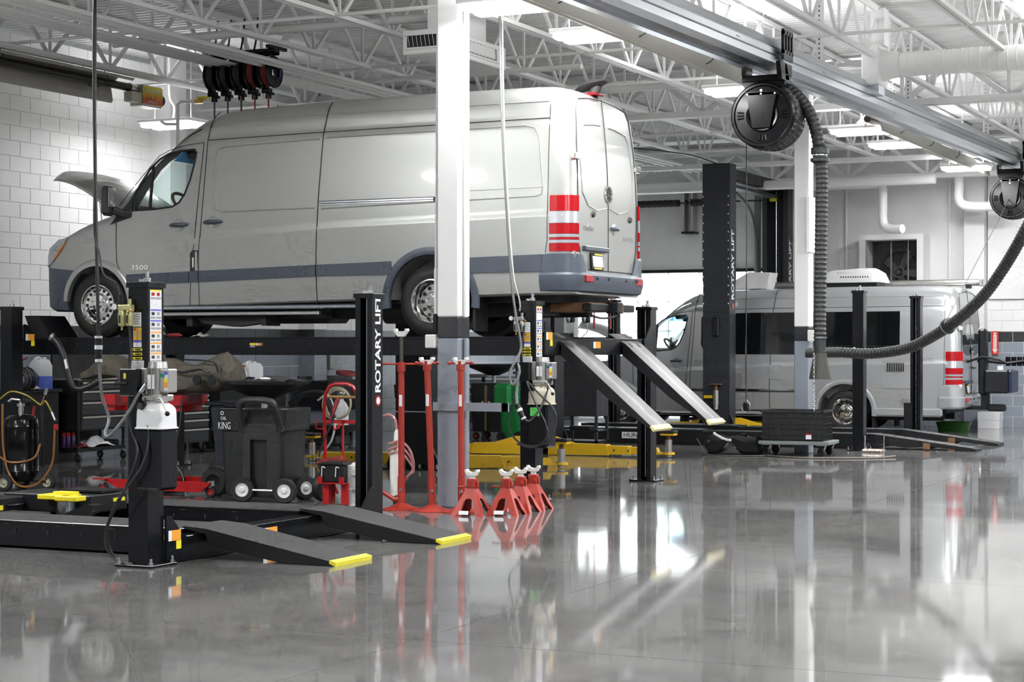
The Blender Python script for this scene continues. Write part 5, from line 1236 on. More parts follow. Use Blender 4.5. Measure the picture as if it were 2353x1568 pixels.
dc2 = thing('power_cord', 'grey power cord hanging beside the near column to the raised lift', 'power cord', (-7.945, 16.597, 0))
MB().tube(spline([(0, 0, 4.8), (0.027, 0.01, 3.67), (0.093, 0.04, 2.39), (0.14, 0.06, 1.9), (0.19, 0.09, 1.55), (0.155, 0.03, 1.4), (0.11, 0.0, 1.28), (0.14, 0.0, 1.17), (0.2, 0.03, 1.28), (0.17, 0.06, 1.38)], 8), 0.013, 8).build('cord_upper', GCABLE, dc2)
MB().tube(spline([(0.18, 0.06, 1.3), (0.17, 0.03, 1.1), (0.19, 0.0, 0.97)], 8), 0.016, 8).build('cord_tail', GCABLE, dc2)
MB().cyl((0.19, 0.0, 0.98), (0.255, 0.0, 0.85), 0.028, n=14).build('plug', BLACK2, dc2); MB().cyl((0.212, 0, 0.935), (0.225, 0, 0.91), 0.03, n=14).cyl((0.25, 0, 0.86), (0.265, 0, 0.835), 0.027, n=14).build('plug_band', IVORY, dc2)
MB().tube(spline([(0.26, 0, 0.84), (0.32, 0.02, 0.82), (0.4, 0.1, 0.95), (0.43, 0.22, 1.15), (0.46, 0.27, 1.26)], 8), 0.011, 8).build('cord_loop', CABLE, dc2)
ah = MB().tube(spline([(-7.93, 16.62, 5.0), (-7.9, 16.62, 3.6), (-7.83, 16.65, 2.35), (-7.8, 16.75, 2.0), (-7.83, 16.82, 1.9)], 8), 0.008, 8).build('air_hose', IVORY); tag(ah, 'thin white air hose hanging to the raised lift regulator', 'hose')
ah = MB().tube(spline([(-7.77, 16.8, 1.75), (-7.79, 16.78, 1.5), (-7.8, 16.8, 1.3), (-7.87, 16.75, 1.0), (-7.9, 16.72, 0.75), (-7.78, 16.7, 0.6), (-7.6, 16.72, 0.57), (-7.45, 16.75, 0.65), (-7.42, 16.76, 0.9), (-7.6, 16.73, 1.1), (-7.72, 16.76, 1.2)], 10), 0.009, 8).tube(spline([(-7.72, 16.74, 1.2), (-7.6, 16.7, 0.98), (-7.5, 16.7, 0.8), (-7.48, 16.7, 0.66), (-7.62, 16.69, 0.555), (-7.8, 16.69, 0.585)], 10), 0.009, 8).build('air_line', CABLE); tag(ah, 'loop of black lines hanging on the raised lift power unit', 'hose')
# ================================================================ two-post lifts
DARKB = mat('dark graphite lift paint', (0.022, 0.024, 0.029), 0.4, vary=0.1)
def arm(root, x0, y0, x1, y1, z=0.09, pad=True):
    """yellow three-stage swing arm from its pivot to the pad"""
    a = Vector((x0, y0, z)); b = Vector((x1, y1, z)); d = (b - a); L = d.length; d.normalize(); s_ = Vector((-d.y, d.x, 0))
    def seg(u0, u1, w, h0, h1):
        mb = MB(); vs = []
        for u, h in ((u0, h0), (u1, h1)):
            for sw_, hh_ in ((-1, -0.5), (1, -0.5), (1, 0.5), (-1, 0.5)):
                vs.append(a + d * (u + (0.04 if hh_ > 0 and u == u1 and u1 < L - 0.1 else 0) * -1) + s_ * (sw_ * w / 2) + Vector((0, 0, hh_ * h)))
        return mb.add(vs, [(3, 2, 1, 0), (4, 5, 6, 7), (0, 1, 5, 4), (1, 2, 6, 5), (2, 3, 7, 6), (3, 0, 4, 7)])
    ar = seg(0, L * 0.52, 0.15, 0.17, 0.15).build('swing_arm', YELLOW, root, 0)
    seg(L * 0.45, L * 0.70, 0.125, 0.12, 0.12).build('arm_extension', YELLOW, ar, 0)
    seg(L * 0.65, L * 0.93, 0.10, 0.095, 0.09).build('arm_extension', YELLOW, ar, 0)
    p = [a - d * 0.02, a + d * 0.42]
    MB().add([p[0] + s_ * 0.05 + Vector((0, 0, 0.08)), p[0] - s_ * 0.05 + Vector((0, 0, 0.08)), p[0] + s_ * 0.05 + Vector((0, 0, 0.17)), p[0] - s_ * 0.05 + Vector((0, 0, 0.17)), p[0] + d * 0.1 + s_ * 0.05 + Vector((0, 0, 0.17)), p[0] + d * 0.1 - s_ * 0.05 + Vector((0, 0, 0.17)), p[1] + s_ * 0.05 + Vector((0, 0, 0.07)), p[1] - s_ * 0.05 + Vector((0, 0, 0.07))], [(0, 2, 4, 6), (1, 7, 5, 3), (2, 3, 5, 4), (4, 5, 7, 6), (0, 1, 3, 2), (0, 6, 7, 1)]).build('arm_gusset', YELLOW, ar, 0)
    for u in (0.56, 0.68):
        c = a + d * (L * u) - s_ * 0.07 * (1 if s_.y > 0 else -1); MB().cyl(c, c + s_ * 0.02 * (1 if s_.y > 0 else -1), 0.012, n=8).build('pin_hole', INK, ar, 0)
    if pad:
        MB().cyl(b + Vector((0, 0, -0.045)), b + Vector((0, 0, -0.015)), 0.085, n=16).bar(b - d * 0.16 + Vector((0, 0, -0.03)), b + Vector((0, 0, -0.03)), 0.09, 0.03).build('pad_yoke', YELLOW, ar)
        MB().cyl(b + Vector((0, 0, -0.08)), b + Vector((0, 0, 0.16)), 0.05, n=18).build('adapter_sleeve', ALU, ar)
        MB().cyl(b + Vector((0, 0, 0.16)), b + Vector((0, 0, 0.22)), 0.03, n=12).build('adapter_screw', RUST, ar)
        MB().bx(b.x - 0.1, b.x + 0.1, b.y - 0.08, b.y + 0.08, b.z + 0.22, b.z + 0.25, 0.005).build('pad_plate', YELLOW, ar)
        MB().bx(b.x - 0.11, b.x + 0.11, b.y - 0.09, b.y + 0.09, b.z + 0.25, b.z + 0.29, 0.01).build('rubber_pad', RUBBER, ar)
    return ar
def two_post(label, x, y1, y2, H, overhead, arms, lettering):
    t = thing('two_post_lift', label, 'vehicle lift', (x, y1, 0))
    W = y2 - y1
    for i, (yy, sg) in enumerate(((0, 1), (W, -1))):
        hx, hy = 0.25, 0.17
        poly = [(-hx, -hy * sg), (hx, -hy * sg), (hx, hy * sg), (hx - 0.09, hy * sg), (hx - 0.09, (hy - 0.02) * sg), (hx - 0.02, (hy - 0.02) * sg), (hx - 0.02, (-hy + 0.02) * sg), (-hx + 0.02, (-hy + 0.02) * sg), (-hx + 0.02, (hy - 0.02) * sg), (-hx + 0.09, (hy - 0.02) * sg), (-hx + 0.09, hy * sg), (-hx, hy * sg)]
        p = MB().prism(poly, (0, yy, 0.02), (1, 0, 0), (0, 1, 0), (0, 0, H * 0.56)).build('column', DARKB if overhead else BLACK, t, 0)
        if overhead: MB().prism([(a * 1.03, b * 1.03) for a, b in poly], (0, yy, 0.02 + H * 0.56), (1, 0, 0), (0, 1, 0), (0, 0, H * 0.44)).build('column_extension', DARKB, p, 0)
        else: MB().prism(poly, (0, yy, 0.02 + H * 0.56), (1, 0, 0), (0, 1, 0), (0, 0, H * 0.44)).build('column_upper', BLACK, p, 0)
        MB().bx(-0.42, 0.42, yy - 0.26, yy + 0.26, 0, 0.022).prism([(-0.40, 0), (-hx, 0), (-hx, 0.32)], (0, yy - 0.18 * sg, 0.02), (1, 0, 0), (0, 0, 1), (0, 0.015, 0)).prism([(0.40, 0), (hx, 0), (hx, 0.32)], (0, yy - 0.18 * sg, 0.02), (1, 0, 0), (0, 0, 1), (0, 0.015, 0)).build('base_plate', BLACK, p, 0)
        for bxx in (-0.36, -0.12, 0.12, 0.36): MB().cyl((bxx, yy - 0.22 * sg, 0.02), (bxx, yy - 0.22 * sg, 0.075), 0.018, n=8).build('anchor_bolt', ZINC, p)
        MB().bx(-0.14, 0.14, yy + sg * 0.02, yy + sg * 0.2, 0.06, 0.5, 0.01).build('carriage', BLACK, t, 0)
        mb = MB(); z = H * 0.42
        if overhead:
            z = 2.3; k = 0
            while z < 4.3: mb.bx(hx - 0.03, hx - 0.012, yy - hy * 1.03 * sg - 0.004, yy - hy * 1.03 * sg + 0.004, z, z + 0.025).bx(-hx, -hx + 0.02, yy - hy * 1.03 * sg - 0.004, yy - hy * 1.03 * sg + 0.004, z, z + 0.025); z += 0.16
            mb.build('edge_hole', LWHITE, p, 0)
            MB().cyl((-0.02, yy + sg * 0.03, 0.5), (-0.02, yy + sg * 0.03, H - 0.1), 0.012, n=8).build('lift_cable', STEEL, p)
            if lettering:
                text('lettering', 'ROTARY LIFT', 0.19, LWHITE, p, (0.262, yy - 0.02, 3.0), (PI / 2, -PI / 2, PI / 2), 0.002, sx=1.1, bold=0.025)
                MB().cyl((0.255, yy - 0.02, 2.27), (0.262, yy - 0.02, 2.27), 0.055, n=18).build('red_badge', RED, p, 0)
        else:
            mb = MB()
            MB().bx(-0.25, 0.25, yy - hy * sg - 0.006, yy - hy * sg + 0.002, 0.72, 0.735).build('cover_seam', ZINC, p, 0)
    if overhead:
        MB().bx(-0.1, 0.1, 0.1, W - 0.1, H - 0.22, H - 0.02).bx(-0.1, 0.1, 0.1, W - 0.1, H - 0.36, H - 0.3).build('overhead_beam', DARKB, t, 0)
        MB().bx(-0.06, 0.06, W - 0.35, W - 0.25, H - 0.42, H - 0.36).build('shutoff_switch', YELTIP, t, 0)
        MB().bx(-0.06, 0.06, -0.23, -0.17, 1.72, 2.06, 0.02).build('lock_cover', BLACK2, t)
    for a in arms: arm(t, *a)
    return t
X3 = -11.1
two_post('black two-post lift with yellow arms in the bay behind the raised van', X3, 20.85, 24.65, 4.0, False, [(0.2, 0.22, 1.58, 0.85), (-0.2, 0.22, -2.1, 0.85), (0.22, 3.55, 2.02, 3.55), (-0.22, 3.5, -1.5, 2.95)], False)
XD = -10.95
tD = two_post('tall graphite two-post lift with overhead beam around the camper van', XD, 32.02, 35.55, 4.8, True, [(0.25, 0.2, 1.75, 0.3), (-0.25, 0.2, -1.6, 0.3), (0.25, 3.3, 1.7, 2.9), (-0.25, 3.3, -1.5, 2.9)], True)
ad = thing('lift_adapter', 'grey lift pad adapter with yellow clip hung on the tall graphite column', 'lift adapter', (-10.93, 31.78, 0.42))
MB().cyl((0, 0, 0.08), (0, 0, 0.34), 0.055, n=18).cyl((0, 0, 0), (0, 0, 0.08), 0.045, n=16).build('sleeve', ALU, ad); MB().cyl((0, 0, 0.34), (0, 0, 0.44), 0.03, n=12).bx(-0.09, 0.09, -0.06, 0.06, 0.44, 0.46).build('screw', RUST, ad)
MB().bx(-0.22, -0.06, -0.03, 0.05, 0.2, 0.25).build('clip', YELLOW, ad, 0)
MB().bx(-0.05, 0.05, 0.05, 0.075, 0.1, 0.25).build('hook_plate', BLACK2, ad, 0)
# ================================================================ alignment rack
ar_ = thing('alignment_rack', 'low black alignment rack with long perforated steel ramps beside the camper', 'vehicle lift', (-7.15, 27.29, 0))
c_post(ar_, 0, 0, 1, 2.375); c_post(ar_, 0.05, 3.46, -1, 2.375); c_post(ar_, -5.42, 3.71, -1, 2.375); c_post(ar_, -5.42, 0, 1, 2.375)
for yy in (0.42, 2.15):
    r = MB().bx(-5.4, 0.1, yy, yy + 0.5, 0.02, 0.215).bx(-5.4, -2.6, yy - 0.01, yy + 0.51, 0.215, 0.235).build('runway', BLACK2, ar_, 0)
    MB().bx(-2.5, 0.1, yy, yy + 0.5, 0.217, 0.226).build('runway_plate', WORN, r, 0)
    MB().bx(-5.3, -2.7, yy + 0.02, yy + 0.48, 0.236, 0.245).build('slip_plate', STEEL, r, 0)
    rp = MB(); q = [(0.08, 0.225), (1.55, 0.045), (1.62, 0.03), (1.62, 0.005), (1.45, 0.005), (0.95, 0.06), (0.6, 0.03), (0.2, 0.09), (0.08, 0.1)]
    rp.prism(q, (0, yy + 0.02, 0), (1, 0, 0), (0, 0, 1), (0, 0.46, 0)); r2_ = rp.build('ramp', BLACK2, ar_, 0)
    MB().add([(0.08, yy + 0.03, 0.228), (1.55, yy + 0.03, 0.048), (1.55, yy + 0.47, 0.048), (0.08, yy + 0.47, 0.228)], [(0, 1, 2, 3)]).build('ramp_tread', WORN, r2_, 0)
    for u in range(9):
        mb = MB()
        for k in range(5):
            x = 0.22 + u * 0.15; z = 0.228 - (x - 0.08) * 0.18 / 1.47; mb.cyl((x + 0.03, yy + 0.08 + k * 0.08, z), (x + 0.03, yy + 0.08 + k * 0.08, z + 0.004), 0.012, n=6)
        mb.build('grip_stud', ZINC, r2_, 0)
    MB().bx(0.85, 0.95, yy - 0.01, yy + 0.5, 0.02, 0.11).build('ramp_foot', RUST, r2_, 0)
MB().bx(-0.06, 0.08, 0.1, 3.5, 0.03, 0.16).build('crossbeam', BLACK, ar_, 0)
pl = MB().bx(-3.95, -3.45, 0.405, 0.415, 0.085, 0.185).build('maker_plate', LABEL, ar_, 0)
text('maker_lettering', 'HUNTER', 0.10, INK, ar_, (-3.70, 0.403, 0.135), (PI / 2, 0, 0), 0.001, sx=1.15)
MB().bx(-0.1, 0.02, 3.2, 3.28, 0.2, 0.62).build('wheel_chock_post', BLACK2, ar_, 0)
# ================================================================ camper van
EXT = 0.42
vB = thing('camper_van', 'bright silver camper van with black side windows by the far wall', 'van', (0, 0, 0))
van(vB, PAINT_B, True)
for o in vB.children_recursive:
    if o.type == 'MESH':
        me = o.data
        for v in me.vertices:
            if v.co.x > 5.05: v.co.x += EXT
    elif o.location.x > 5.05: o.location.x += EXT
vB.location = (-13.25, 33.88, 0)
def sideplate(pts, off, m, name, parent, sgn=-1, sub=None):
    n = len(pts); v_ = [(x, sgn * (side_y(min(x, 5.6), z) + off), z) for x, z in pts] + [(x, sgn * (side_y(min(x, 5.6), z) - 0.005), z) for x, z in pts]
    return MB().add(v_, [tuple(range(n)), tuple(range(2 * n - 1, n - 1, -1))] + [(i, (i + 1) % n, n + (i + 1) % n, n + i) for i in range(n)]).build(name, m, parent, 0)
sideplate([(1.70, 1.46), (1.76, 1.40), (2.5, 1.40), (2.5, 2.16), (1.70, 2.14), (1.64, 2.08), (1.64, 1.58)], 0.006, TINT, 'side_window', vB)
sideplate([(2.52, 1.40), (5.35, 1.40), (5.35, 2.17), (2.52, 2.16)], 0.006, TINT, 'side_window', vB)
for x in (3.6, 4.5): sideplate([(x, 1.40), (x + 0.02, 1.40), (x + 0.02, 2.165), (x, 2.165)], 0.009, GAP, 'window_joint', vB)
sideplate([(3.6, 1.55), (5.3, 1.55), (5.3, 1.558), (3.6, 1.558)], 0.009, GAP, 'window_joint', vB)
text('side_lettering', 'INTERSTATE', 0.08, LGREY, vB, (5.33, -(side_y(5.3, 1.27) + 0.006), 1.31), (PI / 2, 0, 0), 0.001, align='LEFT', sx=1.4)
for x, z, w_, h_, nm in ((2.95, 0.95, 0.24, 0.26, 'service_hatch'), (1.8, 0.95, 0.2, 0.26, 'service_hatch'), (5.05, 0.80, 0.6, 0.52, 'furnace_hatch')):
    pts = rrect(x, x + w_, z - 0.0, z + h_, 0.03, 3); hs = sideplate(pts, 0.008, PAINT_B, nm, vB)
    if nm == 'furnace_hatch':
        for k in range(8): sideplate([(x + 0.08 + k * 0.04, z + 0.30), (x + 0.105 + k * 0.04, z + 0.30), (x + 0.105 + k * 0.04, z + 0.45), (x + 0.08 + k * 0.04, z + 0.45)], 0.011, GAP, 'vent_slot', hs)
sideplate(rrect(2.32, 2.45, 0.78, 1.05, 0.03, 3), 0.012, mat('outlet cover', (0.2, 0.2, 0.19), 0.4), 'outlet_cover', vB)
sideplate(rrect(5.40, 5.52, 0.50, 0.62, 0.02, 3), 0.012, mat('outlet cover', (0.2, 0.2, 0.19), 0.4), 'outlet_cover', vB)
ribbon(1.45, 3.8, lambda x: 0.735, lambda x: 0.765, 0.012, 0.0).build('chrome_strip', CHROME, vB)
ribbon(1.45, 3.8, lambda x: 0.715, lambda x: 0.733, 0.008, 0.0).build('strip_shadow_line', GAP, vB)
MB().bx(0.5, 3.9, -1.03, -0.9, 0.27, 0.33, 0.02).build('side_step', CHROME, vB)
MB().bx(4.85, 6.1, -1.0, -0.9, 0.30, 0.46, 0.03).build('rear_skirt', PAINT_B, vB)
hood(vB, PAINT_B)
ac = thing('roof_air_conditioner', 'white rooftop air conditioner with rows of vent holes on the camper', 'air conditioner', (-8.97, 33.85, 2.64))
rings = []
for x, h_, w_ in ((-0.62, 0.05, 0.30), (-0.58, 0.12, 0.33), (-0.35, 0.24, 0.35), (0.1, 0.27, 0.35), (0.4, 0.27, 0.35), (0.52, 0.2, 0.33), (0.58, 0.08, 0.32)):
    rings.append([(x, -w_, 0.07), (x, -w_, 0.07 + h_ * 0.5), (x, -w_ * 0.85, 0.05 + h_), (x, 0, 0.07 + h_), (x, w_ * 0.85, 0.05 + h_), (x, w_, 0.07 + h_ * 0.5), (x, w_, 0.07)])
MB().loft(rings).build('shroud', mat('ac shroud white', (0.72, 0.72, 0.72), 0.4), ac, 40); MB().bx(-0.6, 0.5, -0.3, 0.3, -0.02, 0.08).build('base_pan', BLACK2, ac, 0)
for r_ in range(3):
    mb = MB()
    for k in range(12):
        x = -0.15 + r_ * -0.03 + k * 0.045; mb.cyl((x, -0.345 + 0.012 * r_, 0.17 + r_ * 0.035), (x, -0.352 + 0.012 * r_, 0.17 + r_ * 0.035), 0.015, n=6)
    mb.build('vent_hole', INK, ac, 0)
aw = thing('awning_case', 'long silver awning case along the camper roof edge', 'awning', (-8.9, 34.45, 2.66))
MB().cyl((-2.6, 0, 0.05), (2.1, 0, 0.05), 0.06, n=16).build('case', ALU, aw); MB().bx(2.1, 2.16, -0.07, 0.07, -0.02, 0.11, 0.01).build('end_cap', ALU, aw)
for xx in (-2.2, 0.0, 1.9): MB().bx(xx - 0.05, xx + 0.05, -0.05, 0.05, -0.06, 0.02).build('bracket', BLACK2, aw, 0)
rv = thing('roof_vent', 'white roof vent scoop on the camper behind the tall lift column', 'roof vent', (-10.75, 33.5, 2.63))
MB().prism([(-0.5, -0.02), (0.28, -0.02), (0.36, 0.28), (-0.05, 0.29), (-0.3, 0.15)], (0, -0.25, 0), (1, 0, 0), (0, 0, 1), (0, 0.5, 0)).build('scoop', mat('ac shroud white', (0.72, 0.72, 0.72), 0.4), rv, 0)
for k in range(8): MB().bx(0.15 + k * 0.001, 0.33, -0.255, -0.25, 0.02 + k * 0.03, 0.03 + k * 0.03).build('louvre', IVORY, rv, 0)
for x_, z0_, z1_, s_ in ((-7.72, 1.2, 4.7, 'right of the wall fan'), (-9.75, 2.0, 4.7, 'left of the wall fan'), (-10.6, 2.6, 4.7, 'between the fan and the tall lift')):
    o = MB().cyl((x_, FY - 0.09, z0_), (x_, FY - 0.09, z1_), 0.025, n=8).bx(x_ - 0.04, x_ + 0.04, FY - 0.1, FY - 0.03, z1_ - 0.4, z1_ - 0.34).build('wall_conduit', WHITE2); tag(o, 'thin white conduit on the far wall ' + s_, 'pipe')
o = MB().tube(spline([(-10.95, 31.9, 4.82), (-11.3, 31.6, 4.95), (-11.8, 31.3, 5.03), (-12.9, 30.6, 5.12), (-14.0, 30.0, 5.14)], 6), 0.011, 6).build('feed_cable', CABLE); tag(o, 'thin black cable curving from the tall lift top to the ceiling', 'cable')
# box carrier on the camper's hitch
hc = thing('hitch_carrier', 'black hitch carrier with mast, clamp arm and box behind the camper', 'cargo carrier', (-6.58, 33.6, 0))
MB().bx(-0.5, 0.35, -0.05, 0.05, 0.42, 0.50, 0.01).bx(0.1, 0.4, -0.09, 0.09, 0.40, 0.52, 0.02).build('hitch_arm', BLACK2, hc, 0)
MB().bx(-0.02, 0.12, -0.06, 0.06, 0.45, 0.78).build('riser', BLACK2, hc, 0)
MB().bx(-0.06, 0.08, -0.13, 0.13, 0.68, 1.86, 0.04).build('mast', BLACK2, hc); MB().bx(0.07, 0.085, -0.06, -0.03, 1.2, 1.55).bx(0.07, 0.085, 0.04, 0.07, 1.2, 1.55).build('mast_slot', INK, hc, 0)
MB().bx(0.08, 0.5, -0.28, 0.42, 0.72, 1.13, 0.03).build('box', BLACK2, hc); MB().bx(0.49, 0.55, -0.27, 0.41, 0.73, 1.12, 0.02).build('box_door', mat('blue black plastic', (0.012, 0.018, 0.05), 0.35), hc)
MB().tube([(-0.25, -0.1, 1.27), (0.02, -0.16, 1.36), (0.3, -0.1, 1.32), (0.42, 0.0, 1.25), (0.75, 0.1, 1.3)], 0.022, 8).tube([(-0.1, 0.05, 1.3), (0.3, 0.1, 1.26), (0.7, 0.2, 1.27)], 0.03, 8).build('clamp_arm', BLACK2, hc)
for k in range(4): MB().cyl((0.42 + 0.1 * k, 0.12, 1.2), (0.42 + 0.1 * k, 0.12, 1.36), 0.045, n=12).build('clamp_roller', GLOSSB, hc)
MB().bx(0.28, 0.38, -0.12, -0.1, 1.13, 1.2).build('tag', LABEL, hc, 0)
# ================================================================ far wall fittings
dr_ = MB().bx(-15.6, -11.45, FY - 0.10, FY - 0.04, 0, 3.08).build('door_1', WHITE2, None, 0); dr_['kind'] = 'structure'; dr_['label'] = 'overhead door with daylight panels in the far wall'
DAY = mat('daylight through frosted panel', (0.93, 0.97, 1.0), 0.3, emit=3.2)
for i in range(6):
    x0 = -15.5 + i * 0.675
    for k in range(5):
        MB().bx(x0 + 0.02, x0 + 0.65, FY - 0.115, FY - 0.10, 0.08 + k * 0.60, 0.64 + k * 0.60).build('pane', DAY, dr_, 0)
MB().bx(-15.7, -11.4, FY - 0.14, FY - 0.02, 3.06, 3.12).build('door_header', BLACK2, dr_, 0)
tr_ = thing('door_spring', 'pair of black covered torsion springs above the overhead door', 'door spring', (-13.2, 35.9, 4.46))
for a, b in ((-0.95, 0.1), (0.33, 1.0)): hose_mesh(MB(), [(a, 0, 0), (b, 0, 0)], 0.068, 0.12).build('spring_cover', mat('black spring sleeve', (0.02, 0.021, 0.018), 0.7, bump=0.6, bscale=60), tr_)
MB().cyl((-1.6, 0, 0), (2.0, 0, 0), 0.016, n=8).cyl((0.2, 0, 0), (0.24, 0, 0), 0.06, n=14).build('shaft', CABLE, tr_)
for xx in (0.14, 0.32): MB().bx(xx - 0.02, xx + 0.02, 0.05, 0.3, -0.6, 0.4).build('strut', ALU, tr_, 0)
MB().bx(0.1, 0.38, 0.03, 0.3, -0.62, -0.58).build('strut_foot', BLACK2, tr_, 0)
dk = thing('door_track', 'grey curved overhead door track right of the door', 'door track', (-11.5, 35.9, 0))
MB().tube(spline([(0, 0, 0.2), (0, 0, 2.0), (0, 0, 3.4), (-0.02, -0.1, 4.0), (-0.05, -0.5, 4.35), (-0.1, -1.4, 4.62)], 8), 0.04, 6).bx(-0.06, 0.06, 0.05, 0.12, 2.2, 4.7).build('track', mat('grey track steel', (0.25, 0.27, 0.26), 0.5, 0.3), dk)
MB().bx(-0.12, 0.12, 0.1, 0.3, 4.5, 4.75).build('bracket', ALU, dk, 0)
fn = thing('wall_fan', 'large dark exhaust wall fan in a white boxed frame', 'fan', (-8.72, 35.9, 3.08))
mb = MB()
for a in ((-0.62, -0.5, -0.62, 0.62), (0.5, 0.62, -0.62, 0.62)): mb.bx(a[0], a[1], -0.28, 0.38, a[2], a[3])
mb.bx(-0.5, 0.5, -0.28, 0.38, 0.52, 0.62).bx(-0.5, 0.5, -0.28, 0.38, -0.62, -0.52).build('housing', WHITE2, fn, 0)
MB().bx(-0.5, 0.5, 0.3, 0.36, -0.52, 0.52).build('back_panel', INK, fn, 0)
MB().lathe([(0.42, 0.0), (0.47, 0.1), (0.47, 0.14), (0.41, 0.1)], (0.08, 0.05, -0.1), (0, 1, 0), 32, closed=True).build('fan_ring', mat('dark fan steel', (0.07, 0.07, 0.065), 0.5), fn)
for k in range(5):
    a = 2 * PI * k / 5; MB().prism([(0.06, -0.05), (0.38, -0.12), (0.4, 0.05), (0.08, 0.05)], (0.08, 0.12, -0.1), (math.cos(a), 0.15, math.sin(a)), (-math.sin(a), 0.1, math.cos(a)), (0, 0.012, 0)).build('blade', mat('dark fan steel', (0.07, 0.07, 0.065), 0.5), fn, 0)
MB().tube(arc((0.08, 0.0, -0.1), 0.1, 0, 2 * PI, 20)[:-1], 0.012, 6, True).cyl((0.08, 0.0, -0.1), (0.08, 0.2, -0.1), 0.04, n=12).build('pulley', mat('dark fan steel', (0.07, 0.07, 0.065), 0.5), fn)
for xx in (-0.05, 0.28): MB().bx(xx - 0.015, xx + 0.015, -0.05, -0.03, -0.52, 0.52).build('support_bar', mat('grey track steel', (0.25, 0.27, 0.26), 0.5, 0.3), fn, 0)
mb = MB()
for k in range(34): mb.bx(-0.5 + k * 0.03, -0.497 + k * 0.03, -0.245, -0.24, -0.52, 0.52)
mb.build('wire_guard', mat('guard wire', (0.09, 0.09, 0.085), 0.5), fn, 0, kind='stuff')
mb = MB().bx(-0.52, 0.52, -0.25, -0.235, 0.50, 0.53).bx(-0.52, -0.49, -0.25, -0.235, -0.52, 0.52).bx(0.49, 0.52, -0.25, -0.235, -0.52, 0.52).build('guard_frame', ALU, fn, 0)
fs = thing('fire_sign', 'red fire extinguisher sign with white arrow on the far wall', 'sign', (-6.87, FY - 0.03, 1.61))
MB().bx(-0.065, 0.065, -0.012, 0.0, -0.22, 0.22).bx(-0.068, 0.068, -0.02, 0.0, 0.20, 0.22).build('panel', mat('sign red', (0.62, 0.04, 0.03), 0.4), fs, 0)
MB().prism([(-0.03, 0.2), (0.03, 0.2), (0.03, -0.12), (0.05, -0.12), (0, -0.2), (-0.05, -0.12), (-0.03, -0.12)], (0, -0.013, 0), (1, 0, 0), (0, 0, 1), (0, -0.001, 0)).build('arrow', LWHITE, fs, 0)
text('sign_lettering', 'FIRE', 0.05, mat('sign red', (0.62, 0.04, 0.03), 0.4), fs, (0, -0.0155, 0.16), (PI / 2, 0, 0), 0.0005)
text('sign_lettering', 'EXTINGUISHER', 0.038, mat('sign red', (0.62, 0.04, 0.03), 0.4), fs, (0, -0.0155, -0.0), (PI / 2, -PI / 2, 0), 0.0005)
bx_ = thing('storage_box', 'white cardboard box on the floor behind the camper bumper', 'box', (-6.85, 35.7, 0))
MB().bx(-0.2, 0.2, -0.18, 0.18, 0, 0.3, 0.004).build('carton', LABEL, bx_, 0); MB().bx(-0.205, 0.205, -0.185, 0.185, 0.16, 0.31, 0.004).build('lid', LABEL, bx_, 0)
gb = thing('drain_pan', 'green drain pan under the camper tail', 'pan', (-7.3, 34.6, 0)); rings = [[(a * s_, b * s_, z) for a, b in rrect(-0.3, 0.3, -0.2, 0.2, 0.05, 3)] for z, s_ in ((0, 0.85), (0.16, 1), (0.16, 0.95), (0.03, 0.82))]
MB().loft(rings).build('pan', mat('green plastic pan', (0.03, 0.14, 0.02), 0.4), gb)
# remote on a hanging cord in front of the camper
rm = thing('hoist_remote', 'small remote hanging on a thin black cord in front of the camper', 'remote', (-9.33, 28.6, 0.53))
MB().tube([(0, 0, 0.14), (0, 0, 1.5), (0.01, 0, 2.6), (0, 0, 5.1)], 0.009, 6).build('cord', CABLE, rm); MB().bx(-0.045, 0.045, -0.04, 0.04, 0.0, 0.12, 0.02).build('body', BLACK2, rm)
MB().tube([(-0.07, 0, 0.0), (-0.06, 0, 0.1), (0, 0, 0.17), (0.06, 0, 0.1), (0.07, 0, 0.0), (0, 0, -0.05)], 0.007, 6, True).build('guard', ALU, rm)
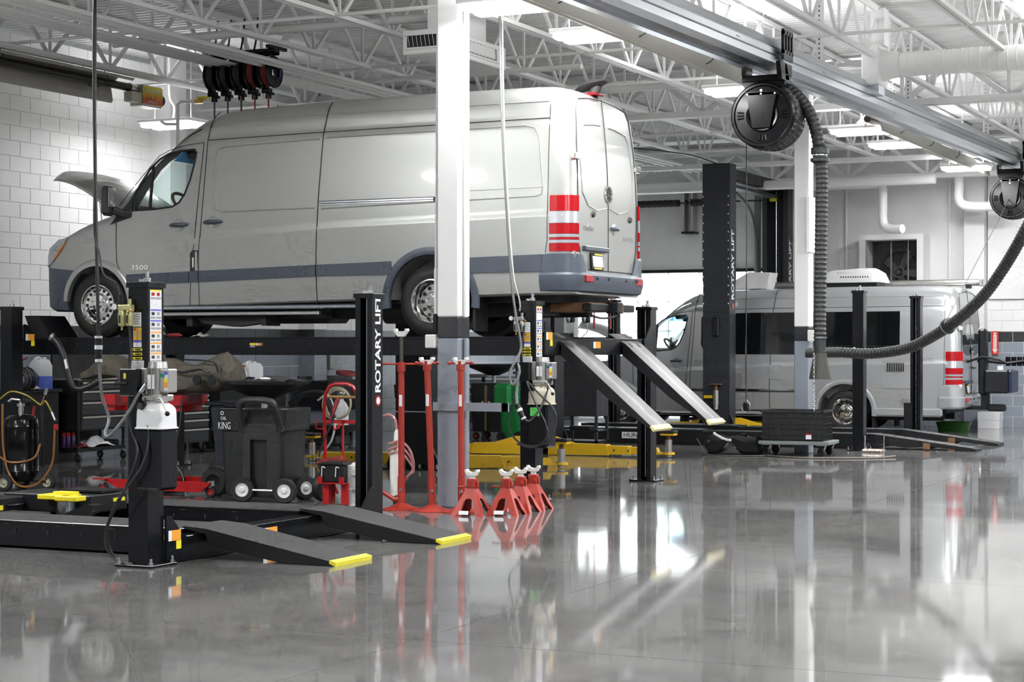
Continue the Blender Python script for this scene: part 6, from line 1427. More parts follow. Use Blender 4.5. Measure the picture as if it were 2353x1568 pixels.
# ================================================================ jack stands
def jack_stand():
    t = thing('jack_stand', '', 'jack stand', (0, 0, 0), 0, 'red jack stands in a row')
    mb = MB(); h = 0.245; b = 0.155; a = 0.042; tk = 0.006
    for k in range(4):
        R = Matrix.Rotation(k * PI / 2, 4, 'Z')
        def P(u, z, o=0.0):
            r = b + (a - b) * z / h - o; return R @ Vector((u, -r, z))
        hw = lambda z: b + (a - b) * z / h
        out = [(-b, 0), (-b + 0.055, 0), (-0.062, 0.055), (-0.045, 0.13), (-0.02, 0.155), (0.02, 0.155), (0.045, 0.13), (0.062, 0.055), (b - 0.055, 0), (b, 0), (a, h), (-a, h)]
        n = len(out); vs = [P(u, z) for u, z in out] + [P(u * 0.98, z, tk) for u, z in out]
        mb.add(vs, [tuple(range(n)), tuple(range(2 * n - 1, n - 1, -1))] + [(i, (i + 1) % n, n + (i + 1) % n, n + i) for i in range(n)])
    bs = mb.build('base_frame', ORED, t, 0)
    MB().bx(-0.043, 0.043, -0.04, 0.04, 0.235, 0.335, 0.006).build('neck', ORED, t)
    MB().cyl((0.02, -0.055, 0.275), (0.02, 0.05, 0.275), 0.018, n=12).bx(0.035, 0.06, -0.02, 0.02, 0.25, 0.31, 0.004).build('pawl_housing', ORED, t)
    MB().cyl((-0.05, -0.03, 0.262), (-0.13, -0.03, 0.258), 0.009, n=8).build('ratchet_lever', ORED, t)
    MB().cyl((-0.03, -0.044, 0.315), (-0.03, -0.039, 0.315), 0.009, n=8).build('bolt', ZINC, t)
    MB().bx(-0.024, 0.024, -0.018, 0.018, 0.33, 0.372, 0.003).build('ratchet_post', IVORY, t)
    s_ = [(-0.065, 0.40), (-0.062, 0.418), (-0.048, 0.418), (-0.036, 0.400), (0, 0.390), (0.036, 0.400), (0.048, 0.418), (0.062, 0.418), (0.065, 0.40), (0.042, 0.362), (-0.042, 0.362)]
    MB().prism(s_, (0, -0.028, 0), (1, 0, 0), (0, 0, 1), (0, 0.056, 0)).build('saddle', IVORY, t, 0)
    c = Vector((0.0, -0.146, 0.025))
    MB().add([(-0.075, -0.1485, 0.015), (0.02, -0.1485, 0.015), (0.02, -0.1335, 0.048), (-0.075, -0.1335, 0.048)], [(0, 1, 2, 3)]).build('warning_label', LABEL, t, 0)
    return t
js = jack_stand()
for i, (x, y, r, s_) in enumerate(((-7.63, 15.36, 0.06, 'nearest the column and in front of the row'), (-7.36, 15.52, 0.12, 'second from the left in the row'), (-7.36, 15.83, 0.05, 'third from the left, partly hidden'), (-7.37, 16.14, 0.1, 'rightmost in the row beside the lift post'))):
    o = js if i == 0 else copy_tree(js)
    o.location = (x, y, 0); o.rotation_euler = (0, 0, r); o['label'] = 'small red jack stand with white saddle ' + s_
def tall_stand(label, x, y, top, screw, lean, ang, hl=0.19):
    t = thing('support_stand', label, 'support stand', (x, y, 0), 0, 'tall red under-hoist stands')
    MB().lathe([(0.19, 0.0), (0.19, 0.008), (0.10, 0.03), (0.05, 0.06), (0.035, 0.065), (0.0, 0.065)], (0, 0, 0), n=28).build('base', ORED, t)
    l = Vector((lean, 0, top))
    MB().cyl((0, 0, 0.05), (0, 0, 0.05) + l * 0 if False else l, 0.030, n=16).build('pole', ORED, t); MB().cyl((0, 0, 0.05), Vector((0, 0, 0.05)) + (l - Vector((0, 0, 0.05))) * 0.2, 0.036, n=16).build('sleeve', ORED, t)
    MB().cyl(l - Vector((0, 0, 0.05)), l + Vector((0, 0, 0.01)), 0.04, n=16).build('collar', ORED, t)
    d = Vector((math.cos(ang), math.sin(ang), 0))
    mb = MB().cyl(l + Vector((0, 0, 0.02)) - d * hl, l + Vector((0, 0, 0.02)) + d * hl, 0.010, n=8).cyl(l + Vector((0, 0, 0.0)), l + Vector((0, 0, 0.04)), 0.03, n=12).ball(l + d * hl + Vector((0, 0, 0.02)), 0.018, 8, 6).ball(l - d * hl + Vector((0, 0, 0.02)), 0.018, 8, 6)
    mb.build('adjuster_handle', ORED, t)
    if screw > 0.02: MB().cyl(l, l + Vector((0, 0, screw)), 0.018, n=12).build('screw', mat('threaded steel', (0.10, 0.09, 0.075), 0.4, 0.7), t)
    z = l + Vector((0, 0, screw))
    MB().prism([(-0.075, 0.055), (-0.07, 0.075), (-0.05, 0.075), (-0.045, 0.05), (0.045, 0.05), (0.05, 0.075), (0.07, 0.075), (0.075, 0.055), (0.03, 0.0), (-0.03, 0.0)], z - Vector((0, 0.025, 0)), (1, 0, 0), (0, 0, 1), (0, 0.05, 0)).build('saddle', IVORY, t, 0)
    MB().bx(-0.006 + lean * 0.8, 0.024 + lean * 0.8, -0.034, -0.028, top * 0.72, top * 0.8).build('label', LABEL, t, 0)
    MB().cyl((0.01, -0.045, 0.19), (0.01, -0.03, 0.19), 0.016, n=6).build('lock_bolt', ZINC, t)
    return t
tall_stand('tall red support stand with a long raised screw', -8.50, 15.6, 1.36, 0.28, -0.0, 0.15)
tall_stand('tall red support stand leaning slightly, between the other two', -8.15, 15.57, 1.37, 0.0, -0.06, 0.6, 0.1)
tall_stand('tall red support stand in front of the near column foot', -7.86, 15.60, 1.37, 0.0, -0.01, 0.3, 0.11)
pd = MB().tube([(-8.74, 15.45, 0.235), (-8.56, 15.56, 0.1), (-8.52, 15.6, 0.1)], [0.02, 0.022, 0.03], 8).build('stand_pedal', ORED); tag(pd, 'red foot pedal lever at the foot of the long-screw stand', 'lever')
# ================================================================ red hand truck with battery, white box
ht_ = thing('hand_truck', 'red tubular hand truck with jumper cables and a black battery case', 'hand truck', (-9.42, 15.85, 0))
fr = [(-0.2, 0.25, 0.05), (-0.2, 0.22, 0.55), (-0.2, 0.2, 0.9), (-0.17, 0.18, 1.07), (-0.12, 0.17, 1.15), (-0.05, 0.17, 1.175), (0.09, 0.17, 1.175), (0.15, 0.17, 1.15), (0.19, 0.18, 1.07), (0.22, 0.2, 0.9), (0.22, 0.22, 0.55), (0.22, 0.25, 0.05)]
MB().tube(fr, 0.018, 10).build('frame', RED, ht_)
MB().bar((-0.2, 0.205, 0.80), (0.22, 0.205, 0.80), 0.01, 0.035).bar((0.01, 0.21, 0.80), (0.01, 0.22, 0.35), 0.03, 0.01, up=(1, 0, 0)).bar((-0.2, 0.22, 0.35), (0.22, 0.22, 0.35), 0.01, 0.03).build('cross_bar', RED, ht_, 0)
MB().tube([(0.0, 0.18, 0.80), (0.0, 0.14, 0.74), (-0.03, 0.12, 0.72), (-0.05, 0.14, 0.76)], 0.012, 6).tube([(-0.2, 0.2, 0.72), (-0.28, 0.18, 0.73), (-0.28, 0.18, 0.82)], 0.007, 6).build('cable_hook', RED, ht_)
MB().cyl((-0.14, 0.17, 1.045), (0.22, 0.17, 1.045), 0.016, n=10).build('wood_grip', mat('worn wood', (0.22, 0.12, 0.03), 0.6, vary=0.2), ht_)
MB().tube([(-0.17, 0.2, 0.33), (-0.1, 0.3, 0.08)], 0.016, 8).tube([(0.22, 0.2, 0.33), (0.3, 0.05, 0.08)], 0.016, 8).build('brace', RED, ht_)
for xx in (-0.27, 0.3): MB().lathe([(0.0, -0.02), (0.06, -0.03), (0.13, -0.035), (0.14, 0.0), (0.13, 0.035), (0.06, 0.03), (0.0, 0.02)], (xx, 0.27, 0.14), (1, 0, 0), 24).build('wheel', RUBBER, ht_)
mb = MB()
for k in range(3): mb.tube(spline([(-0.24, 0.17, 0.38 + 0.02 * k), (-0.1, 0.1, 0.30 + 0.02 * k), (0.1, 0.1, 0.29 + 0.02 * k), (0.25, 0.16, 0.36 + 0.02 * k), (0.1, 0.24, 0.4), (-0.1, 0.24, 0.4), (-0.24, 0.17, 0.39 + 0.02 * k)], 6), 0.011, 6)
mb.build('cable_coil', mat('dark red cable', (0.13, 0.015, 0.015), 0.5), ht_)
MB().tube(spline([(-0.25, 0.16, 0.36), (-0.1, 0.08, 0.27), (0.12, 0.08, 0.265), (0.27, 0.14, 0.34)], 8), 0.011, 6).tube(spline([(-0.08, 0.12, 1.02), (-0.03, 0.1, 0.85), (-0.15, 0.1, 0.6), (-0.2, 0.1, 0.45)], 6), 0.009, 6).build('black_cable', CABLE, ht_)
for xx, m_, a in ((0.02, mat('dark red clamp', (0.22, 0.02, 0.02), 0.5), 1), (-0.1, BLACK2, -1)): MB().bar((xx, 0.1, 1.03), (xx - 0.08 * a, 0.1, 0.84), 0.035, 0.03).bar((xx + 0.02, 0.08, 1.02), (xx - 0.06 * a, 0.09, 0.86), 0.02, 0.02).build('jumper_clamp', m_, ht_, 0)
MB().ball((0.18, 0.08, 0.3), (0.03, 0.02, 0.025), 8, 6).build('cable_plug', LORG, ht_)
bt = thing('battery_case', 'black battery case with white rope handles on a red steel stand', 'battery case', (-9.25, 15.66, 0), 0.05)
MB().bx(-0.13, 0.13, -0.1, 0.1, 0.235, 0.40, 0.01).bx(-0.14, 0.14, -0.11, 0.11, 0.40, 0.43, 0.01).build('case', BLACK2, bt)
mb = MB().bx(-0.14, 0.14, -0.11, 0.11, 0.222, 0.236)
for xx in (-0.085, 0.115): mb.bx(xx - 0.035, xx + 0.03, -0.05, 0.09, 0.02, 0.225)
mb.build('stand', RED, bt, 0); MB().bx(-0.16, 0.15, -0.12, 0.12, 0.0, 0.012).build('foot_plate', RUST, bt, 0)
for xx in (-0.115, 0.115): MB().bx(xx - 0.025, xx + 0.025, -0.118, -0.108, 0.222, 0.29).build('retainer', RED, bt, 0)
for xx in (-0.09, 0.06): MB().tube(spline([(xx + 0.03, -0.112, 0.375), (xx, -0.115, 0.385), (xx - 0.005, -0.114, 0.33), (xx - 0.01, -0.112, 0.29)], 4), 0.005, 6).build('rope_handle', IVORY, bt)
MB().bar((-0.18, -0.06, 0.42), (-0.05, -0.02, 0.455), 0.02, 0.02).bar((-0.05, -0.02, 0.455), (0.06, 0.0, 0.475), 0.045, 0.035).build('jump_lead', mat('dark red clamp', (0.22, 0.02, 0.02), 0.5), bt, 0)
wb = thing('printed_carton', 'white printed carton with a teal hole beside the battery case', 'carton', (-9.05, 15.76, 0), 0.03)
MB().bx(-0.11, 0.11, -0.1, 0.1, 0, 0.40, 0.003).prism([(-0.11, 0.40), (0.11, 0.40), (0.08, 0.425), (-0.06, 0.42)], (0, -0.04, 0), (1, 0, 0), (0, 0, 1), (0, 0.14, 0)).build('carton', mat('carton white', (0.70, 0.69, 0.66), 0.6), wb, 0)
label_sheet(wb, (0.0, -0.1005, 0.16), 'y-', 0.17, 0.26, lines(0.0, 0.42, 9, 0.02, 0.98, LGREY, 0.5) + lines(0.5, 1.0, 9, 0.02, 0.9, LGREY, 0.5), mat('carton white', (0.70, 0.69, 0.66), 0.6))
text('carton_lettering', 'WARNING', 0.022, INK, wb, (0.02, -0.1025, 0.297), (PI / 2, 0, 0), 0.0004)
text('carton_lettering', 'STORAGE', 0.02, INK, wb, (0.02, -0.1035, 0.165), (PI / 2, 0, 0), 0.0004)
text('carton_lettering', 'FIRST AID', 0.02, INK, wb, (0.02, -0.1035, 0.145), (PI / 2, 0, 0), 0.0004)
MB().cyl((0.06, -0.101, 0.355), (0.06, -0.103, 0.355), 0.03, n=18).build('teal_hole', mat('teal liner', (0.0, 0.30, 0.30), 0.4), wb, 0)
# ================================================================ white fluid pump with pink hose
pm = thing('fluid_pump', 'white cylindrical fluid pump with looped pink clear hose', 'pump', (-8.76, 15.98, 0))
MB().lathe([(0.07, 0.06), (0.072, 0.1), (0.065, 0.12), (0.07, 0.14), (0.065, 0.16), (0.066, 0.5), (0.05, 0.54), (0.03, 0.58), (0.025, 0.7), (0.012, 0.74), (0, 0.74)], (0, 0, 0), n=24).build('cylinder', IVORY, pm)
MB().bx(0.05, 0.085, -0.03, 0.03, 0.1, 0.46).build('handle_bar', BLACK2, pm, 0); MB().cyl((0.0, -0.03, 0.52), (0.02, -0.05, 0.62), 0.018, n=10).build('fitting', BRASS, pm)
MB().lathe([(0, -0.015), (0.05, -0.02), (0.055, 0), (0.05, 0.02), (0, 0.015)], (0.06, -0.1, 0.056), (1, 0, 0), 20).build('wheel', RUBBER, pm)
mb = MB(); PINK = mat('pink clear hose', (0.45, 0.20, 0.20), 0.25, alpha=1.0)
for k in range(3): mb.tube(spline([(-0.05, -0.06, 0.6 - 0.05 * k), (0.08, -0.08, 0.63 - 0.05 * k), (0.17, -0.05, 0.55 - 0.06 * k), (0.2, -0.02, 0.4 - 0.03 * k), (0.14, 0.0, 0.3), (0.04, 0.05, 0.26 - 0.03 * k)], 6), 0.012, 7)
mb.tube(spline([(0.0, 0, 0.74), (-0.02, 0, 0.84), (-0.1, 0.02, 0.88), (-0.2, 0.05, 0.85)], 6), 0.014, 7); mb.build('hose', PINK, pm)
# ================================================================ waste oil drains
def wheel_small(parent, c, r, w, ax, hub):
    h = MB().lathe([(r * 0.55, -w / 2), (r * 0.9, -w / 2), (r, -w / 4), (r, w / 4), (r * 0.9, w / 2), (r * 0.55, w / 2)], c, ax, 24, closed=True).build('wheel', RUBBER, parent)
    MB().lathe([(0, -w * 0.3), (r * 0.3, -w * 0.3), (r * 0.56, -w * 0.42), (r * 0.56, w * 0.42), (r * 0.3, w * 0.3), (0.15 * r, w * 0.5), (0, w * 0.5)], c, ax, 20).build('hub', hub, h)
def tub(parent, x0, x1, y0, y1, z0, z1, tw, m, name='tub'):
    rings = []
    for z, s_ in ((z0, 0.86), (z0 + 0.05, 0.9), (z1 * 0.75, 0.97), (z1 * 0.76, 1.04), (z1 - 0.03, 1.07), (z1 - 0.01, 1.09), (z1, 1.07), (z1 - 0.005, 1.0)):
        cx, cy, hx, hy = (x0 + x1) / 2, (y0 + y1) / 2, (x1 - x0) / 2 * s_, (y1 - y0) / 2 * s_
        rings.append([(cx + a, cy + b, z) for a, b in rrect(-hx, hx, -hy, hy, 0.1, 5)])
    return MB().loft(rings).build(name, m, parent, 40)
ok = thing('waste_oil_drain', 'black wheeled waste oil drain with wide basin and white lettering', 'oil drain', (-10.32, 16.05, 0), 0.05)
tb = tub(ok, -0.37, 0.37, -0.3, 0.3, 0.04, 0.93, 0.9, PLASTIC)
MB().bx(0.0, 0.30, -0.325, -0.27, 0.12, 0.60, 0.02).build('front_recess', mat('moulded recess', (0.012, 0.012, 0.013), 0.5), tb, 0) if False else None
MB().prism([(-0.05, 0.08), (0.03, 0.08), (0.03, 0.62), (0.22, 0.62), (0.22, 0.08), (0.34, 0.08), (0.34, 0.78), (-0.05, 0.78)], (0, -0.335, 0), (1, 0, 0), (0, 0, 1), (0, 0.06, 0)).build('front_rib', PLASTIC, tb, 0)
MB().tube(spline([(-0.06, -0.31, 0.72), (-0.04, -0.42, 0.9), (0.0, -0.45, 1.0), (0.15, -0.46, 1.02), (0.34, -0.45, 1.0), (0.37, -0.42, 0.9), (0.36, -0.31, 0.72)], 6), [0.05] + [0.034] * 35 + [0.05], 10).build('front_handle', PLASTIC, ok)
MB().tube(spline([(0.12, 0.3, 0.95), (0.3, 0.33, 1.06), (0.52, 0.33, 1.06), (0.58, 0.3, 0.95)], 5), 0.03, 8).build('rear_handle', PLASTIC, ok)
rings = []
for z, s_ in ((1.0, 0.12), (1.03, 0.14), (1.14, 0.40), (1.165, 0.46), (1.19, 0.48), (1.20, 0.485), (1.195, 0.46), (1.15, 0.40), (1.08, 0.2)):
    rings.append([(s_ * (math.cos(PI / 8 + k * PI / 4)) * 1.02, s_ * math.sin(PI / 8 + k * PI / 4) * 0.8, z) for k in range(8)])
bs_ = MB().loft(rings).build('basin', PLASTIC, ok, 20)
MB().cyl((0, 0, 0.9), (0, 0, 1.05), 0.04, n=14).build('stand_pipe', ALU, ok); MB().bx(-0.35, -0.15, -0.22, -0.12, 0.92, 0.98, 0.02).build('cap_block', BLACK2, ok)
mb = MB(); vs = []; fsx = []
for i in range(11):
    for k in range(7): vs.append((-0.12 + i * 0.055, -0.24 + k * 0.08, 1.205 + 0.05 * math.exp(-((i - 3.5) ** 2) / 6 - ((k - 4) ** 2) / 6) + 0.012 * math.sin(i * 2 + k)))
for i in range(10):
    for k in range(6): a = i * 7 + k; fsx.append((a, a + 7, a + 8, a + 1))
cl = MB().add(vs, fsx).build('absorbent_mat', mat('black felt mat', (0.02, 0.02, 0.02), 0.95, bump=0.5, bscale=200), None, 50); cl.location = (-10.32, 16.05, 0); tag(cl, 'crumpled black absorbent mat lying in the oil drain basin', 'mat')
rg = MB().ball((-10.12, 15.75, 1.225), (0.07, 0.03, 0.015), 10, 6).build('shop_rag', LABEL); tag(rg, 'small white rag on the oil drain basin rim', 'rag')
text('side_lettering', 'KING', 0.10, LWHITE, ok, (-0.27, -0.325, 0.75), (PI / 2, 0, 0), 0.0008, sx=0.62); text('side_lettering', 'OIL', 0.045, LWHITE, ok, (-0.28, -0.325, 0.825), (PI / 2, 0, 0), 0.0008)
MB().tube(arc((-0.295, -0.326, 0.878), 0.016, 0, 2 * PI, 14)[:-1], 0.004, 5, True).build('print_ring', LWHITE, ok)
for c in ((-0.05, -0.34, 0.12), (0.42, -0.33, 0.12)): wheel_small(ok, c, 0.125, 0.075, (0.25, -1, 0), LWHITE)
wheel_small(ok, (0.40, 0.12, 0.12), 0.125, 0.075, (0.9, -0.6, 0), LWHITE); MB().cyl((0.0, -0.34, 0.12), (0.35, -0.34, 0.12), 0.011, n=8).build('axle', ZINC, ok)
MB().tube(spline([(0.5, 0.2, 1.0), (0.62, 0.2, 1.05), (0.7, 0.2, 0.85), (0.66, 0.2, 0.6), (0.5, 0.2, 0.42)], 7), 0.011, 7).build('clear_hose', mat('clear tube', (0.42, 0.46, 0.45), 0.2), ok)
oc = thing('service_cart', 'dark navy fluid service cart behind the waste oil drain', 'service cart', (-11.02, 16.5, 0), 0.1)
NAVY = mat('navy plastic', (0.014, 0.018, 0.028), 0.4)
MB().prism([(-0.06, 0.3), (0.25, 0.3), (0.25, 0.9), (0.12, 0.93), (-0.1, 0.93), (-0.13, 0.9)], (0, -0.2, 0), (1, 0, 0), (0, 0, 1), (0, 0.4, 0)).build('body', NAVY, oc, 0)
MB().bx(-0.20, 0.28, -0.24, 0.24, 0.93, 0.97, 0.015).build('lid', NAVY, oc); MB().prism([(0, 0), (0.2, 0.0), (0.2, 0.35), (0.12, 0.3)], (0, -0.2, 0.02), (1, 0, 0), (0, 0, 1), (0, 0.35, 0)).build('foot', NAVY, oc, 0)
wheel_small(oc, (-0.05, -0.26, 0.14), 0.15, 0.09, (0, 1, 0), BLACK2)
MB().tube(spline([(0.14, -0.22, 0.66), (0.10, -0.24, 0.6), (0.11, -0.23, 0.45), (0.16, -0.22, 0.3)], 6), 0.012, 7).build('red_hose', mat('red rubber', (0.35, 0.02, 0.03), 0.4), oc); MB().tube(spline([(0.17, -0.22, 0.64), (0.13, -0.24, 0.58), (0.14, -0.23, 0.45), (0.18, -0.22, 0.32)], 6), 0.012, 7).build('blue_hose', mat('blue rubber', (0.02, 0.05, 0.30), 0.4), oc)
# ================================================================ black pressure tank on wheels
tk = thing('pressure_tank', 'black wheeled pressure tank with brown hoses and yellow labels at the left edge', 'tank', (-13.38, 16.0, 0))
MB().lathe([(0.0, 0.10), (0.14, 0.11), (0.185, 0.16), (0.19, 0.2), (0.193, 0.205), (0.19, 0.21), (0.19, 0.68), (0.193, 0.685), (0.19, 0.69), (0.18, 0.76), (0.13, 0.80), (0.06, 0.815), (0, 0.82)], (0, 0, 0), n=36).build('vessel', GLOSSB, tk)
MB().cyl((0, 0, 0.81), (0, 0, 0.9), 0.03, n=12).cyl((0, 0, 0.9), (0, 0, 0.93), 0.045, n=12).build('cap', ZINC, tk); MB().tube([(0, 0, 0.93), (0, -0.02, 0.97), (-0.08, -0.05, 0.98), (-0.12, -0.06, 0.95)], 0.014, 8).build('elbow', ALU, tk)
MB().ball((0.02, 0.08, 0.95), 0.05, 10, 8).build('gauge_bulb', BLACK2, tk); MB().cyl((0.12, 0.05, 0.8), (0.14, 0.05, 0.9), 0.012, n=8).build('valve', RED, tk)
for z, h_ in ((0.50, 0.085), (0.40, 0.1)):
    MB().lathe([(0.1925, z - h_ / 2), (0.1925, z + h_ / 2)], (0, 0, 0), (0, 0, 1), 8, a0=0.9, a1=1.5).build('yellow_label', LYEL, tk, 0)
for q in range(2):
    a = -0.35 - q * 0.0; MB().cyl((0.23 + 0.02 * q, 0.06, 0.25), (0.23 + 0.02 * q, 0.06, 0.93), 0.018, n=10).build('hose_post', BLACK2, tk)
HB = mat('amber hose', (0.20, 0.085, 0.015), 0.25)
MB().tube(spline([(-0.09, -0.19, 0.93), (-0.08, -0.2, 0.6), (-0.06, -0.2, 0.4), (0.0, -0.2, 0.2), (0.15, -0.2, 0.06), (0.35, -0.15, 0.09), (0.5, -0.1, 0.3), (0.52, -0.08, 0.66)], 8), 0.012, 8).tube(spline([(-0.3, -0.2, 0.55), (-0.15, -0.22, 0.40), (0.05, -0.22, 0.31), (0.25, -0.1, 0.35), (0.26, 0.0, 0.5)], 8), 0.012, 8).build('amber_hose', HB, tk)
MB().tube(spline([(-0.2, -0.1, 0.98), (-0.05, -0.1, 1.06), (0.12, -0.05, 1.02), (0.23, 0.04, 0.92), (0.33, 0.0, 0.96), (0.46, -0.05, 0.84)], 8), 0.009, 7).build('yellow_hose', mat('yellow hose', (0.30, 0.24, 0.02), 0.4), tk)
MB().cyl((0.46, -0.05, 0.84), (0.52, -0.07, 0.76), 0.016, n=10).build('coupler', ZINC, tk); MB().cyl((0.31, 0.02, 1.03), (0.34, 0.02, 1.10), 0.02, n=10).build('coupler', ZINC, tk); MB().cyl((0.23, 0.05, 0.92), (0.31, 0.02, 1.03), 0.006, n=6).build('pink_tube', PINK, tk); MB().bx(0.52, 0.56, -0.1, -0.07, 0.66, 0.72).build('tap', RED, tk, 0)
for c in ((-0.02, -0.24, 0.09), (0.33, 0.04, 0.09), (-0.15, 0.2, 0.09)): wheel_small(tk, c, 0.092, 0.06, (0.2, -1, 0), mat('tan hub', (0.25, 0.24, 0.17), 0.5))
MB().tube([(-0.02, -0.2, 0.1), (0.0, 0.0, 0.1), (0.33, 0.0, 0.1)], 0.012, 6).tube([(0.2, 0.05, 0.28), (0.33, 0.02, 0.12)], 0.015, 6).build('carriage', BLACK2, tk)
# ================================================================ red transmission jack with a removed fuel tank
tj = thing('transmission_jack', 'red wheeled jack carrying a removed fuel tank', 'transmission jack', (-11.75, 16.3, 0))
MB().prism([(-0.52, 0.16), (0.86, 0.16), (0.74, 0.055), (-0.28, 0.055)], (0, -0.36, 0), (1, 0, 0), (0, 0, 1), (0, 0.02, 0)).bx(-0.60, -0.44, -0.4, -0.28, 0.15, 0.165).prism([(-0.4, 0.16), (0.7, 0.16), (0.62, 0.06), (-0.28, 0.06)], (0, 0.28, 0), (1, 0, 0), (0, 0, 1), (0, 0.02, 0)).bx(-0.1, 0.1, -0.36, 0.3, 0.07, 0.15).build('base', RED, tj, 0)
for c in ((-0.5, -0.34, 0.06), (0.82, -0.30, 0.06), (0.2, -0.42, 0.06), (-0.4, 0.3, 0.06)):
    wheel_small(tj, c, 0.062, 0.035, (0, 1, 0), RED); MB().bx(c[0] - 0.02, c[0] + 0.02, c[1] - 0.03, c[1] + 0.03, 0.1, 0.17).build('caster_fork', ZINC, tj, 0)
MB().cyl((0, 0, 0.1), (0, 0, 0.9), 0.06, n=16).build('ram', BLACK2, tj)
mb = MB()
for xx in (-0.52, 0.32): mb.bx(xx - 0.09, xx + 0.09, -0.24, -0.12, 0.93, 1.04).bx(xx - 0.05, xx + 0.05, -0.2, 0.2, 0.87, 0.94).bx(xx - 0.09, xx + 0.09, 0.12, 0.24, 0.93, 1.04)
mb.bx(-0.5, 0.32, -0.06, 0.06, 0.87, 0.92).build('saddle', RED, tj, 0)
ft = thing('fuel_tank', 'dusty brown grey fuel tank with long black filler neck on the red jack', 'fuel tank', (-11.77, 16.3, 1.08))
TANKM = mat('dusty tank plastic', (0.060, 0.052, 0.038), 0.75, vary=0.4, scale=7, bump=0.25, bscale=30)
random.seed(11)
rings = []
for i in range(19):
    u = i / 18; x = -0.93 + 1.9 * u
    w_ = 0.27 * (0.55 + 0.45 * math.sin(PI * min(1, max(0.06, u * 1.05)))) ; zt = 0.30 + 0.055 * math.sin(u * 15) + (0.05 if 0.12 < u < 0.3 else 0) + (0.03 if u > 0.7 else 0) - (0.1 if u < 0.06 or u > 0.95 else 0)
    zb = 0.03 * math.sin(u * 7) + (0.1 if u < 0.3 else 0.0) + 0.005
    rings.append([(x, a * w_, zb + (zt - zb) * b) for a, b in ((-0.7, 0), (-1, 0.15), (-1.02, 0.5), (-0.92, 0.8), (-0.6, 0.97), (-0.2, 1.0 + 0.08 * math.sin(u * 22)), (0.3, 0.98), (0.8, 0.9), (1, 0.6), (1, 0.2), (0.7, 0))])
MB().loft(rings).build('tank_shell', TANKM, ft, 50)
MB().tube(spline([(-0.62, -0.2, 0.12), (-0.74, -0.3, 0.03), (-0.84, -0.34, 0.02), (-0.9, -0.36, 0.1), (-0.97, -0.36, 0.33), (-1.05, -0.36, 0.48), (-1.13, -0.36, 0.56)], 6), 0.036, 12).build('filler_neck', BLACK2, ft)
MB().lathe([(0.03, 0), (0.045, 0.0), (0.045, 0.03), (0.03, 0.03)], (-1.13, -0.36, 0.56), (-0.7, -0.4, 0.5), 16, closed=True).build('filler_mouth', ZINC, ft); MB().box((-0.93, -0.397, 0.28), (0.03, 0.004, 0.1), 0, Matrix.Rotation(-0.25, 4, 'Y')).build('sticker', LABEL, ft, 0)
MB().tube(spline([(-0.1, -0.26, 0.22), (0.2, -0.28, 0.25), (0.45, -0.28, 0.2), (0.7, -0.28, 0.23), (0.8, -0.28, 0.2)], 6), 0.012, 7).tube(spline([(0.45, -0.2, 0.33), (0.7, -0.22, 0.32), (0.83, -0.22, 0.3), (0.86, -0.2, 0.2)], 6), 0.009, 7).build('fuel_line', BLACK2, ft)
for xx in (0.66, 0.84): MB().cyl((xx, -0.27, 0.12), (xx, -0.30, 0.12), 0.05, n=8).build('sender_boss', BLACK2, ft)
st_ = MB().tube(spline([(-11.3, 16.02, 1.0), (-11.32, 16.0, 0.7), (-11.4, 16.0, 0.4), (-11.28, 16.0, 0.22), (-11.2, 15.95, 0.02), (-11.1, 15.95, 0.01)], 6), 0.012, 6).build('ratchet_strap', CABLE); tag(st_, 'black strap hanging down from the red jack head to the floor', 'strap')
# ================================================================ benches, carts and clutter along the block wall
def caster(parent, x, y, r=0.06, m=RUBBER):
    wheel_small(parent, (x, y, r), r, 0.03, (0.3, 1, 0), ALU); MB().bx(x - 0.025, x + 0.025, y - 0.025, y + 0.025, r * 1.2, r * 2.1).build('caster_fork', ZINC, parent, 0)
def drawer_front(parent, x, y0, y1, z0, z1, m, hm):
    d = MB().bx(x - 0.02, x, y0, y1, z0, z1, 0.004).build('drawer', m, parent, 0)
    MB().bx(x, x + 0.02, y0 + 0.01, y1 - 0.01, z1 - 0.028, z1 - 0.004, 0.004).build('drawer_pull', hm, d, 0)
PULL = mat('beige aluminium pull', (0.60, 0.56, 0.48), 0.35, 0.6)
cart = thing('tool_cart', 'black roll cart with raised lid and beige drawer pulls by the block wall', 'tool cart', (-16.0, 20.55, 0))
MB().bx(-0.22, 0.2, -0.52, 0.5, 0.42, 1.10, 0.006).build('body', BLACK2, cart, 0)
MB().bx(-0.24, -0.21, -0.53, 0.5, 1.10, 1.5).build('lid', BLACK2, cart, 0); MB().bx(-0.23, 0.215, -0.525, 0.505, 1.095, 1.112).build('lid_edge', ALU, cart, 0)
for k, (a, b) in enumerate(((0.97, 1.07), (0.82, 0.95), (0.63, 0.80), (0.44, 0.61))): drawer_front(cart, 0.215, -0.45, 0.49, a, b, mat('charcoal drawer', (0.03, 0.032, 0.035), 0.4), PULL)
for xx in (-0.2, 0.19):
    for yy in (-0.5, 0.48): MB().bx(xx - 0.015, xx + 0.015, yy - 0.015, yy + 0.015, 0.14, 0.44).build('leg', BLACK2, cart, 0); caster(cart, xx, yy)
MB().bx(-0.22, 0.21, -0.53, 0.5, 0.14, 0.19).build('bottom_shelf', BLACK2, cart, 0); MB().bx(-0.23, -0.2, -0.53, 0.5, 0.1, 0.45).build('back_panel', BLACK2, cart, 0)
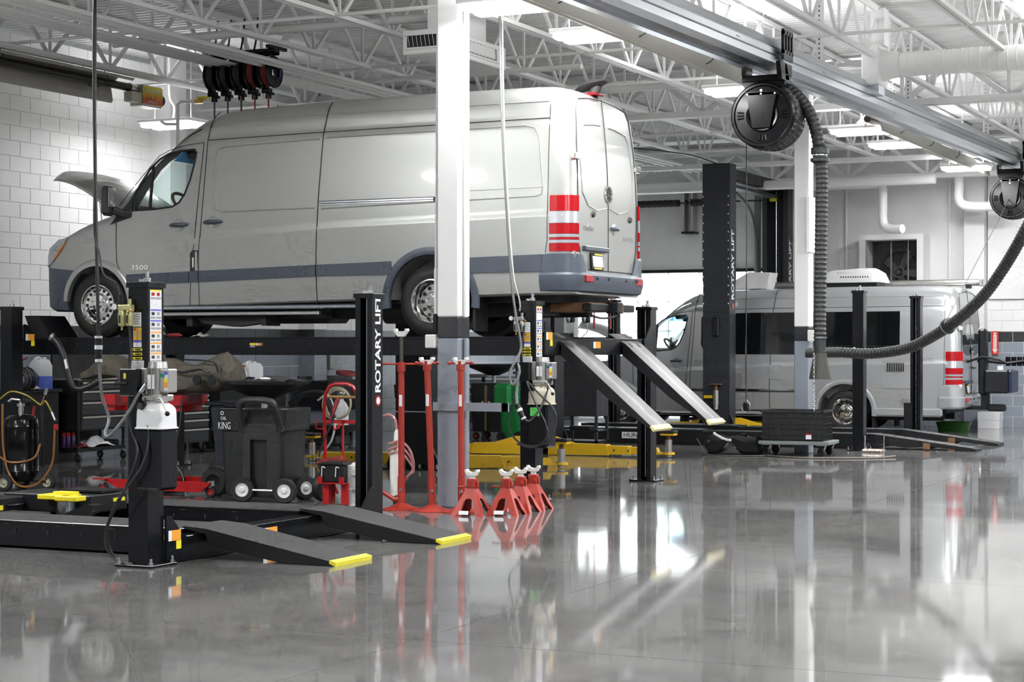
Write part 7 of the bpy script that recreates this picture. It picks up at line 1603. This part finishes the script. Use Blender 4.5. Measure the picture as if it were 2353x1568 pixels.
sp = thing('spray_can', '', 'spray can', (0, 0, 0), 0, 'spray cans on the cart shelf'); MB().lathe([(0.033, 0), (0.033, 0.15), (0.028, 0.165)], (0, 0, 0), n=16).build('can', mat('navy can', (0.05, 0.02, 0.12), 0.3), sp); MB().lathe([(0.032, 0.15), (0.032, 0.20), (0.028, 0.205), (0, 0.205)], (0, 0, 0), n=16).build('cap', mat('red cap', (0.5, 0.01, 0.02), 0.4), sp)
for i, (y, z, s_) in enumerate(((20.02, 0.0, 'nearest the cart end'), (20.12, 0.0, 'second along the shelf'), (20.22, 0.0, 'third along the shelf'), (20.26, 0.06, 'tallest, behind the rags'))):
    o = sp if i == 0 else copy_tree(sp); o.location = (-16.03 - (0.06 if i == 3 else 0), y, 0.19); o['label'] = 'red capped spray can on the cart shelf, ' + s_
    if i == 3: o.scale = (1, 1, 1.35)
def rag(name, label, c, r, m, seed):
    random.seed(seed); mb = MB(); vs = []; fs = []; n = 12
    for i in range(n + 1):
        for k in range(n + 1):
            x = -1 + 2 * i / n; y = -1 + 2 * k / n; q = max(0, 1 - (x * x + y * y) * 0.75)
            vs.append((c[0] + x * r[0] * (1 + 0.1 * math.sin(5 * y)), c[1] + y * r[1] * (1 + 0.1 * math.cos(6 * x)), c[2] + 0.004 + r[2] * q * (0.65 + 0.35 * math.sin(7 * x + 3 * y + seed)) + random.uniform(0, 0.006)))
    for i in range(n):
        for k in range(n): a = i * (n + 1) + k; fs.append((a, a + n + 1, a + n + 2, a + 1))
    o = mb.add(vs, fs).build(name, m, None, 50); return tag(o, label, 'rag')
rag('shop_rag', 'crumpled white rags on the cart shelf', (-15.93, 20.55, 0.19), (0.16, 0.3, 0.14), LABEL, 1); rag('shop_rag', 'dark red rag on the cart shelf', (-15.86, 20.15, 0.19), (0.1, 0.14, 0.07), mat('maroon cloth', (0.16, 0.01, 0.02), 0.9), 2)
for i, y in enumerate((20.82, 20.95)):
    o = MB().bx(-16.1, -15.85, y - 0.055, y + 0.055, 0.19, 0.27, 0.02).build('tool_case', BLACK2); tag(o, ['small black tool case on the cart shelf beside the rags', 'small black tool case at the far end of the cart shelf'][i], 'tool case')
tc = thing('tool_chest', 'grey tool chest with many pale drawer pulls and a white caster', 'tool chest', (-15.85, 22.45, 0))
MB().bx(-0.25, 0.22, -0.38, 0.36, 0.18, 0.98, 0.006).build('body', BLACK2, tc, 0)
zz = 0.92
for h_ in (0.06, 0.06, 0.07, 0.08, 0.1, 0.12, 0.2): drawer_front(tc, 0.235, -0.37, 0.35, zz - h_, zz, mat('charcoal drawer', (0.03, 0.032, 0.035), 0.4), mat('pale pull', (0.66, 0.66, 0.64), 0.35, 0.5)); zz -= h_ + 0.012
for yy in (-0.3, 0.3): caster(tc, 0.15, yy, 0.075); caster(tc, -0.18, yy, 0.075)
rm_ = thing('steel_wheel_rim', 'dark steel wheel rim leaning beside the tool chest', 'wheel rim', (-15.6, 23.15, 0.21))
MB().lathe([(0.20, -0.09), (0.21, -0.08), (0.18, -0.06), (0.17, 0.05), (0.2, 0.08), (0.21, 0.09), (0.19, 0.06), (0.15, 0.0), (0.06, 0.02), (0.03, 0.0)], (0, 0, 0), (1, -0.3, 0.15), 28).build('rim', mat('dark rim', (0.03, 0.03, 0.028), 0.5, 0.4), rm_); mb = MB()
for k in range(8): a = 2 * PI * k / 8; c = Vector((0.02, 0.1 * math.cos(a), 0.1 * math.sin(a))); mb.cyl(c, c + Vector((0.01, -0.003, 0)), 0.022, n=10)
mb.build('hand_hole', INK, rm_, 0)
bn = thing('workbench', 'long black workbench against the block wall behind the carts', 'workbench', (-16.15, 19.3, 0))
MB().bx(-0.3, 0.25, -1.2, 0.55, 0.94, 0.985, 0.006).build('top', BLACK2, bn); MB().bx(-0.28, 0.22, -1.18, 0.5, 0.0, 0.94).build('cabinet', BLACK2, bn, 0)
bn2 = thing('workbench', 'black workbench with white top against the block wall under the white jug', 'workbench', (-16.15, 24.6, 0))
MB().bx(-0.3, 0.25, -1.1, 0.85, 0.93, 0.965, 0.006).build('top', IVORY, bn2); MB().bx(-0.28, 0.22, -1.05, 0.8, 0.0, 0.93).build('cabinet', BLACK2, bn2, 0)
def jug(label, x, y, z, w, h, liquid):
    t = thing('fluid_jug', label, 'jug', (x, y, z))
    BODY = mat('milky jug plastic', (0.72, 0.74, 0.76), 0.35)
    def body(z0, z1): return [[(a, b, zz_) for a, b in rrect(-w * 0.55 * s_, w * 0.55 * s_, -w * s_, w * s_, 0.03, 3)] for zz_, s_ in ((z0, 1), (z1, 1))]
    if liquid:
        MB().loft([[(a, b, zz_) for a, b in rrect(-w * 0.55, w * 0.55, -w, w, 0.03, 3)] for zz_ in (0.0, h * 0.42)]).build('blue_fluid', mat('blue washer fluid', (0.08, 0.16, 0.70), 0.3), t)
    MB().loft([[(a, b, zz_) for a, b in rrect(-w * 0.55 * s_, w * 0.55 * s_, -w * s_, w * s_, 0.03, 3)] for zz_, s_ in ((h * 0.42 if liquid else 0.0, 1), (h * 0.75, 1), (h * 0.88, 0.85), (h * 0.95, 0.7))]).build('jug_body', BODY, t)
    MB().tube(spline([(0, -w * 0.8, h * 0.7), (0, -w * 0.75, h * 0.95), (0, -w * 0.2, h * 1.0), (0, 0.0, h * 0.93)], 5), 0.02, 8).build('handle', BODY, t); MB().cyl((0, w * 0.45, h * 0.93), (0, w * 0.45, h * 1.02), 0.028, n=14).build('cap', BODY, t)
jug('milky jug half full of blue fluid on the black workbench', -15.98, 19.5, 0.985, 0.15, 0.41, True)
jug('plain white jug with a dip tube on the white topped workbench', -16.02, 24.55, 0.965, 0.19, 0.34, False)
o = MB().tube([(-16.02, 24.68, 1.25), (-16.03, 24.68, 1.55)], 0.012, 8).build('dip_tube', GCABLE); tag(o, 'grey dip tube standing in the white jug', 'tube')
hc_ = MB()
for k in range(7): hc_.tube(arc((-15.95, 19.02 + k * 0.035, 1.12), 0.12 + 0.015 * (k % 3), 0, 2 * PI, 22, (1, 0, 0), (0, 0, 1))[:-1], 0.014, 6, True)
o = hc_.build('hose_coil', CABLE); tag(o, 'coiled black hose on the workbench beside the blue fluid jug', 'hose')
vh = thing('valve_handle', 'dark red three-armed valve handle above the workbench', 'handle', (-16.1, 19.25, 1.0)); MB().cyl((0, 0, -0.02), (0, 0, 0.36), 0.014, n=8).build('stem', CABLE, vh); mb = MB().cyl((0, 0, 0.22), (0, 0, 0.34), 0.03, n=10)
for k in range(3): a = 2 * PI * k / 3 + 0.4; mb.bar((0, 0, 0.36), (0.09 * math.cos(a), 0.09 * math.sin(a), 0.40), 0.03, 0.025)
mb.build('knob', mat('maroon enamel', (0.20, 0.015, 0.02), 0.4), vh)
rag('shop_rag', 'greyish white rag on the black workbench', (-15.9, 19.25, 0.985), (0.06, 0.12, 0.05), mat('dirty cloth', (0.5, 0.48, 0.44), 0.9), 5)
rag('green_cloth', 'green cloth heaped on the white topped workbench', (-16.0, 25.0, 0.965), (0.08, 0.22, 0.10), mat('green cloth', (0.02, 0.16, 0.05), 0.8), 6)
for i, (y, m_, h_, r_, s_) in enumerate(((23.98, mat('grey can', (0.16, 0.16, 0.17), 0.4), 0.2, 0.05, 'dark grey spray bottle'), (24.12, ALU, 0.18, 0.05, 'silver can'), (24.28, mat('clear bottle', (0.55, 0.56, 0.56), 0.2), 0.26, 0.055, 'clear bottle with brown cap'))):
    t = thing('bottle', s_ + ' on the white topped workbench', 'bottle', (-15.98, y, 0.965)); MB().lathe([(r_, 0), (r_, h_ * 0.7), (r_ * 0.5, h_ * 0.9), (r_ * 0.45, h_)], (0, 0, 0), n=16).build('body', m_, t); MB().cyl((0, 0, h_), (0, 0, h_ + 0.035), r_ * 0.5, n=12).build('cap', RED if i == 0 else mat('brown cap', (0.3, 0.12, 0.04), 0.5), t)
o = MB()
for k in range(3): o.lathe([(0.02, 0.0), (0.09, 0.005), (0.1, 0.02), (0.09, 0.03), (0.02, 0.035)], (-15.92, 24.32, 0.967 + k * 0.038), n=20)
o = o.build('lid_stack', BLACK2); tag(o, 'short stack of black plastic lids in front of the white jug', 'lids')
o = MB().bx(-16.5, -16.36, 27.5, 27.75, 1.15, 1.5, 0.01).build('electrical_box', mat('grey green box', (0.25, 0.28, 0.27), 0.5)); tag(o, 'grey electrical box on the block wall behind the hand truck', 'electrical box')
o = MB()
for k in range(3): o.tube(arc((-16.1, 27.6, 1.07 + 0.02 * k), 0.16, 0, 2 * PI, 20, (0.3, 1, 0), (-1, 0.3, 0.15))[:-1], 0.014, 6, True)
o = o.build('air_hose_coil', mat('faded red hose', (0.32, 0.06, 0.06), 0.5)); tag(o, 'coiled faded red air hose on the black cabinet', 'hose')
bc = thing('steel_cabinet', 'black cabinet with raised lid against the block wall behind the hand truck', 'cabinet', (-16.0, 27.2, 0)); MB().bx(-0.3, 0.3, -0.85, 0.9, 0.5, 0.98, 0.01).build('body', BLACK2, bc, 0); MB().bx(-0.3, -0.27, -0.85, 0.9, 0.98, 1.05).build('lid', BLACK2, bc, 0)
MB().bx(-0.25, 0.25, -0.8, 0.8, 0.2, 0.5).build('lower_panel', GREY, bc, 0)
for xx in (-0.25, 0.25):
    for yy in (-0.78, 0.8): MB().bx(xx - 0.03, xx + 0.03, yy - 0.03, yy + 0.03, 0, 0.5).build('leg', BLACK2, bc, 0)
dn = thing('drain_pan_stand', 'low black drain pan on wheels holding a white sprayer tank', 'oil drain', (-14.55, 24.5, 0))
MB().loft([[(a * s_, b * s_, z) for a, b in rrect(-0.42, 0.42, -0.36, 0.36, 0.08, 3)] for z, s_ in ((0.2, 0.3), (0.3, 0.9), (0.36, 1.0), (0.37, 0.97), (0.31, 0.86))]).build('basin', PLASTIC, dn); MB().bx(-0.22, 0.22, -0.2, 0.2, 0.04, 0.22, 0.03).build('base', PLASTIC, dn)
for xx in (-0.3, 0.3): wheel_small(dn, (xx, -0.2, 0.06), 0.06, 0.04, (1, 0, 0), BLACK2); MB().bx(xx * 0.7 - 0.1, xx * 0.7 + 0.1, -0.22, -0.18, 0.05, 0.08).build('axle_plate', BLACK2, dn, 0)
ws_ = thing('sprayer_tank', 'white pressure sprayer tank with coiled hose seen behind the hand truck', 'sprayer', (-14.35, 24.42, 0.33)); MB().lathe([(0.12, 0), (0.125, 0.05), (0.12, 0.1), (0.125, 0.14), (0.12, 0.3), (0.09, 0.36), (0.05, 0.4), (0.04, 0.45), (0, 0.45)], (0, 0, 0), n=24).build('tank', LABEL, ws_)
MB().cyl((0, 0, 0.42), (0, 0, 0.55), 0.05, n=12).ball((0.06, -0.05, 0.5), 0.045, 8, 6).build('pump_head', ZINC, ws_); mb = MB()
for k in range(3): mb.tube(arc((0.02 - 0.03 * k, -0.1 + 0.03 * k, 0.35), 0.21 + 0.02 * k, 0, 2 * PI, 26, (1, 0, 0), (0, 0.1, 1))[:-1], 0.011, 6, True)
mb.build('hose', mat('cream hose', (0.55, 0.50, 0.36), 0.4), ws_)
tb_ = thing('waste_bin', 'black bin with plastic liner behind the tall red stands', 'bin', (-14.6, 27.2, 0)); tub(tb_, -0.24, 0.24, -0.24, 0.24, 0.1, 0.92, 1, PLASTIC); MB().bx(-0.16, 0.12, -0.27, -0.262, 0.62, 0.78).build('label', LABEL, tb_, 0); MB().bx(-0.16, 0.12, -0.272, -0.264, 0.74, 0.78).build('label_header', RED, tb_, 0)
for xx in (-0.17, 0.17):
    for yy in (-0.17, 0.17): caster(tb_, xx, yy, 0.05)
MB().bx(-0.1, 0.16, -0.1, 0.1, 0.92, 1.06, 0.03).cyl((0.05, 0, 1.0), (0.05, 0, 1.2), 0.05, n=10).build('pump_top', IVORY, tb_)
# ================================================================ middle bay: drain, green bin, cabinet, bench
od = thing('waste_oil_drain', 'black oil drain with raised dish and red casters left of the green bin', 'oil drain', (-13.56, 28.1, 0))
MB().loft([[(a * s_, b * s_, z) for a, b in rrect(-0.3, 0.3, -0.3, 0.3, 0.06, 3)] for z, s_ in ((0.13, 0.92), (0.5, 0.98), (0.92, 1.0), (0.94, 0.95))]).build('tub', PLASTIC, od); MB().bx(-0.02, 0.02, -0.31, -0.295, 0.15, 0.9).build('sight_strip', mat('amber strip', (0.25, 0.20, 0.10), 0.4), od, 0)
MB().cyl((0, 0, 0.94), (0, 0, 1.08), 0.03, n=12).build('stand_pipe', STEEL, od)
MB().loft([[(s_ * math.cos(PI / 8 + k * PI / 4), s_ * math.sin(PI / 8 + k * PI / 4), z) for k in range(8)] for z, s_ in ((1.06, 0.1), (1.08, 0.14), (1.2, 0.42), (1.24, 0.46), (1.25, 0.44), (1.2, 0.38))]).build('dish', PLASTIC, od, 20)
for xx in (-0.22, 0.22): wheel_small(od, (xx, -0.22, 0.06), 0.06, 0.035, (0, 1, 0), RED); wheel_small(od, (xx, 0.22, 0.06), 0.06, 0.035, (0, 1, 0), RED)
for xx in (-0.06, 0.06): MB().bx(xx - 0.02, xx + 0.02, -0.308, -0.3, 0.55, 0.64).build('latch', IVORY, od, 0)
gb_ = thing('green_bin', 'green wheeled bin half hidden by the raised lift power unit', 'bin', (-12.96, 27.4, 0)); GP = mat('green bin plastic', (0.01, 0.25, 0.05), 0.4)
tub(gb_, -0.06, 0.36, -0.28, 0.28, 0.08, 0.92, 1, GP); MB().bx(-0.12, 0.2, -0.36, 0.36, 0.55, 0.95, 0.06).build('hopper', GP, gb_); wheel_small(gb_, (0.0, -0.25, 0.09), 0.09, 0.05, (0, 1, 0), BLACK2); wheel_small(gb_, (0.3, -0.25, 0.09), 0.09, 0.05, (0, 1, 0), BLACK2)
cb_ = thing('tool_stand', 'tall black open-legged tool stand beside the hanging ramps', 'cabinet', (-11.28, 26.6, 0))
MB().bx(-0.32, 0.3, -0.22, 0.24, 0.47, 1.32, 0.006).build('cabinet', mat('slate black', (0.018, 0.019, 0.022), 0.5), cb_, 0)
for xx in (-0.3, 0.28):
    for yy in (-0.2, 0.22): MB().bx(xx - 0.02, xx + 0.02, yy - 0.02, yy + 0.02, 0, 0.48).build('leg', mat('slate black', (0.018, 0.019, 0.022), 0.5), cb_, 0)
MB().bx(-0.32, 0.3, -0.22, 0.24, 0.06, 0.10).bx(-0.32, 0.3, -0.22, 0.24, 0.24, 0.26).build('shelf', BLACK2, cb_, 0); MB().bx(-0.325, 0.305, -0.225, -0.215, 1.1, 1.105).build('door_gap', INK, cb_, 0)
o = MB().bx(-11.48, -11.13, 26.45, 26.75, 0.26, 0.32, 0.01).build('tool_tray', BLACK2); tag(o, 'flat black tool tray on the tool stand shelf', 'tray')
mbn = thing('workbench', 'black bench with cables and bottles behind the near column', 'workbench', (-15.3, 29.6, 0)); MB().bx(-0.5, 0.6, -0.6, 0.6, 1.0, 1.05, 0.006).build('top', BLACK2, mbn)
for xx in (-0.45, 0.55):
    for yy in (-0.55, 0.55): MB().bx(xx - 0.025, xx + 0.025, yy - 0.025, yy + 0.025, 0, 1.0).build('leg', BLACK2, mbn, 0)
MB().bx(-0.45, 0.55, -0.5, 0.55, 0.2, 0.5).bx(-0.45, 0.55, -0.5, 0.55, 0.75, 0.8).build('shelf', BLACK2, mbn, 0)
tc2 = thing('tool_chest', 'blue grey tool chest with white drawer pulls behind the near column', 'tool chest', (-15.0, 31.2, 0)); MB().bx(-0.5, 0.6, -0.3, 0.4, 0.0, 1.0, 0.01).build('body', GREY, tc2, 0)
for k in range(6):
    d_ = MB().bx(-0.48, 0.58, -0.315, -0.3, 0.14 + k * 0.14, 0.265 + k * 0.14).build('drawer', GREY, tc2, 0); MB().bx(-0.45, 0.55, -0.335, -0.315, 0.23 + k * 0.14, 0.262 + k * 0.14).build('drawer_pull', IVORY, d_, 0)
bo_ = thing('bottle', 'clear bottle with orange cap on the bench behind the near column', 'bottle', (-15.0, 29.4, 1.05)); MB().lathe([(0.05, 0), (0.05, 0.13), (0.025, 0.17), (0.022, 0.2)], (0, 0, 0), n=16).build('body', mat('clear bottle', (0.55, 0.56, 0.56), 0.2), bo_); MB().cyl((0, 0, 0.2), (0, 0, 0.23), 0.027, n=12).build('cap', LORG, bo_)
o = MB().bx(-15.55, -15.25, 29.2, 29.5, 1.05, 1.17).build('small_carton', mat('brown card', (0.35, 0.2, 0.1), 0.8)); tag(o, 'small brown carton on the bench behind the near column', 'carton')
# drop lights seen under the van tail
for i, (x, y) in enumerate(((-12.62, 29.2), (-12.5, 29.6))):
    t = thing('drop_light', ['hanging inspection lamp under the van tail, left one', 'hanging inspection lamp under the van tail, right one with wire hook'][i], 'work lamp', (x, y, 1.9), 0, 'hanging inspection lamps'); MB().cyl((0, 0, 0.25), (0, 0, 3.2), 0.008, n=6).cyl((0, 0, 0.2), (0, 0, 0.5), 0.02, n=8).build('cord', ALU, t); MB().bx(-0.05, 0.05, -0.04, 0.04, 0.05, 0.24, 0.02).build('head', BLACK2, t); MB().ball((-0.05, -0.02, 0.13), (0.05, 0.05, 0.09), 10, 8).build('reflector', ALU, t); MB().tube(spline([(0, 0, 0.05), (0, 0, -0.1), (-0.06, 0, -0.16), (-0.14, 0, -0.24)], 4), 0.008, 6).build('tail', ALU, t)
for i, (x, y) in enumerate(((-12.54, 30.0), (-12.4, 30.4))):
    o = MB().cyl((x, y, 2.05), (x, y, 4.9), 0.012, n=6).cyl((x, y, 1.85), (x, y, 2.08), 0.022, n=8).build('reel_hose', mat('faded red hose', (0.32, 0.06, 0.06), 0.5)); tag(o, ['thin red hose hanging behind the van hitch, left one', 'thin red hose hanging behind the van hitch, right one'][i], 'hose', 'red hoses hanging behind the hitch')
# ================================================================ crate on dolly, black tank, floor clutter
dl = thing('dolly', 'grey flat dolly on black casters beside the far column', 'dolly', (-7.62, 25.75, 0), 0.06)
MB().bx(-0.5, 0.5, -0.36, 0.36, 0.165, 0.215, 0.006).build('deck', mat('grey green dolly', (0.17, 0.19, 0.19), 0.5), dl, 0)
for xx in (-0.40, 0.38):
    for yy in (-0.28, 0.26): wheel_small(dl, (xx, yy, 0.065), 0.065, 0.035, (0.6, 1, 0), BLACK2); MB().bar((xx + 0.03, yy, 0.065), (xx + 0.07, yy, 0.165), 0.05, 0.012).bx(xx - 0.05, xx + 0.07, yy - 0.05, yy + 0.05, 0.155, 0.166).build('caster_fork', ZINC, dl, 0)
cr = thing('plastic_crate', 'large black ribbed plastic crate standing on the grey dolly', 'crate', (-7.65, 25.76, 0.215), 0.06)
CR = mat('black crate plastic', (0.017, 0.018, 0.019), 0.45)
MB().bx(-0.43, 0.43, -0.31, 0.31, 0.0, 0.02).bx(-0.43, 0.43, -0.31, -0.297, 0.0, 0.43).bx(-0.43, 0.43, 0.297, 0.31, 0, 0.43).bx(-0.43, -0.417, -0.31, 0.31, 0, 0.43).bx(0.417, 0.43, -0.31, 0.31, 0, 0.43).build('shell', CR, cr, 0)
MB().bx(-0.45, 0.45, -0.33, -0.305, 0.40, 0.43).bx(-0.45, 0.45, 0.305, 0.33, 0.40, 0.43).bx(-0.45, -0.425, -0.33, 0.33, 0.40, 0.43).bx(0.425, 0.45, -0.33, 0.33, 0.40, 0.43).build('rim', CR, cr, 0)
for k in range(15): MB().bx(-0.42 + k * 0.06, -0.412 + k * 0.06, -0.325, -0.308, 0.02, 0.4).build('rib', CR, cr, 0)
for z in (0.08, 0.18, 0.24, 0.33): MB().bx(-0.43, 0.43, -0.323, -0.309, z, z + 0.008).build('rib', CR, cr, 0); MB().bx(0.429, 0.445, -0.31, 0.31, z, z + 0.008).build('rib', CR, cr, 0)
for k in range(9): MB().bx(0.429, 0.446, -0.28 + k * 0.07, -0.272 + k * 0.07, 0.02, 0.4).build('rib', CR, cr, 0)
MB().bx(0.2, 0.28, -0.328, -0.326, 0.03, 0.11).build('label', LABEL, cr, 0); MB().bx(0.2, 0.28, -0.329, -0.3265, 0.09, 0.11).build('label_header', RED, cr, 0)
bt_ = thing('plastic_fuel_tank', 'shiny black moulded fuel tank lying on the floor left of the dolly', 'fuel tank', (-8.50, 25.6, 0)); rings = []
SB = mat('shiny black moulding', (0.010, 0.010, 0.011), 0.22, vary=0.1)
for i in range(15):
    u = i / 14; x = -0.42 + 0.84 * u; arch = 0.17 * math.exp(-((u - 0.45) / 0.13) ** 2); zt = 0.26 + 0.02 * math.sin(u * 14) - (0.1 if i in (0, 14) else 0); zb = 0.01 + arch + (0.06 if i in (0, 14) else 0); w_ = 0.22 - (0.06 if i in (0, 14) else 0)
    rings.append([(x, a * w_, zb + (zt - zb) * b) for a, b in ((-0.75, 0), (-1, 0.2), (-1, 0.75), (-0.7, 1), (0.7, 1), (1, 0.75), (1, 0.2), (0.75, 0))])
MB().loft(rings).build('shell', SB, bt_, 45); MB().tube(spline([(-0.3, -0.1, 0.3), (-0.24, -0.14, 0.27), (-0.1, -0.2, 0.22), (0.0, -0.22, 0.21)], 5), 0.022, 8).build('pipe', IVORY, bt_); MB().cyl((0.1, 0, 0.26), (0.1, 0, 0.3), 0.06, n=14).build('sender_cap', SB, bt_)
for k in range(3): MB().bx(-0.44, -0.425, -0.1 + 0.06 * k, -0.07 + 0.06 * k, 0.1 + 0.04 * k, 0.14 + 0.04 * k).build('sticker', LABEL, bt_, 0)
fc = MB().tube(spline([(-9.2, 25.9, 0.2), (-9.0, 25.6, 0.06), (-8.8, 25.2, 0.012), (-8.4, 25.1, 0.012), (-8.1, 25.2, 0.012), (-7.9, 25.35, 0.012)], 8), 0.006, 6).tube(spline([(-7.95, 25.3, 0.014), (-7.4, 25.0, 0.014), (-6.8, 25.2, 0.014), (-6.4, 25.5, 0.014), (-6.25, 25.8, 0.02)], 8), 0.011, 7).build('floor_hose', mat('brown grey hose', (0.14, 0.12, 0.10), 0.5)); tag(fc, 'thin brown hose lying on the floor in front of the dolly', 'hose')
pm_ = MB().bx(-7.0, -6.7, 26.8, 27.0, 0.0, 0.05, 0.02).build('foil_pouch', mat('foil', (0.5, 0.42, 0.36), 0.3, 0.6, vary=0.4, scale=20, bump=0.6, bscale=25)); tag(pm_, 'crumpled foil pouch on the floor by the rack post', 'pouch')
for i, (x, y) in enumerate(((-6.98, 26.95), (-6.85, 27.55))):
    o = MB().cyl((x, y, 0), (x, y, 0.24), 0.012, n=8).cyl((x, y, 0), (x, y, 0.02), 0.03, n=8).build('anchor_rod', ZINC); tag(o, ['thin anchor rod standing left of the rack post', 'thin anchor rod standing right of the rack post'][i], 'anchor rod')
# ================================================================ rolling jack between the lowered runways
rj = thing('rolling_jack', 'black rolling bridge jack with yellow saddle between the lowered runways', 'rolling jack', (-9.82, 12.42, 0))
for a, b in ((-1.35, -0.62), (0.05, 0.0)):
    pass
MB().bx(-1.5, -0.52, -0.48, -0.02, 0.16, 0.30, 0.01).build('near_box', BLACK2, rj); MB().bx(-0.75, 0.15, 0.0, 0.5, 0.17, 0.32, 0.01).build('far_box', BLACK2, rj)
MB().bx(-1.6, -0.55, 0.0, 0.5, 0.17, 0.24).build('centre_plate', BLACK2, rj, 0)
MB().bx(-0.53, -0.515, -0.42, -0.28, 0.20, 0.24).build('yellow_label', LYEL, rj, 0); MB().bx(0.15, 0.156, 0.3, 0.46, 0.25, 0.28).build('yellow_label', LYEL, rj, 0); MB().tube([(-0.51, -0.24, 0.235), (-0.48, -0.2, 0.235), (-0.48, -0.08, 0.235), (-0.51, -0.04, 0.235)], 0.008, 6).build('grab_handle', BLACK2, rj)
MB().bx(-1.4, -0.75, -0.5, -0.3, 0.305, 0.32).build('tool_rail', BLACK2, rj, 0); MB().bx(-0.35, 0.12, 0.2, 0.5, 0.33, 0.345).build('tool_rail', BLACK2, rj, 0)
for xx, yy in ((-0.12, 0.02), (0.0, -0.12)): MB().cyl((xx, yy, 0.12), (xx, yy, 0.28), 0.075, n=24).build('lift_cylinder', STEEL, rj)
MB().bx(-0.3, 0.02, -0.12, 0.06, 0.285, 0.325, 0.006).bx(-0.06, 0.16, -0.2, -0.06, 0.285, 0.325, 0.006).bx(-0.22, -0.02, -0.02, 0.08, 0.32, 0.345, 0.005).build('saddle', YELLOW if False else mat('bright yellow saddle', (0.78, 0.62, 0.01), 0.45), rj, 0)
MB().bx(-0.45, -0.05, -0.42, -0.24, 0.1, 0.2, 0.01).build('rubber_block', RUBBER, rj); MB().prism([(0.02, 0.16), (0.35, 0.28), (0.42, 0.27), (0.4, 0.22), (0.2, 0.13)], (0, -0.3, 0), (1, 0, 0), (0, 0, 1), (0, 0.14, 0)).build('foot_pedal', BLACK2, rj, 0); MB().bx(0.0, 0.5, -0.35, -0.1, 0.08, 0.12).bx(0.12, 0.25, -0.33, -0.28, 0.12, 0.16).build('valve_plate', ALU, rj, 0)
MB().bx(-1.5, 0.5, -0.5, 0.5, 0.05, 0.09).build('slide_frame', BLACK2, rj, 0)
# clutter on the raised runway
rag('shop_rag', 'dirty rag beside the front wheel on the raised runway', (-12.75, 17.6, 1.65), (0.09, 0.1, 0.10), mat('dirty cloth', (0.5, 0.48, 0.44), 0.9), 8)
rag('shop_rag', 'pale rag further along the raised runway', (-12.15, 17.6, 1.65), (0.09, 0.1, 0.05), mat('dirty cloth', (0.5, 0.48, 0.44), 0.9), 9)
o = MB().tube([(-12.6, 17.6, 1.675), (-12.45, 17.58, 1.675), (-12.4, 17.58, 1.67)], [0.022, 0.025, 0.01], 8).build('air_tool', mat('dark red clamp', (0.22, 0.02, 0.02), 0.5)); tag(o, 'dark red hand tool on the raised runway', 'tool')
